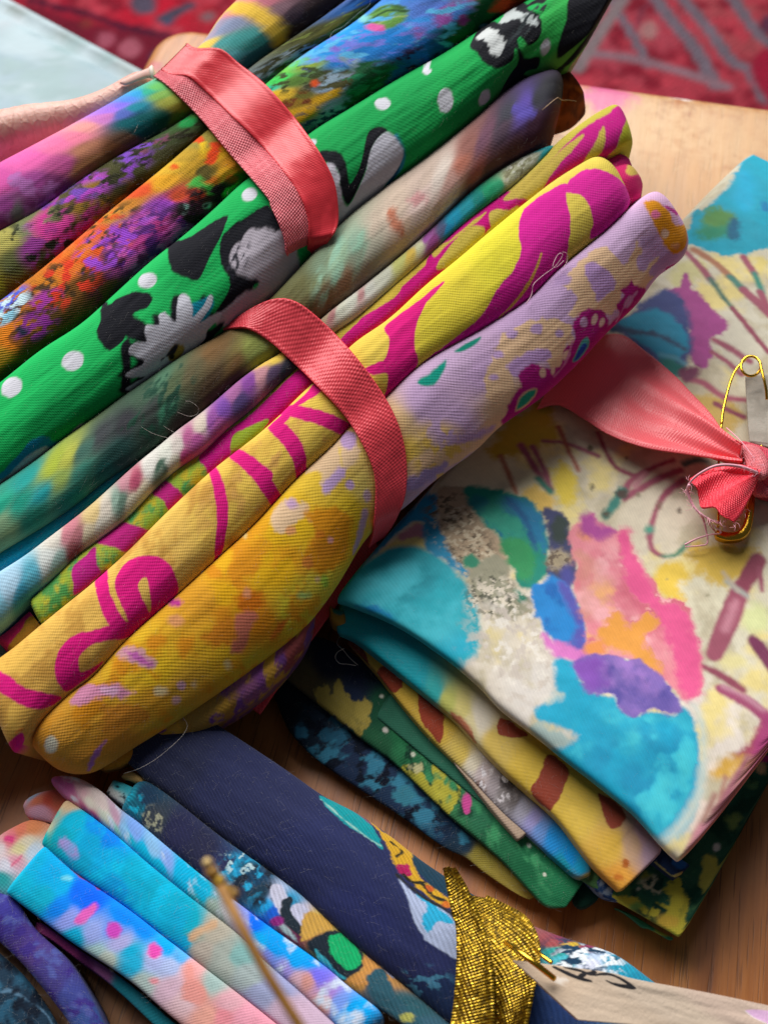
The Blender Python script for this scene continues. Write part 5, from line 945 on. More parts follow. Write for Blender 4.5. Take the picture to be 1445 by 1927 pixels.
eA = [(632, 1190), (663, 1200), (711, 1236), (763, 1278), (815, 1320), (857, 1355), (900, 1402), (945, 1449), (990, 1489), (1049, 1543), (1111, 1623), (1168, 1681)]
LA = [(x + 16, y - 14) for x, y in lip[:-2]] + [(1212, 1545), (1246, 1604)]
LA[0] = (636, 1142)
g = fold_grid(LA, eA, zplane(.0068), hr=.30, p=2.3, d=.003, e0=.0012, e1=.0006, ep=5, seed=22, spacing=2.0)
RU = '98402c'
paint(g, [(640, 1170, '14a8b4'), (720, 1220, '12a8b8'), (780, 1265, '10acbc'), (820, 1300, '30b4b4'), (845, 1322, 'c8c868'), (870, 1335, 'e0d080'), (880, 1365, 'e4d4a0'), (905, 1350, 'e8dcc8'), (930, 1390, 'd8b858'), (1000, 1440, 'dcb844'), (1080, 1530, 'dcb848'), (1150, 1600, 'd8ac40'), (1160, 1660, 'e09c38'), (1190, 1590, 'c8a080'), (1225, 1600, 'b898ac'), (1210, 1570, 'b8909c')],
      [('p', Z11(-20, 150, 40, 165, 140, 240, 60, 255, -20, 230), RU, 1.5, 3), ('p', Z12(1290, 400, 1400, 480, 1420, 590, 1360, 520), 'c87858', 4, 5), ('p', Z11(245, 355, 300, 370, 365, 435, 335, 520, 300, 600, 245, 650, 155, 545, 200, 460), RU, 1.5, 3), ('p', Z11(520, 555, 600, 600, 665, 665, 645, 730, 600, 752, 565, 710, 540, 630), RU, 1.5, 3), ('d', 1178, 1625, 6, 9, 'b05c1c', 4, 4), ('d', 1165, 1650, 8, 6, 'c87424', 4, 5), ('s', Z12(830, 60, 1000, 200, 1120, 320), 3, '1098a8', 4, 3)], warp=6, wpow=2.4, seed=22)
oA = cloth('folded_fabric', g, SATEEN, 'turquoise turning yellow folded fabric edge with rust stripes, directly under the watercolour fabric', G_ST)
gi = fold_grid([(618, 1136), (628, 1146), (650, 1150)], [(620, 1168), (636, 1178), (655, 1176)], zplane(.0072), hr=.6, d=.002, e0=.0006, e1=.0004, seed=23)
paint(gi, 'b08430', [('d', 640, 1150, 14, 8, '0c8088', 3, 3)], seed=23); cloth('inner_fold', gi, SATEEN, None, None, oA)
gi = fold_grid([(1090, 1600), (1150, 1640), (1190, 1690)], [(1085, 1640), (1130, 1682), (1166, 1698)], zplane(.0038), hr=.25, d=.002, e0=.0005, e1=.0006, ep=4, seed=24)
paint(gi, '24406c', [('n', '7c8ca0', 10, .56, .06, 3)], seed=24); cloth('inner_fold', gi, FINE, None, None, oA)
gi = fold_grid([(1180, 1560), (1240, 1590), (1300, 1630)], [(1190, 1600), (1230, 1622), (1272, 1653)], zplane(.0066), hr=.2, d=.002, e0=.0005, e1=.0005, ep=5, seed=25)
paint(gi, '182848', [('d', 1278, 1622, 16, 12, '2860a8', 3, 5), ('s', [(1232, 1625), (1262, 1650), (1286, 1644)], 3, 'c0a860', 1.5, 2)], seed=25); cloth('inner_fold', gi, FINE, None, None, oA)

eB = [(654, 1208), (701, 1256), (739, 1305), (787, 1364), (829, 1409), (884, 1463), (900, 1481), (946, 1531), (985, 1565), (1021, 1597), (1050, 1622), (1085, 1650), (1112, 1648)]
g = fold_grid([(655, 1196)] + [(x + 8, y - 8) for x, y in eA[2:10]] + [(1085, 1580), (1114, 1622)], eB, zplane(.0046), hr=.30, p=2.3, d=.003, e0=.0008, e1=.0009, ep=4.5, seed=26, spacing=2.0)
paint(g, [(670, 1210, '8c3c2c'), (700, 1235, 'd0a848'), (760, 1290, 'd4ac44'), (830, 1360, 'd4b048'), (870, 1420, 'd0b458'), (890, 1440, 'dcd0b8'), (905, 1455, 'c4b4b4'), (930, 1480, 'a89ca0'), (945, 1490, '8c8484'), (965, 1500, '706868'), (985, 1520, 'a8a4b4'), (1005, 1545, 'a098cc'), (1015, 1560, '6c94d4'), (1040, 1580, '2490dc'), (1070, 1610, '1490dc'), (1095, 1635, '18a0d0'), (1060, 1625, '1c98b0'), (1110, 1645, 'a8a058')],
      [('p', Z12(880, 220, 940, 155, 1035, 240, 990, 300), RU, 1.5, 3), ('p', Z12(1120, 300, 1200, 340, 1255, 410, 1242, 580, 1180, 510, 1125, 430), RU, 1.5, 3), ('p', Z12(740, -10, 790, 30, 850, 150, 780, 130, 730, 40), '7c3428', 2, 4), ('d', 955, 1475, 16, 9, '4c4444', 5, 6, 35), ('d', 905, 1480, 8, 12, '8c7068', 5, 6), ('n', 'e0d8dc', 9, .62, .04, 3, (925, 1470, 50))], warp=6, wpow=2.4, seed=26)
oB = cloth('folded_fabric', g, FINE, 'mustard folded fabric edge with rust bars running into grey and bright blue', G_ST)
gi = fold_grid([(850, 1432), (930, 1500), (1003, 1562)], [(858, 1444), (925, 1528), (974, 1585)], zplane(.0040), p=6, h=.0006, d=.0015, e0=.002, e1=.0006, ep=6, seed=27)
paint(gi, 'b49c88', [], seed=27); cloth('raw_edge', gi, FINE, None, None, oB)

e3 = [(536, 1274), (608, 1331), (677, 1387), (746, 1439), (839, 1529), (900, 1580), (946, 1621), (998, 1677), (1030, 1706), (1066, 1708)]
g = fold_grid([(560, 1190), (640, 1215)] + [(x + 10, y - 6) for x, y in eB[2:-3]] + [(1060, 1620), (1098, 1662)], e3, zplane(.0030), hr=.22, d=.0025, e0=.001, e1=.0006, ep=6, seed=28, spacing=2.1)
paint(g, [(620, 1240, '1c2438'), (680, 1270, '1c243c'), (660, 1320, '24304c'), (570, 1280, '685c3c'), (610, 1310, '5c5840'), (720, 1330, '1c5038'), (760, 1380, '246c44'), (820, 1450, '2c6c48'), (850, 1500, '3c7c50'), (900, 1520, '2c6c4c'), (950, 1570, '246844'), (1000, 1620, '1c6440'), (1040, 1670, '207048'), (700, 1400, '2c6444')],
      [('p', Z12(560, 290, 620, 270, 640, 330, 690, 240, 730, 300, 770, 365, 855, 350, 850, 450, 800, 530, 700, 465, 600, 390), 'b09c4c', 3, 9), ('p', Z12(1030, 720, 1100, 715, 1195, 760, 1205, 655, 1310, 730, 1345, 830, 1320, 910, 1265, 960, 1150, 850), 'b8b040', 2, 8), ('n', '143c2c', 20, .58, .06, 3, (800, 1430, 160)), ('n', '3c8c5c', 26, .64, .08, 4, (900, 1540, 200)),
       ('d', 879, 1512, 9, 20, 'cc4c94', 3, 5), ('d', 811, 1402, 6, 8, 'b04488', 3, 5), ('d', 719, 1310, 4, 4, 'd0d0c0', 2, 2), ('d', 724, 1374, 5, 5, 'd0c8c0', 2, 3), ('d', 777, 1420, 4, 5, 'd0d4c0', 2, 3), ('d', 1024, 1646, 4, 4, 'd8d8c8', 2, 2), ('d', 783, 1445, 12, 6, 'c8c090', 4, 8), ('d', 995, 1590, 4, 4, 'c8d0c0', 2, 2)], warp=10, seed=28, mottle=.12)
o3 = cloth('folded_fabric', g, FINE, 'dark green folded fabric with olive blotches and a pink petal, low in the stack', G_ST)
gi = fold_grid([(1066, 1662), (1100, 1652), (1128, 1660)], [(1078, 1708), (1100, 1708), (1128, 1690)], zplane(.0018), hr=.4, d=.0015, e0=.001, e1=.0006, seed=29)
paint(gi, '14382c', [], seed=29); cloth('inner_fold', gi, FINE, None, None, o3)
nb = [(700, 1345), (900, 1510), (1020, 1606), (1100, 1664), (1160, 1699), (1215, 1730), (1256, 1754), (1284, 1771)]
g = fold_grid(nb, far_edge(nb[0], nb[-1], (1420, 360), .0034), zplane(.0034), p=10, h=.0006, d=.0012, e0=.001, e1=.0007, ep=4, up=True, seed=30, spacing=2.6, inset=.01)
paint(g, [(1200, 1650, '2c6450'), (1300, 1600, '34644c'), (1400, 1450, '286450'), (1150, 1680, '4c7848'), (1440, 1300, '2c6450'), (900, 1400, '2c6450')],
      [('n', '1c4838', 30, .56, .08, 3, (1300, 1600, 250)), ('n', '5c8c5c', 24, .66, .06, 4, (1300, 1600, 250)), ('p', Z11(600, 1130, 700, 1115, 780, 1165, 900, 1155, 885, 1060, 930, 1015, 1000, 1110, 1045, 1200, 1000, 1400, 900, 1330, 700, 1220), 'd0c044', 2, 8), ('p', Z11(1085, 1000, 1115, 900, 1165, 950, 1115, 1090, 1080, 1130), 'ccc458', 3, 7), ('p', Z11(1220, 700, 1270, 680, 1300, 700, 1250, 760), '84a058', 5, 7), ('d', 1222, 1660, 18, 18, 'd4ccac', 3, 9), ('d', 1216, 1648, 12, 8, 'a8a848', 4, 6), ('n', '1c4438', 12, .55, .05, 5, (1230, 1690, 40)), ('d', 1347, 1595, 6, 7, 'e0dcd4', 2, 2), ('d', 1201, 1673, 4, 5, 'd8d8cc', 2, 3), ('d', 1430, 1445, 8, 14, 'd8b88c', 4, 5), ('d', 1438, 1428, 8, 6, 'c83c8c', 3, 4), ('d', 1195, 1705, 14, 8, '88b458', 5, 6), ('d', 1255, 1735, 20, 12, 'e0b848', 7, 6)],
      warp=12, seed=30, mottle=.10)
o3b = cloth('folded_fabric', g, FINE, 'flat green fabric with lime yellow splashes, its corner pointing down below the stack', G_ST)
gi = fold_grid([(1150, 1706), (1190, 1722), (1240, 1752), (1270, 1766)], [(1176, 1716), (1205, 1742), (1222, 1748), (1262, 1770)], zplane(.0016), hr=.3, d=.001, e0=.0006, e1=.0006, seed=31)
paint(gi, '3c8058', [('d', 1250, 1756, 20, 8, 'a8a840', 4, 4)], seed=31); cloth('raw_edge', gi, FINE, None, None, o3b)
e4 = [(505, 1300), (518, 1316), (545, 1375), (594, 1427), (677, 1485), (746, 1530), (832, 1592), (877, 1615), (911, 1642), (963, 1677), (996, 1695)]
g = fold_grid([(540, 1262)] + [(x + 8, y - 8) for x, y in e3[1:7]] + [(975, 1645), (1008, 1688)], e4, zplane(.0016), hr=.25, d=.0016, e0=.001, e1=.001, ep=3, seed=32, spacing=2.3)
paint(g, [(540, 1320, '1c2028'), (600, 1370, '1c2c3c'), (680, 1430, '20304c'), (760, 1500, '203450'), (830, 1560, '1c3450'), (870, 1590, '20384c'), (900, 1610, '9c8c3c'), (950, 1640, 'a49040'), (1000, 1680, '947c34')],
      [('n', '387c98', 24, .57, .05, 3, (700, 1450, 170)), ('n', '0c1424', 20, .60, .05, 4, (700, 1450, 200)), ('d', 762, 1497, 22, 16, '387c90', 4, 10), ('d', 800, 1535, 18, 16, '387c98', 4, 10), ('d', 870, 1575, 8, 12, '387c98', 4, 8), ('d', 630, 1385, 22, 12, '2c6480', 5, 12), ('d', 566, 1377, 14, 7, '3c80a0', 3, 8, 40)], warp=8, wpow=2.8, seed=32, mottle=.12)
cloth('folded_fabric', g, FINE, 'navy folded fabric with teal brush marks and an olive end, lowest of the stack', G_ST)
# ================================================================== the bundle at the bottom left, tied with gold ribbon
G_BL = 'folded fabrics in the bottom left bundle'
BD_ = tilted((400, 1650), .0062, math.radians(4))
def BDo(o): return tilted((400, 1650), .0062, math.radians(4), off=o)
R7 = lambda *v: z(0, 1400, *v, s=2.0)
Z14 = lambda *v: z(0, 1427, *v)
d12 = [(205, 1402), (262, 1456), (277, 1470), (332, 1508), (415, 1574), (490, 1627), (566, 1684), (600, 1716), (669, 1780), (745, 1842), (808, 1894), (849, 1929), (930, 1990), (1100, 2120)]
g = fold_grid([(290, 1278), (362, 1334), (400, 1358), (466, 1401), (538, 1449), (608, 1498), (656, 1522), (694, 1545), (739, 1577), (784, 1613), (832, 1646), (900, 1690), (960, 1722), (1016, 1748), (1071, 1768), (1146, 1791), (1187, 1816), (1225, 1845), (1300, 1900), (1420, 1990)],
              d12, BD_, hr=.36, smooth=12, d=.0058, e0=.004, e1=.003, seed=41, spacing=2.0, nlift=.2)
NV = '282d52'
paint(g, [(300, 1430, '2c304c'), (450, 1500, '2c3156'), (600, 1620, '2a305a'), (700, 1720, '2a3060'), (800, 1800, '2a305c'), (850, 1880, '22345c'), (1030, 1900, '2c4478'), (1050, 1870, '3c5488'), (760, 1700, '2a305a'), (1060, 1769, '803454'), (1040, 1775, '9c4c50'), (1045, 1790, '2c9c98'), (1070, 1780, 'c8a838'), (1085, 1795, '28a0c0'), (1100, 1785, '90385c'), (1125, 1800, 'b8cce8'), (1110, 1812, 'd8dcf0'), (1150, 1806, '3098b8'), (1180, 1822, '1c9cbc'), (1060, 1810, '50b8c8'), (1200, 1838, '1c8cac')],
      [('p', Z12(575, 862, 650, 880, 760, 945, 860, 1020, 925, 1150, 850, 1095, 720, 1012, 640, 940), '10949c', 2, 4), ('s', Z12(620, 870, 740, 920, 860, 1010), 3, '7c5070', 3, 4), ('s', Z12(590, 880, 700, 980, 830, 1080, 910, 1130), 2, '8cc0b8', 2, 3),
       ('p', Z12(840, 985, 920, 1055, 980, 1085, 1090, 1180, 1120, 1285, 1250, 1395, 1340, 1450, 1240, 1450, 1080, 1330, 1000, 1245, 945, 1130), 'd0a02c', 2, 4), ('p', Z12(1000, 1240, 1060, 1230, 1090, 1290, 1040, 1300), 'ac1c58', 2, 4), ('p', Z12(1080, 1180, 1130, 1150, 1400, 1330, 1480, 1430, 1380, 1450, 1240, 1380, 1120, 1285), '1c3c50', 3, 5), ('s', Z12(970, 1110, 1030, 1160, 1000, 1190), 3, '28281c', 2, 3), ('s', Z12(1040, 1290, 1090, 1330, 1150, 1330), 4, '28281c', 2, 3), ('s', Z12(1130, 1330, 1200, 1400, 1260, 1430), 4, '2c2c24', 2, 4), ('d', 838, 1702, 7, 6, 'd0702c', 2, 4), ('d', 808, 1672, 9, 4, 'c8602c', 2, 4, 40),
       ('p', Z13(435, 655, 520, 735, 640, 800, 745, 890, 760, 1080, 680, 1055, 580, 985, 518, 885, 488, 785), 'b0bcdc', 2, 2), ('p', Z13(530, 735, 640, 800, 735, 885, 720, 905, 650, 890, 590, 950, 560, 870, 580, 800), '2cacd8', 2, 5), ('s', Z13(430, 640, 560, 750, 700, 830, 740, 880), 3, '2c2c30', 2, 3),
       ('n', '4c88a8', 14, .56, .04, 3, (795, 1850, 40)), ('n', '205068', 30, .55, .08, 4, (760, 1890, 60)), ('n', '1c3c58', 12, .54, .05, 9, (1090, 1795, 60)), ('n', 'e4ecf4', 12, .60, .04, 10, (1110, 1806, 50)), ('p', R7(-5, -5, 0, 0, 2, -6), NV)], warp=4, wpow=3, seed=41, mottle=.07)
NVT = fabric('cotton_navy_twill', 'twill', .00036, 62, .000022, .85, .12, .30, fuzz=.05)
cloth('folded_fabric', g, NVT, 'plump navy fabric roll with teal leaf and pale bird print under the gold ribbon', G_BL)
d23 = [(226, 1522), (263, 1549), (304, 1584), (381, 1648), (464, 1711), (500, 1738), (600, 1809), (669, 1866), (745, 1920), (800, 1962), (1000, 2100)]
g = fold_grid([(250, 1477)] + d12[2:], d23, BD_, hr=.36, p=2.6, smooth=10, d=.0058, e0=.0009, e1=.003, ep=4.5, seed=42, spacing=2.0, nlift=.2)
paint(g, [(240, 1500, '1c90a8'), (255, 1520, '1c6c84'), (285, 1540, '3c4450'), (270, 1500, '203c58'), (330, 1570, '2c2e52'), (380, 1605, '2c2e4c'), (420, 1625, '30345c'), (440, 1640, '2490c0'), (455, 1660, '2c3854'), (475, 1655, '1c4464'), (490, 1680, '203c50'), (500, 1705, '20a4e4'), (510, 1715, '1c64dc'), (525, 1690, 'c4c8e4'), (540, 1695, '2898c8'), (545, 1720, '2c3444'), (565, 1720, 'c8c4e0'), (590, 1730, 'd8b44c'), (580, 1755, 'd8944c'), (600, 1770, '4c5048'), (560, 1760, '6c2c50'), (640, 1790, '1cb070'), (660, 1800, '20b874'), (620, 1800, '30503c'), (690, 1810, 'd49450'), (670, 1850, 'c89048'), (700, 1860, '34586c'), (750, 1890, '30606c'), (720, 1840, 'c08c50'), (800, 1940, '3c6478')],
      [('n', '28a8d8', 14, .56, .04, 3, (455, 1650, 46)), ('n', '1c2838', 14, .55, .04, 4, (480, 1665, 50)), ('n', 'b8d8e0', 9, .64, .03, 5, (455, 1620, 36)), ('n', 'a8a890', 9, .60, .04, 6, (288, 1545, 26)), ('n', '1cb0d4', 14, .58, .05, 7, (245, 1512, 28)),
       ('p', R7(1020, 535, 1060, 535, 1085, 590, 1060, 640, 1030, 600), 'd0d0e8', 1.5, 3), ('p', R7(1060, 590, 1100, 580, 1100, 640, 1170, 690, 1150, 730, 1090, 690, 1060, 640), '24303c', 1.5, 3), ('p', R7(1095, 610, 1140, 600, 1165, 640, 1150, 685, 1110, 660), 'd0d0ec', 1.5, 3), ('p', R7(1150, 640, 1230, 660, 1250, 700, 1190, 720, 1130, 750, 1140, 700), 'd8a850', 2, 5), ('p', R7(1050, 670, 1110, 720, 1120, 750, 1060, 700), 'b0c8d0', 2, 3), ('d', 520, 1735, 12, 9, '982c88', 3, 4),
       ('p', R7(1150, 750, 1200, 720, 1260, 700, 1340, 760, 1375, 820, 1360, 850, 1310, 880, 1270, 890, 1190, 800), '202c38', 2, 4), ('p', R7(1240, 720, 1300, 725, 1350, 780, 1355, 830, 1310, 850, 1270, 820, 1240, 770), '18b870', 2, 4), ('p', R7(1370, 790, 1420, 830, 1440, 860, 1380, 910, 1310, 890, 1360, 850), 'd89850', 2, 5), ('p', R7(1190, 770, 1260, 850, 1300, 885, 1240, 860, 1190, 800), '40c0d4', 2, 3), ('p', R7(1385, 870, 1445, 850, 1500, 960, 1600, 1060, 1500, 1050, 1400, 950), '305c6c', 3, 4), ('s', Z13(270, 1080, 340, 1120, 400, 1190), [3, 6, 3], 'b0b8dc', 3, 3), ('d', 765, 1915, 16, 10, 'b8b860', 4, 6)],
      warp=5, wpow=3, seed=42, mottle=.08)
o = cloth('folded_fabric', g, NVT, 'thin dark fabric strip with an emerald spot and orange patches, between navy and cyan', G_BL)
gi = fold_grid([(212, 1466), (250, 1482), (310, 1520)], [(198, 1490), (240, 1520), (295, 1556)], BDo(-.0002), hr=.35, ep=4.5, d=.003, e0=.0006, e1=.001, seed=43)
paint(gi, [(205, 1485, 'd8dcd8'), (222, 1480, '40b8c4'), (215, 1495, 'c8ccc8'), (240, 1480, '38b0c0'), (225, 1466, '2c4c58')], [('n', '20303c', 10, .62, .04, 3)], seed=43, warp=4); cloth('inner_fold', gi, FINE, None, None, o)
gi = fold_grid([(222, 1462), (246, 1452), (276, 1466)], [(240, 1470), (258, 1474), (280, 1478)], BDo(-.0004), hr=.5, d=.003, e0=.0006, e1=.001, seed=44)
paint(gi, '1c2c34', [('n', 'c09c60', 14, .52, .04, 3)], seed=44); cloth('inner_fold', gi, FINE, None, None, o)
d34 = [(118, 1500), (173, 1536), (221, 1573), (277, 1622), (332, 1667), (367, 1695), (443, 1754), (500, 1809), (560, 1862), (620, 1917), (680, 1975)]
g = fold_grid([(86, 1463), (140, 1462), (190, 1488)] + d23[:-2], d34, BD_, hr=.36, p=2.6, smooth=10, d=.0058, e0=.0012, e1=.003, seed=45, spacing=2.0, nlift=.2)
paint(g, [(90, 1470, 'c868ac'), (115, 1485, 'cc70a8'), (130, 1475, 'c4609c'), (160, 1490, 'e0b0b8'), (170, 1508, 'e4dccc'), (150, 1515, 'd890a8'), (160, 1525, 'bc5484'), (180, 1540, 'c05080'), (195, 1515, 'e0ccc8'), (200, 1535, 'd0d8c8'), (220, 1535, 'c49cb4'), (215, 1555, 'a8d8c8'), (235, 1560, 'a8c4e4'), (260, 1570, 'a0b4ec'), (245, 1580, '58c0d8'), (290, 1600, 'b0ccec'), (270, 1605, '34b8d8'), (310, 1620, 'a8b8ec'), (300, 1635, '30b8d8'), (340, 1650, '40bce0'), (380, 1680, '30b4d4'), (370, 1700, '68b0b4'), (400, 1710, '9cb0a4'), (410, 1725, '98a8a4'), (430, 1720, 'b8b4b8'), (450, 1740, 'b0a4b4'), (465, 1730, 'b0a8d8'), (480, 1735, '4880f0'), (490, 1765, '40b4ec'), (520, 1775, '28a8ec'), (560, 1805, '30acf0'), (500, 1800, '9898d8'), (540, 1830, 'b8a0d8'), (580, 1850, 'd89890'), (600, 1840, '9888e8'), (590, 1815, '58a8f0'), (620, 1870, 'c098d8'), (640, 1890, '9cacec'), (610, 1890, 'e0a094'), (660, 1900, '40b0ec'), (560, 1850, 'dcb0c0')],
      [('n', 'e0e0f0', 22, .68, .10, 3)], warp=7, wpow=2.2, seed=45, vivid=1.32, bleed=2.5)
cloth('folded_fabric', g, FINE, 'slim cyan and lavender fabric fold with a pink tip, beside the dark strip', G_BL)
d45 = [(76, 1586), (138, 1638), (190, 1674), (249, 1715), (311, 1764), (356, 1798), (433, 1857), (500, 1910), (560, 1958), (620, 2004)]
g = fold_grid([(122, 1502)] + d34[1:], d45, BD_, hr=.33, p=2.8, smooth=10, d=.0058, e0=.0009, e1=.003, ep=4.5, seed=46, spacing=2.0, nlift=.2)
paint(g, [(100, 1530, '5cccc4'), (130, 1508, 'd8b890'), (112, 1512, 'e8c090'), (96, 1530, 'd06858'), (85, 1550, 'c4c8a0'), (78, 1570, '30b4b8'), (140, 1550, '28b8d4'), (180, 1555, '3498e4'), (205, 1575, '3094e8'), (170, 1590, '20b0d8'), (120, 1580, '20a8b8'), (150, 1620, '1ca8c8'), (200, 1620, '1cb4e0'), (250, 1650, '20b4d0'), (300, 1700, '24b0c8'), (340, 1735, '24accc'), (220, 1680, '18a4d8'), (290, 1720, '20b0d0'), (356, 1740, '30acc0'), (365, 1755, 'a4a898'), (400, 1750, 'b4ac9c'), (380, 1785, 'b8aca0'), (420, 1790, 'a4aca4'), (420, 1820, 'acb4ac'), (450, 1800, '90b0ac'), (470, 1840, 'a8b4b4'), (490, 1870, 'b0acc8'), (520, 1860, 'b8b0d0'), (540, 1900, 'd8b8d0'), (340, 1770, '20a8cc')],
      [('d', 98, 1531, 7, 6, 'f06858', 2, 3), ('d', 84, 1550, 6, 8, 'd0cca8', 3, 4), ('p', Z14(320, 440, 360, 430, 420, 480, 430, 540, 370, 535, 330, 490), 'b8a0d0', 4, 6), ('p', Z14(1030, 975, 1060, 935, 1120, 900, 1180, 880, 1170, 915, 1090, 960, 1050, 990), 'd0a884', 3, 4), ('n', '40c4e4', 26, .62, .10, 4, (230, 1640, 120))], warp=6, wpow=2.6, seed=46, vivid=1.32, bleed=2.5)
o = cloth('folded_fabric', g, FINE, 'cyan fabric fold turning sage grey behind the gold cord', G_BL)
gi = fold_grid([(38, 1510), (78, 1491), (120, 1489), (190, 1520)], [(52, 1540), (86, 1545), (130, 1560), (180, 1600)], BDo(-.0016), hr=.35, d=.004, e0=.0014, e1=.001, ep=3, seed=47)
paint(gi, [(45, 1510, 'e0a8b4'), (70, 1505, 'e88060'), (90, 1505, 'e4604c'), (75, 1525, 'e8a8c0'), (105, 1505, 'd87058'), (60, 1500, '98a8c0')], [], seed=47, warp=5); cloth('inner_fold', gi, PLAIN, None, None, o)
d56 = [(10, 1677), (69, 1722), (138, 1773), (208, 1819), (260, 1857), (322, 1912), (400, 1975), (480, 2035)]
g = fold_grid([(84, 1588)] + d45[1:-1], d56, BD_, hr=.32, p=2.8, smooth=10, d=.0058, e0=.0008, e1=.003, ep=4.5, seed=48, spacing=2.0, nlift=.2)
paint(g, [(60, 1620, '24b8dc'), (30, 1660, '34b8d0'), (100, 1640, '40b4e4'), (110, 1665, '48b8e4'), (80, 1690, '38b0c8'), (150, 1680, '4080f0'), (110, 1710, '5090e4'), (170, 1690, '3c7cf0'), (230, 1725, '3894ec'), (270, 1745, '4c98f0'), (310, 1785, '58b4f0'), (130, 1730, 'acaae4'), (180, 1755, 'b4b4e4'), (215, 1745, '98a8e8'), (225, 1775, 'ccbce4'), (140, 1765, '50b0d0'), (180, 1790, 'c0d4d4'), (200, 1805, 'c8d4c8'), (240, 1790, '5cb8d8'), (250, 1815, '60b8d8'), (290, 1810, 'd0c8ec'), (270, 1850, 'b8c8c4'), (320, 1820, 'd0cdec'), (340, 1800, '80b8e8'), (320, 1860, 'd8b4c8'), (350, 1880, 'e4c0c8'), (360, 1825, 'eca8a8'), (370, 1870, 'ec9888'), (400, 1850, 'a8bcb8'), (430, 1890, 'e0a8b4'), (420, 1910, 'ec909c'), (460, 1910, 'eca0b4'), (390, 1910, 'eca898'), (480, 1925, 'ec9cb0')],
      [('p', Z14(400, 890, 425, 840, 470, 815, 520, 788, 520, 840, 460, 895), 'e060bc', 2, 5), ('d', 216, 1750, 15, 15, 'd048c0', 2, 4), ('d', 291, 1790, 14, 14, 'ec50b8', 3, 5), ('d', 291, 1846, 8, 7, 'ec98a4', 3, 4), ('s', Z14(395, 608, 450, 645, 540, 712), [4, 7, 5], 'a83858', 2, 4), ('p', Z14(1010, 1150, 1040, 1120, 1070, 1200, 1110, 1280, 1080, 1340, 1000, 1300), 'ec9c94', 4, 5), ('d', 127, 1653, 9, 5, 'a0dcec', 4, 5)], warp=7, wpow=2.4, seed=48, vivid=1.32, bleed=2.5)
o = cloth('folded_fabric', g, FINE, 'cyan fabric fold spattered with pink spots, nearest the bottom left corner', G_BL)
gi = fold_grid([(-30, 1596), (20, 1560), (74, 1543), (140, 1580)], [(-30, 1672), (20, 1690), (80, 1690), (130, 1720)], BDo(-.0020), hr=.22, d=.004, e0=0, e1=.001, seed=49)
paint(gi, [(0, 1600, 'ecdce0'), (20, 1580, 'ec7c8c'), (40, 1560, 'ec8468'), (60, 1555, 'e89060'), (40, 1595, 'e8d8a0'), (15, 1630, 'e4e0ec'), (30, 1620, 'e8a0b0'), (50, 1585, 'ecdcc0'), (60, 1600, 'd0d8e4'), (5, 1655, '30a8a8')], [('d', 18, 1578, 9, 6, 'ec4c8c', 3, 4), ('s', [(24, 1628), (40, 1612)], 3, 'e87c98', 3, 3)], seed=49, warp=5); cloth('inner_fold', gi, PLAIN, None, None, o)
gi = fold_grid([(x - 2, y + 4) for x, y in d56[1:]], [(60, 1748), (100, 1770), (150, 1808), (210, 1852), (300, 1936), (380, 2010), (460, 2060)], BDo(-.0016), hr=.4, d=.004, e0=.002, e1=.003, seed=50)
paint(gi, [(90, 1745, 'b84c8c'), (130, 1785, 'b04480'), (190, 1830, '9c5c90'), (230, 1860, '208090'), (300, 1920, '208090'), (160, 1820, '6c2c60')], [], seed=50, warp=6); cloth('under_fold', gi, PLAIN, None, None, o)
# dark fabric in the corner
g = fold_grid([(-30, 1662), (0, 1680), (31, 1694), (69, 1749), (131, 1808), (173, 1877), (200, 1935), (235, 2010)], [(-60, 1725), (-20, 1752), (0, 1772), (41, 1810), (97, 1877), (135, 1930), (160, 2000)], BDo(-.0006), hr=.55, d=.0052, e0=0, e1=.003, seed=51, nlift=.2)
paint(g, [(20, 1715, '3c3890'), (50, 1760, '44347c'), (90, 1815, '443c84'), (60, 1800, '503c7c'), (130, 1870, '3c448c'), (160, 1910, '385090'), (110, 1860, '443c80'), (190, 1940, '2c4c84')], [('n', '3c2c80', 20, .56, .06, 3), ('n', '5058a0', 18, .64, .08, 4)], seed=51, mottle=.14)
oD = cloth('folded_fabric', g, FINE, 'dark violet fabric ridge in the bottom left corner', G_BL)
gi = fold_grid([(-80, 1755), (-30, 1770), (10, 1800), (60, 1850), (110, 1925), (140, 2000)], [(-170, 1860), (-110, 1900), (-60, 1950), (0, 2010), (40, 2060), (60, 2090)], BDo(-.0020), hr=.4, d=.004, e0=0, e1=.003, seed=52, nlift=.2)
paint(gi, '1c3448', [('n', '2c5c78', 24, .56, .08, 3), ('s', z(0, 1427, 0, 1272, 60, 1265, 140, 1310, 200, 1345, 260, 1400, 290, 1450), 2, '587c98', 2, 3), ('n', '0c1828', 20, .58, .08, 4)], seed=52, mottle=.14)
tag(cloth('folded_fabric', gi, FINE, None, None, None), 'dark teal-navy fabric with a thin pale line, at the very corner', 'fabric', G_BL) if False else cloth('folded_fabric', gi, FINE, 'dark teal-navy fabric with a thin pale line, at the very corner of the picture', G_BL)
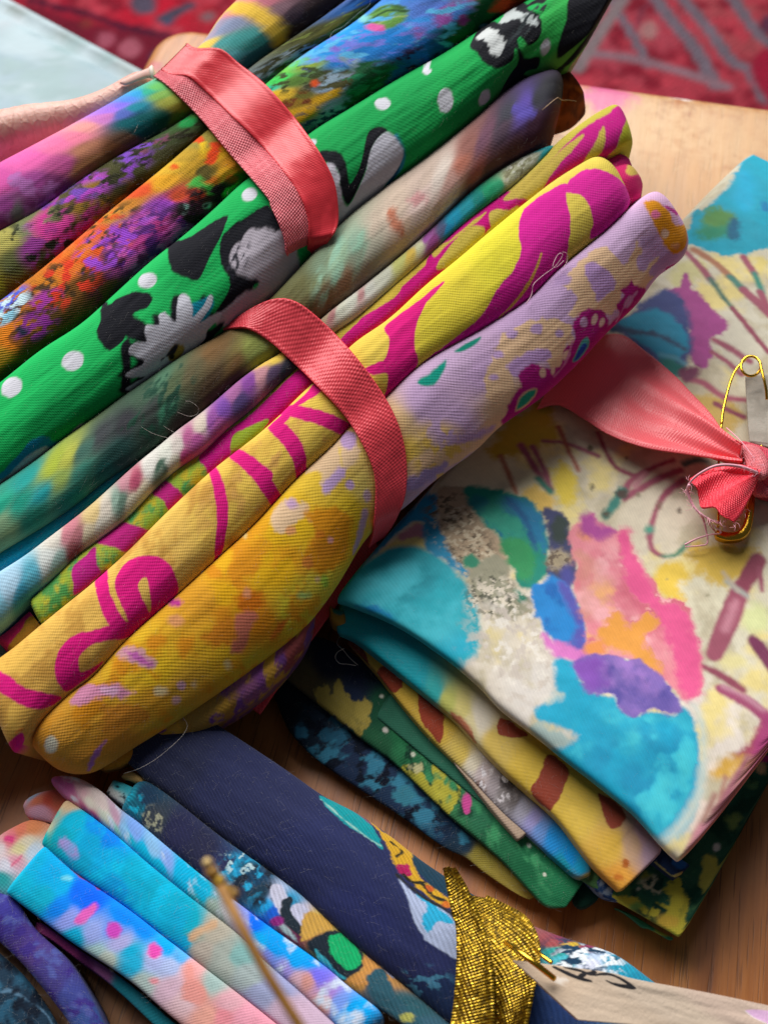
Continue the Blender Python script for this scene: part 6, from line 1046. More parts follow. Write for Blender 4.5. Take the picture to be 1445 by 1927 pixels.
# ================================================================== ribbons, pins, tags
CELL = 5
_b = np.full((520, 480), np.inf)
for g in FOLDS:
    a, b = g.top
    P = g.P[:, a:b].reshape(-1, 3)
    px = project(P); w = (P - EYE) @ FWD
    ix = np.floor((px[:, 0] + 300) / CELL).astype(int); iy = np.floor((px[:, 1] + 300) / CELL).astype(int)
    m = (ix >= 0) & (iy >= 0) & (ix < 480) & (iy < 520)
    np.minimum.at(_b, (iy[m], ix[m]), w[m])
def depth_at(px):
    ix = np.clip(np.floor((px[:, 0] + 300) / CELL).astype(int), 0, 479); iy = np.clip(np.floor((px[:, 1] + 300) / CELL).astype(int), 0, 519)
    return _b[iy, ix]
def lift(px, h=0.0):
    """points resting on whatever cloth lies under these pixels, h metres clear of it"""
    px = np.atleast_2d(np.asarray(px, float)); d = depth_at(px)
    bad = ~np.isfinite(d)
    if bad.any():
        t = (0 - EYE[2]) / rays(px)[:, 2]
        d = np.where(bad, t, d)
    return EYE + rays(px) * (d - h)[:, None]
def gsm(A, s):
    r = int(3 * s) + 1; k = np.exp(-.5 * (np.arange(-r, r + 1) / s) ** 2); k /= k.sum()
    Ap = np.pad(A, ((r, r), (0, 0)), mode='edge')
    return np.stack([np.convolve(Ap[:, j], k, 'valid') for j in range(A.shape[1])], 1)
def drape(Lr, Rr, margin=.0004, win=9, sm=5, m=26, n=220, ends=(0, 0), endlen=.12, table=True, crown=0.0):
    A = catmull(np.array(Lr, float), n); B = catmull(np.array(Rr, float), n)
    t = np.linspace(0, 1, m)
    PX = A[:, None] * (1 - t)[None, :, None] + B[:, None] * t[None, :, None]
    D = depth_at(PX.reshape(-1, 2)).reshape(n, m)
    for j in range(m):                      # bridge gaps with the neighbouring cloth
        c = D[:, j]; ok = np.isfinite(c)
        if ok.any(): D[:, j] = np.interp(np.arange(n), np.arange(n)[ok], c[ok])
    okc = np.isfinite(D).all(0)
    for j in range(m):
        if not okc[j]: D[:, j] = D[:, np.argmin(np.where(okc, abs(np.arange(m) - j), 999))]
    pad = np.pad(D, ((win, win), (0, 0)), mode='edge')
    Mn = np.min(np.stack([pad[k:k + n] for k in range(2 * win + 1)]), 0)
    Mn = gsm(Mn, sm)
    tt = t - .5; mean = Mn.mean(1); slope = (Mn @ tt) / (tt @ tt)
    fit = mean[:, None] + slope[:, None] * tt[None]
    fit -= np.maximum(0, (fit - Mn).max(1))[:, None] * .9
    fit = gsm(fit, sm)
    s = np.linspace(0, 1, n)
    e = ends[0] * np.clip(1 - s / endlen, 0, 1) ** 1.6 + ends[1] * np.clip(1 - (1 - s) / endlen, 0, 1) ** 1.6
    fit = fit - margin + e[:, None] - crown * (1 - (2 * tt) ** 2)[None]
    sg, tg = np.meshgrid(s, t, indexing='ij')
    fit = fit + (fbm(sg * 9 + Lr[0][0], tg * 1.4, 3) - .5) * .00034 + (fbm(sg * 3 + 5, tg * 5 + Lr[1][0], 2) - .5) * .00012
    return EYE + rays(PX.reshape(-1, 2)).reshape(n, m, 3) * fit[..., None]
def strip(name, P, mat, parent=None, thick=.00022, edge=.00010, color=None, painter=None):
    n, m = P.shape[:2]
    du = np.gradient(P, axis=0); dv = np.gradient(P, axis=1)
    N = norm(np.cross(du, dv)); N *= np.sign((N * (EYE - P)).sum(-1, keepdims=True))
    t = np.linspace(0, 1, m)
    rim = np.exp(-((np.minimum(t, 1 - t) - .035) / .022) ** 2) * edge
    T = P + N * rim[None, :, None]; Bt = P - N * thick
    full = np.concatenate([T, Bt[:, ::-1], T[:, :1]], 1)
    u = np.r_[0, np.cumsum(np.linalg.norm(np.diff(P[:, m // 2], axis=0), axis=1))]
    wd = np.linalg.norm(P[:, -1] - P[:, 0], axis=1).mean()
    v = np.r_[t * wd, wd * (2 - t[::-1]) , 2 * wd + .0001]
    v = np.r_[t * wd, (t[::-1]) * wd, 0]
    UV = np.stack(np.broadcast_arrays(u[:, None], v[None]), -1).copy()
    g = Grid(full, UV, (0, m))
    if painter: painter(g)
    return g.build(name, mat, parent, caps=True)

def satin(name, kind='satin', period=.00030, angle=35, bump=.00004, color='ef5f6c', rough=.40, dark=.2):
    m = fabric(name, kind, period, angle, bump, rough, 0.0, dark, color=color, spec=.28, fuzz=0.0)
    return m
SAT = satin('coral_satin', 'satin', .00030, 62, .000009, 'ee3e4a', .32, .08)
RIB = satin('coral_ribbed', 'satin', .00036, 55, .000022, 'ee4c58', .36, .20)
RIBD = satin('coral_ribbed_pale', 'plain', .00042, 20, .00005, 'e46874', .40, .24)
TAILM = satin('coral_tail', 'plain', .00034, 15, .00005, 'ff4456', .36, .15)

A1o = [(353, 81), (369, 90), (415, 92), (450, 119), (500, 159), (549, 214), (583, 259), (608, 297), (628, 339), (636, 382), (635, 426), (612, 462), (586, 486)]
A1i = [(303, 131), (320, 140), (353, 143), (381, 165), (432, 214), (484, 264), (538, 329), (569, 377), (580, 415), (580, 450), (575, 484), (560, 500)]
A2o = [(289, 143), (303, 151), (329, 173), (381, 226), (432, 288), (500, 367), (511, 391), (535, 446), (540, 500), (537, 522)]
A2i = [(x + 10, y - 10) for x, y in A1i]
rbA = empty('ribbon_band')
PA2 = drape(A2o, A2i, margin=.0003, ends=(.0012, .0050), endlen=.12)
strip('ribbon_layer', PA2, RIBD, rbA)
PA1 = drape(A1i, A1o, margin=.00052, ends=(.0012, .0052), endlen=.12)
strip('ribbon_layer', PA1, SAT, rbA)
tag(rbA, 'double layer of coral satin ribbon tied round the uppermost four fabrics', 'ribbon')

B_o = [(428, 612), (455, 592), (486, 573), (518, 562), (548, 564), (580, 582), (628, 625), (677, 680), (725, 748), (753, 808), (765, 867), (763, 930), (746, 976), (722, 1012)]
B_i = [(420, 620), (440, 617), (459, 616), (475, 621), (495, 633), (525, 657), (587, 716), (642, 774), (677, 826), (701, 878), (707, 915), (706, 950), (703, 1000), (694, 1030)]
rbB = empty('ribbon_band')
strip('ribbon_layer', drape(B_i, B_o, margin=.0004, ends=(.0009, .0030), endlen=.10, n=260), RIB, rbB)
def zrail(pts): return np.array([zplane(zz)([(x, y)])[0] for x, y, zz in pts])
def loft2(a, b, n=90, m=20, crown=0.0, fn=None):
    A = catmull(zrail(a), n); B = catmull(zrail(b), n); t = np.linspace(0, 1, m)
    P = A[:, None] * (1 - t)[None, :, None] + B[:, None] * t[None, :, None]
    s = np.linspace(0, 1, n)
    dz = crown * (1 - (2 * t - 1) ** 2)[None] * np.ones((n, 1))
    if fn is not None: dz = dz + fn(s[:, None], t[None])
    P[..., 2] += dz
    return P
strip('ribbon_layer', loft2([(690, 990, .012), (620, 1060, .0090), (560, 1140, .0075), (500, 1210, .0065), (430, 1300, .0055)], [(712, 1030, .010), (655, 1110, .0075), (605, 1180, .0062), (545, 1265, .0052), (490, 1345, .0045)]), RIB, rbB)
tag(rbB, 'single ribbed coral ribbon wrapped round the middle bundle of fabrics', 'ribbon')

# ---- coral ribbon across the stack, its knot and frayed tail
rbC = empty('ribbon_bow')
def gather(s, t):
    k = np.clip((s - .25) / .75, 0, 1) ** 1.3
    return k * .00075 * np.sin(t * 2 * math.pi * 1.6 + .6 + s * 1.5) + k * .0004 * np.sin(t * 2 * math.pi * 3.3 + 1.2) - .0006 * np.exp(-((s - .52) / .10) ** 2 - ((t - .45) / .25) ** 2)
PC_ = loft2([(1010, 770, .0126), (1050, 762, .0130), (1094, 785, .0136), (1146, 819, .0142), (1215, 846, .0148), (1300, 863, .0152), (1360, 874, .0154), (1392, 878, .0155)],
            [(1060, 690, .0126), (1110, 640, .0127), (1166, 629, .0129), (1215, 660, .0132), (1267, 702, .0137), (1300, 735, .0142), (1335, 772, .0148), (1362, 812, .0153), (1384, 842, .0156)], n=160, m=46, crown=.0007, fn=gather)
SATC = satin('coral_satin_wide', 'satin', .00034, 20, .000016, 'f86a72', .32, .10)
strip('ribbon_loop', PC_, SATC, rbC)
kn = fold_grid([(1372, 846), (1392, 838), (1412, 843), (1450, 858), (1520, 884)], [(1372, 872), (1394, 894), (1420, 920), (1452, 932), (1520, 944)], zplane(.0142), hr=.75, d=.002, e0=.0014, e1=0, seed=61, wrinkle=.0004)
kn.color = None
kn.build('knot_core', satin('coral_knot', 'satin', .00026, 75, .00005, 'd8485c', .42, .25), rbC, caps=True)
kn = fold_grid([(1380, 838), (1394, 858), (1404, 884), (1412, 906)], [(1404, 836), (1428, 852), (1442, 880), (1440, 905)], zplane(.0160), hr=.6, d=.0012, e0=.0010, e1=.0010, seed=62, wrinkle=.0003)
kn.build('knot_wrap', satin('coral_knot_pale', 'satin', .00022, 85, .00005, 'f08088', .45, .2), rbC, caps=True)
kn = fold_grid([(1412, 876), (1436, 886), (1470, 892)], [(1412, 930), (1440, 930), (1475, 930)], zplane(.0150), hr=.5, d=.0012, e0=.0012, e1=0, seed=63, wrinkle=.0004)
kn.build('knot_wrap', satin('coral_knot_lower', 'satin', .00024, 10, .00005, 'f06c78', .45, .2), rbC, caps=True)
tail = loft2([(1428, 890, .0165), (1400, 882, .0160), (1362, 879, .0154), (1326, 885, .0150), (1296, 903, .0146)], [(1424, 905, .0165), (1414, 930, .0163), (1403, 952, .0162), (1394, 968, .0160), (1382, 982, .0158)], n=70, m=40, crown=.0008,
             fn=lambda s, t: -.0006 * np.exp(-((t - .42) / .13) ** 2) * s ** 1.2 + .0006 * np.exp(-((t - .18) / .1) ** 2) * s + .0002 * np.sin(t * 9 + 1) * s)
_s = np.linspace(0, 1, 70)[:, None]; _t = np.linspace(0, 1, 40)[None]
tail[..., :2] += np.array([-.0009, -.0009]) * (_s ** 1.5 * (1 - (2 * _t - 1) ** 2) * (1 + .25 * np.sin(_t * 17)))[..., None]
strip('ribbon_tail', tail, TAILM, rbC)
tail2 = loft2([(1424, 888, .0170), (1390, 878, .0168), (1350, 884, .0160), (1318, 892, .0155)], [(1420, 900, .0166), (1385, 898, .0160), (1345, 902, .0152), (1316, 908, .0148)], n=40, m=16, crown=.0006)
strip('ribbon_tail', tail2, TAILM, rbC)
THR = plain_mat('pink_thread', 'f4b0c0', .6, var=.1, bscale=4000)
THRW = plain_mat('pale_thread', 'e8dcc8', .7)
def zcurve(pts, n=60): return catmull(zrail(pts), n)
def thread(pts, r, mat, parent, name='frayed_thread', n=60, tip=.5):
    P = zcurve(pts, n); tube(name, P, r, mat, parent, 6, np.linspace(1, tip, n))
thread([(1424, 890, .0172), (1390, 878, .0182), (1350, 876, .0188), (1318, 890, .0180), (1298, 908, .0166), (1294, 922, .0158)], .00022, THR, rbC)
thread([(1296, 912, .0166), (1293, 924, .0158), (1300, 945, .0152), (1312, 962, .0150), (1330, 975, .0148), (1350, 984, .0147)], .00018, THR, rbC)
thread([(1312, 962, .0150), (1322, 976, .0140), (1328, 1000, .0130), (1330, 1022, .0126), (1316, 1027, .0126), (1288, 1029, .0125)], .00013, THR, rbC)
thread([(1288, 1025, .0126), (1310, 1014, .0128), (1336, 1006, .0132), (1356, 1002, .0138), (1340, 988, .0142)], .00012, THR, rbC)
thread([(1340, 984, .0147), (1358, 992, .0140), (1350, 1004, .0132), (1342, 994, .0134), (1336, 980, .0146)], .00008, plain_mat('yellow_thread', 'ecc878', .6), rbC)
thread([(1330, 975, .0148), (1336, 990, .0138), (1348, 1004, .0130)], .00008, THR, rbC)
rr = random.Random(5)
for k in range(46):                          # the finest fuzz round the cut end
    a = rr.random(); b = [(1296, 908), (1294, 924), (1302, 948), (1316, 964), (1336, 978), (1360, 986), (1382, 984), (1396, 962)][int(a * 8) % 8]
    x, y = b[0] + rr.uniform(-5, 5), b[1] + rr.uniform(-5, 5); an = rr.uniform(0, 6.28); L_ = rr.uniform(6, 17)
    thread([(x, y, .0155), (x + L_ * .5 * math.cos(an), y + L_ * .5 * math.sin(an), .0157), (x + L_ * math.cos(an + .5), y + L_ * math.sin(an + .5), .0156)], .000024, THR, rbC, 'fray', 6, .6)
for k in range(26):
    x, y = 1420 + rr.uniform(-22, 16), 872 + rr.uniform(-24, 26); an = rr.uniform(0, 6.28); L_ = rr.uniform(6, 15)
    thread([(x, y, .0178), (x + L_ * .5 * math.cos(an), y + L_ * .5 * math.sin(an), .0184), (x + L_ * math.cos(an + .5), y + L_ * math.sin(an + .5), .0180)], .00002, THR, rbC, 'fray', 6, .6)
thread([(1366, 805, .0160), (1385, 822, .0170), (1400, 838, .0176), (1418, 862, .0182)], .00007, THR, rbC)
tag(rbC, 'wide coral satin ribbon knotted across the stack, with a short frayed tail', 'ribbon')

# ---- safety pin with tag on the stack
GOLD = plain_mat('brass_wire', 'e8b93c', .22, 1.0)
GOLDP = plain_mat('brass_plate', 'dca838', .24, 1.0, bump=.00005, bscale=600)
pn = empty('safety_pin')
th = np.linspace(math.radians(200), math.radians(200 + 520), 90)
cz = [(1412 + 18.5 * math.cos(a), 689 + 18.5 * math.sin(a), .0150 + .0009 * i / 89) for i, a in enumerate(th)]
wire = [(1357, 797, .0150), (1360, 772, .0152), (1366, 745, .0152), (1374, 717, .0151), (1384, 696, .0150)] + cz[8:] + [(1437, 715, .0157), (1441, 735, .0152), (1442, 752, .0146)]
tube('wire', catmull(zrail(wire), 240), .00017, GOLD, pn, 10)
tube('wire', catmull(zrail([(1432, 834, .0134), (1431, 850, .0134), (1428, 880, .0134), (1418, 930, .0134)]), 20), .00017, GOLD, pn, 10)
tube('wire', catmull(zrail([(1357, 797, .0150), (1352, 850, .0142), (1352, 930, .0134), (1350, 995, .0134)]), 30), .00015, GOLD, pn, 8)
cl = fold_grid([(1400, 925), (1402, 955), (1398, 984), (1386, 999), (1366, 1001), (1345, 994)], [(1420, 928), (1418, 965), (1411, 998), (1394, 1014), (1368, 1017), (1342, 1010)], zplane(.0132), hr=.45, d=.0009, e0=.0005, e1=.0008, seed=71, wrinkle=0)
cl.build('clasp', GOLDP, pn, caps=True)
tag(pn, 'small gold safety pin with a coiled end standing beside the knotted coral ribbon', 'safety pin')
KR = NT('kraft_card'); tc = KR.n('ShaderNodeTexCoord').outputs['Object']
fib = KR.noise(tc, 3800, 4, .6); big = KR.noise(tc, 300, 3)
KR.l(KR.mix(KR.math('MULTIPLY', fib, .35), KR.mix(1.0, (1, 1, 1, 1), KR.n('ShaderNodeAttribute', attribute_name='print').outputs[0], 'MULTIPLY'), KR.mix(1.0, (.72, .70, .66, 1), KR.n('ShaderNodeAttribute', attribute_name='print').outputs[0], 'MULTIPLY')), KR.b.inputs['Base Color'])
KR.b.inputs['Roughness'].default_value = .9; KR.l(KR.bump(fib, .00005), KR.b.inputs['Normal'])
g = fold_grid([(1402, 707), (1405, 760), (1407, 800), (1410, 834)], [(1490, 700), (1496, 760), (1500, 810), (1504, 850)], zplane(.0136), p=14, h=.00015, d=.0002, e0=.00025, e1=.00025, ep=6, up=True, seed=72, wrinkle=.0001, inset=.01)
paint(g, 'b4aca0', [('n', 'a49c90', 14, .55, .1, 2)], seed=72)
tag(g.build('card_tag', KR.m, None, caps=True), 'grey card tag held by the small gold safety pin at the right edge', 'tag')

# ---- gold ribbon on the navy roll
GM = NT('gold_lame'); uv = GM.n('ShaderNodeUVMap').outputs[0]
mpn = GM.n('ShaderNodeMapping'); mpn.inputs['Rotation'].default_value = (0, 0, .5); w_ = 2 * math.pi / .00036; mpn.inputs['Scale'].default_value = (w_, w_ * .8, 1)
GM.l(uv, mpn.inputs['Vector']); sx = GM.n('ShaderNodeSeparateXYZ'); GM.l(mpn.outputs[0], sx.inputs[0])
hh = GM.math('MULTIPLY', GM.math('SINE', sx.outputs[0]), GM.math('SINE', sx.outputs[1]))
nz = GM.noise(uv, 5200, 2, .7); spk = GM.noise(uv, 2600, 2, .6)
h3 = GM.math('ADD', GM.math('MULTIPLY', hh, .6), GM.math('MULTIPLY', nz, .28))
cg = GM.ramp(spk, (.32, hex4('64501c')), (.50, hex4('a88420')), (.62, hex4('e8bc30')), (.78, hex4('fce478')))
GM.l(cg, GM.b.inputs['Base Color']); GM.b.inputs['Metallic'].default_value = .68; GM.b.inputs['Roughness'].default_value = .32
GM.l(GM.bump(h3, .00008), GM.b.inputs['Normal'])
rbG = empty('gold_ribbon')
strip('ribbon_layer', drape([(880, 1684), (893, 1712), (905, 1740), (918, 1790), (930, 1850), (933, 1930), (930, 2010)], [(915, 1690), (955, 1708), (990, 1728), (1012, 1762), (1016, 1805), (1002, 1873), (990, 1930), (975, 2010)], margin=.0010, n=150, m=30, ends=(.0003, 0), crown=.0007), GM.m, rbG, edge=.0003)
strip('ribbon_layer', drape([(838, 1632), (846, 1680), (852, 1715), (860, 1745), (861, 1808), (856, 1877), (849, 1930), (838, 2010)], [(852, 1634), (874, 1670), (898, 1722), (916, 1773), (927, 1842), (931, 1930), (930, 2010)], margin=.0020, n=170, m=30, ends=(-.0022, 0), endlen=.35, crown=.0007), GM.m, rbG, edge=.0003)
tag(rbG, 'glittering gold lame ribbon twisted over the navy fabric roll', 'ribbon')
pe = empty('safety_pin')
tube('wire', zcurve([(952, 1774, .0128), (975, 1790, .0150), (1010, 1816, .0156), (1043, 1842, .0146)], 30), .00026, GOLD, pe, 10)
tube('wire', zcurve([(1006, 1786, .0120), (1020, 1799, .0128), (1038, 1812, .0132)], 20), .00018, GOLD, pe, 8)
tag(pe, 'gold safety pin wire pushed through the gold ribbon into the kraft tag', 'safety pin')
K9 = lambda *v: z(945, 1740, *v)
g = fold_grid([(963, 1807), (1046, 1817), (1146, 1831), (1197, 1844), (1322, 1867), (1460, 1896), (1600, 1926)], [(1086, 1920), (1222, 1932), (1330, 1945), (1460, 1965), (1560, 1985), (1680, 2010), (1760, 2030)], zplane(.0138), p=20, h=.00016, d=.0003, e0=.0002, e1=.0003, ep=8, up=True, seed=73, wrinkle=.00018, inset=.004, spacing=1.3)
INK = '1c1a20'
paint(g, [(1050, 1850, 'd0b8a0'), (1250, 1890, 'd0bca8'), (1400, 1910, 'ccb4a4'), (1150, 1900, 'd4bea8')],
      [('s', K9(292, 236, 360, 268, 420, 292, 472, 305), [4.4, 6.1, 5.4, 3.4], INK, .8, .8), ('s', K9(340, 234, 420, 250, 470, 268, 500, 255, 470, 236), [2.4, 3.8, 4.4, 3.4, 2.4], INK, .8, .8), ('s', K9(415, 290, 440, 270, 480, 262), [2.5, 2.8, 2.0], INK, .8, .8), ('s', K9(470, 232, 540, 240, 600, 262), [2.8, 3.4, 1.8], INK, .8, .8),
       ('s', K9(500, 275, 560, 268, 600, 275, 650, 298, 690, 325, 702, 338, 660, 336, 610, 325, 572, 308), [2.0, 2.4, 3.0, 4.0, 5.4, 5.1, 5.4, 5.1, 2.8], INK, .8, .8), ('p', K9(1322, 470, 1370, 462, 1480, 478, 1560, 520, 1500, 560, 1440, 536, 1370, 505), 'e0b4dc', 1.2, 1), ('s', K9(1322, 472, 1370, 508, 1450, 545), 1.6, 'e8d8dc', 1, 1), ('d', 1055, 1846, 12, 6, 'e8dcd0', 4, 6)], seed=73, mottle=.04)
tag(g.build('card_tag', KR.m, None, caps=True), 'kraft paper tag with black brush lettering and a pink spot, lying across the navy roll', 'tag')

# ---- gold cord sticking up in the foreground, out of focus
co = empty('golden_string')
CORD = plain_mat('gold_cord', '9c6c2c', .6, 0.0, var=.3, bscale=900)
def camcurve(pts, n=80):
    return catmull(np.array([EYE + rays([(x, y)])[0] * w for x, y, w in pts]), n)
P = camcurve([(394, 1636, .066), (430, 1696, .064), (455, 1745, .0625), (500, 1828, .0615), (535, 1885, .061), (575, 1950, .0605), (640, 2080, .060), (700, 2250, .060)])
tube('strand', P, .00026, CORD, co, 12)
for x, y, r, w, c in ((391, 1624, 10, .065, 'd8b878'), (400, 1642, 13, .065, 'a87c34'), (412, 1658, 13, .065, 'd0a430'), (424, 1676, 14, .065, 'b88c38'), (430, 1696, 11, .065, 'd0a428'), (440, 1682, 10, .065, 'a88038')):
    ph = np.linspace(0, 1, 9); c3 = EYE + rays([(x, y)])[0] * w; rad = r / 963.5 * TANH * w
    ax = norm(np.array([.3, -.7, -.5])); Q3 = c3 + np.linspace(-1, 1, 9)[:, None] * rad * ax
    tube('bead', Q3, rad, plain_mat('bead_gold', c, .5, .1), co, 10, np.sqrt(np.maximum(.02, 1 - np.linspace(-1, 1, 9) ** 2)))
tag(co, 'blurred brown-gold cord with knobbly golden tip standing up in the foreground', 'cord')
# ================================================================== the hand holding the bundle (mostly out of the picture)
SK = NT('skin'); tc = SK.n('ShaderNodeTexCoord').outputs['Object']; uvn = SK.n('ShaderNodeUVMap').outputs[0]
mps = SK.n('ShaderNodeMapping'); mps.inputs['Scale'].default_value = (1.0, .35, 1); SK.l(uvn, mps.inputs['Vector'])
vor = SK.n('ShaderNodeTexVoronoi'); vor.feature = 'DISTANCE_TO_EDGE'; vor.inputs['Scale'].default_value = 900; SK.l(mps.outputs[0], vor.inputs['Vector'])
crk = SK.ramp(vor.outputs['Distance'], (0.0, (0, 0, 0, 1)), (.16, (1, 1, 1, 1)))
blo = SK.noise(tc, 160, 4)
SK.l(SK.ramp(blo, (.30, hex4('d09484')), (.52, hex4('e4ac9c')), (.72, hex4('ecc0b0'))), SK.b.inputs['Base Color'])
SK.b.inputs['Roughness'].default_value = .46; SK.b.inputs['Specular IOR Level'].default_value = .45
SK.b.inputs['Subsurface Weight'].default_value = .25; SK.b.inputs['Subsurface Radius'].default_value = (1.0, .35, .2); SK.b.inputs['Subsurface Scale'].default_value = .0012
hsum = SK.math('ADD', SK.math('MULTIPLY', crk, .6), SK.math('MULTIPLY', SK.noise(uvn, 1900, 4, .6), .9))
SK.l(SK.bump(hsum, .00010, .8), SK.b.inputs['Normal'])

def limb(path3, radii, n=140, seg=56, crease=(), flat=None):
    P = catmull(np.array(path3), n); s = np.linspace(0, 1, n)
    R = np.interp(s, np.linspace(0, 1, len(radii)), radii)
    k = np.exp(-.5 * (np.arange(-9, 10) / 4.0) ** 2); k /= k.sum(); R = np.convolve(np.pad(R, 9, mode='edge'), k, 'valid')
    u = np.r_[0, np.cumsum(np.linalg.norm(np.diff(P, axis=0), axis=1))]
    e = R[-1] * 1.1; x = np.clip((u - (u[-1] - e)) / e, 0, 1); R = R * np.sqrt(np.maximum(1 - x ** 2, .0004))
    T = norm(np.gradient(P, axis=0)); up = norm(norm(EYE - P) * .4 + np.array([0, .35, .8])); A = norm(np.cross(T, up)); B = np.cross(A, T)
    ph = np.linspace(0, 2 * math.pi, seg + 1)
    rad = R[:, None] * (1 + .035 * (fbm(u[:, None] / .004 + 0 * ph[None], np.cos(ph)[None] * 1.5 + 5 + 0 * u[:, None], 3) - .5))
    for c, wdt, dep in crease:
        rad = rad - dep * np.exp(-((u[:, None] - c * u[-1] - .0009 * np.sin(ph * 2 + c * 9)[None]) / wdt) ** 2)
    V = P[:, None] + rad[..., None] * (A[:, None] * np.cos(ph)[None, :, None] + B[:, None] * np.sin(ph)[None, :, None])
    UV = np.stack(np.broadcast_arrays(u[:, None], (ph * R.mean())[None]), -1).copy()
    return V, UV
TH = BPo(-.0030)
tp = [tuple(p) for p in TH([(-330, 470), (-200, 372), (-110, 310), (-30, 272), (60, 243), (140, 224), (205, 196), (252, 166), (284, 147)])]
pxm = 5.6e-5
pieces = [limb(tp, [150 * pxm, 105 * pxm, 78 * pxm, 72 * pxm, 63 * pxm, 53 * pxm, 41 * pxm, 32 * pxm, 26 * pxm], crease=[(.56, .0004, .00010), (.585, .0003, .00007), (.61, .0004, .00010), (.70, .0003, .00005), (.64, .0003, .00005), (.52, .0004, .00006)])]
wrist = np.array(tp[0])
palm_c = wrist + np.array([-.014, -.020, -.012])
pieces.append(limb([wrist + np.array([-.045, -.060, -.012]), palm_c, wrist + np.array([.002, .004, -.002])], [.016, .018, .013], n=50, seg=40))
for k, ln in enumerate((.052, .058, .054, .042)):            # fingers curling beneath the bundle
    b0 = palm_c + np.array([.004, -.012 + .009 * k, -.006])
    d = norm(np.array([.9, .35 + .05 * k, 0]))
    pieces.append(limb([b0 - d * .006, b0 + d * ln * .35 + np.array([0, 0, -.008]), b0 + d * ln * .7 + np.array([0, 0, -.010]), b0 + d * ln + np.array([0, 0, -.005])], [.0065, .0062, .0056, .0048], n=60, seg=32))
Vs, Qs, Us, off = [], [], [], 0
for V, UV in pieces:
    n, m = V.shape[:2]; i = np.arange(n * m).reshape(n, m) + off
    Qs.append(np.stack([i[:-1, :-1], i[:-1, 1:], i[1:, 1:], i[1:, :-1]], -1).reshape(-1, 4)); Vs.append(V.reshape(-1, 3)); Us.append(UV.reshape(-1, 2)); off += n * m
hand = raw_mesh('hand', np.vstack(Vs), np.vstack(Qs), SK.m, np.vstack(Us))
tag(hand, 'hand with its thumb lying along the rainbow fabric, nail pointing to the coral ribbon', 'hand')
ng = fold_grid([(222, 155), (250, 141), (272, 131), (288, 124)], [(234, 160), (257, 151), (277, 144), (293, 146)], BPo(-.0008), hr=.22, d=.0005, e0=.0007, e1=.0004, ep=3, seed=81, wrinkle=0, drape=False, spacing=1.2)
NM = NT('nail_keratin'); NM.b.inputs['Base Color'].default_value = hex4('dcaa9c'); NM.b.inputs['Roughness'].default_value = .42; NM.b.inputs['Subsurface Weight'].default_value = .2; NM.b.inputs['Subsurface Scale'].default_value = .0006
ng.build('nail', NM.m, hand, caps=True)
tipg = fold_grid([(279, 128), (286, 123), (290, 124)], [(284, 146), (290, 147), (294, 147)], BPo(-.0008), hr=.42, d=.0004, e0=.0002, e1=.0003, seed=82, wrinkle=0, drape=False, spacing=1.0)
tipg.build('nail_edge', plain_mat('nail_white', 'ecdccc', .5), hand, caps=True)

# ================================================================== loose threads and lint
LINT = plain_mat('pale_lint', 'd8ccc4', .8); LINTP = plain_mat('pink_lint', 'e8b8c8', .8); LINTB = plain_mat('beige_lint', 'c8a888', .8)
def lint(px, r, mat, label, h=.0006, hs=None, name='loose_thread', n=60):
    px = catmull(np.array(px, float), 30)
    P = lift(px, h)
    d = np.linalg.norm(P - EYE, axis=1); d = gsm(d[:, None], 2.5)[:, 0]; d = np.minimum(d, np.linalg.norm(P - EYE, axis=1))
    dirs = norm(P - EYE); wob = fbm(np.arange(30) / 5.0 + len(px) * 3.3, np.full(30, px[0, 0] / 50), 2) - .5
    P = EYE + dirs * (d - abs(wob) * .0005)[:, None]
    o = tube(name, catmull(P, n), r, mat, None, 6)
    tag(o, label, 'thread')
lint(Z6(548, 497, 578, 445, 588, 392, 640, 342, 700, 298, 738, 250, 746, 222, 722, 228, 700, 268, 694, 300, 720, 292, 752, 262), .000045, LINTP, 'pale pink loose thread looping on the magenta edge of the yellow fold')
lint(Z6(745, 215, 768, 222, 772, 258, 752, 298), .000035, LINTP, 'short pale thread curl beside the looped thread on the magenta print')
lint(Z3(636, 598, 680, 560, 722, 530, 742, 545, 790, 545, 842, 558), .000045, LINTB, 'beige frayed thread across the dark end of the smoky fold')
lint(Z3(832, 645, 822, 605, 848, 572, 862, 548), .00005, LINTB, 'short beige frayed thread at the very tip of the smoky fold')
lint(R5(690, 900, 706, 930, 690, 965, 645, 1010, 590, 1055, 530, 1090, 465, 1112), .000017, LINT, 'long pale hair curving from the amber fold over the navy roll')
lint(z(400, 800, 690, 1150, 678, 1190, 712, 1225, 745, 1265, 790, 1305), .000040, LINT, 'grey thread hanging below the turquoise corner of the stack, straight strand')
lint(z(400, 800, 715, 1215, 680, 1235, 668, 1265, 690, 1295, 735, 1300, 780, 1308), .000040, LINT, 'grey thread below the turquoise corner of the stack, curled loop')
lint(ZA(636, 215, 655, 172, 710, 145, 755, 105, 800, 65, 848, 32, 862, -5), .000013, LINT, 'fine white hair across the bright blue part of the painterly fold')
lint(ZB_(965, 1085, 1030, 1108, 1072, 1095, 1078, 1060, 1040, 1030, 1010, 1025), .000013, LINT, 'fine curled hair on the smoky fold by the pale watercolour fold')
lint(ZB_(770, 1165, 830, 1200, 912, 1226), .000013, LINT, 'fine straight hair on the dark middle of the smoky fold')
lint(ZB_(890, 1160, 960, 1200, 1010, 1190), .000012, LINT, 'short hair on the shaded underside of the smoky fold')
lint(z(0, 0, 730, 722, 742, 700, 752, 678), .000013, LINT, 'tiny white fibre standing on the teal patch of the rainbow fold')

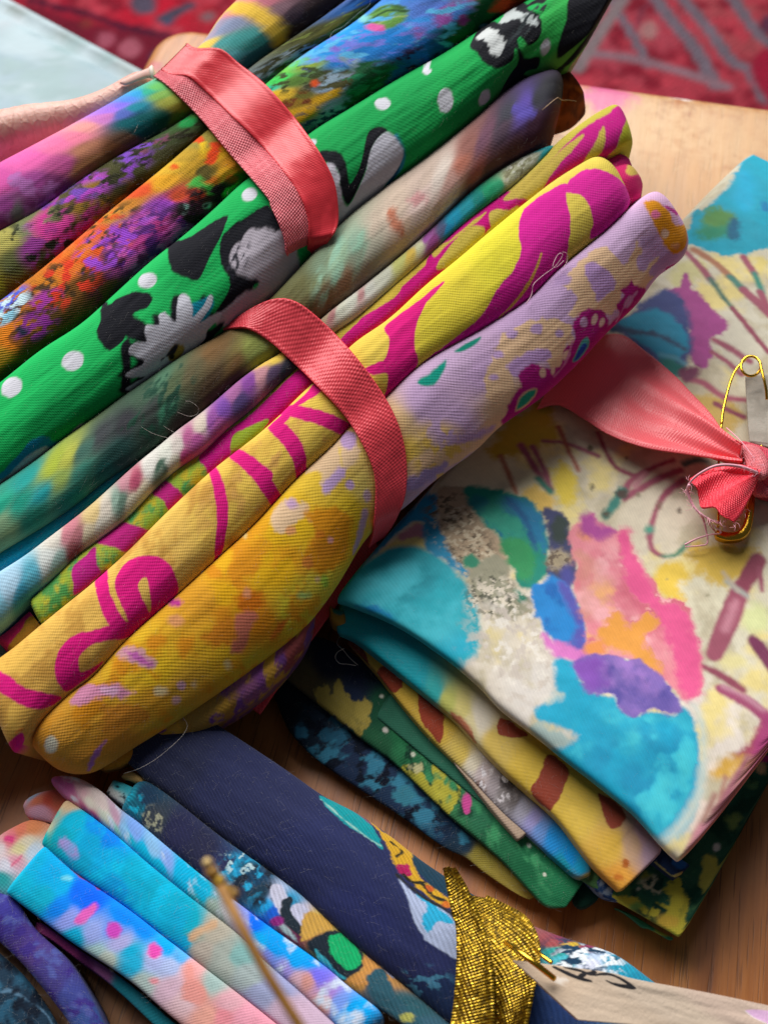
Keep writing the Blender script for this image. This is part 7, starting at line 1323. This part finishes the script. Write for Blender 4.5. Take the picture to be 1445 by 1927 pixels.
# fuzz: the finest fibres standing off every fold, one mesh for each cloth
FUZ = plain_mat('cotton_fuzz', 'a8a4a0', .9)
def fuzz(o, g, count, ln=.00040, r=.0000036):
    rg_ = np.random.default_rng(abs(hash(o.name)) % 1000 if False else len(o.name) * 7 + g.nu)
    a, b = g.top
    i = rg_.integers(2, g.nu - 3, count); j = rg_.integers(a + 1, b - 2, count)
    P = g.P[i, j]; du = g.P[i + 1, j] - g.P[i, j]; dv = g.P[i, j + 1] - g.P[i, j]
    N = norm(np.cross(du, dv)); N *= np.sign((N * (EYE - P)).sum(-1, keepdims=True))
    px = project(P); ok = (px[:, 0] > -60) & (px[:, 0] < 1505) & (px[:, 1] > -60) & (px[:, 1] < 1990)
    P, N, du, dv = P[ok], N[ok], norm(du[ok]), norm(dv[ok]); c = len(P)
    an = rg_.random(c) * 6.283; D = du * np.cos(an)[:, None] + dv * np.sin(an)[:, None]
    an2 = an + rg_.normal(0, 1.0, c); D2 = du * np.cos(an2)[:, None] + dv * np.sin(an2)[:, None]
    L_ = ln * (rg_.random(c) ** 2 * 2.2 + .35)
    K = 5; t = np.linspace(0, 1, K)
    pts = P[:, None] + N[:, None] * (np.sin(t * 2.4)[None, :, None] * (L_ * .42)[:, None, None]) + D[:, None] * (t[None, :, None] * (L_ * .7)[:, None, None]) + D2[:, None] * ((t ** 2)[None, :, None] * (L_ * .5)[:, None, None])
    S = norm(np.cross(D, N)); off = np.stack([S * r, (-S * .5 + N * .87) * r, (-S * .5 - N * .87) * r], 1)
    V = pts[:, :, None] + off[:, None]                      # c,K,3,3
    idx = np.arange(c * K * 3).reshape(c, K, 3); jx = np.roll(idx, -1, 2)
    q = np.stack([idx[:, :-1], jx[:, :-1], jx[:, 1:], idx[:, 1:]], -1).reshape(-1, 4)
    f = raw_mesh('fuzz', V.reshape(-1, 3), q, FUZ, None, None, True, (), o)
    f['kind'] = 'stuff'
for o, g in CLOTHS:
    fuzz(o, g, 900 if g.nu * g.nv > 30000 else 350)
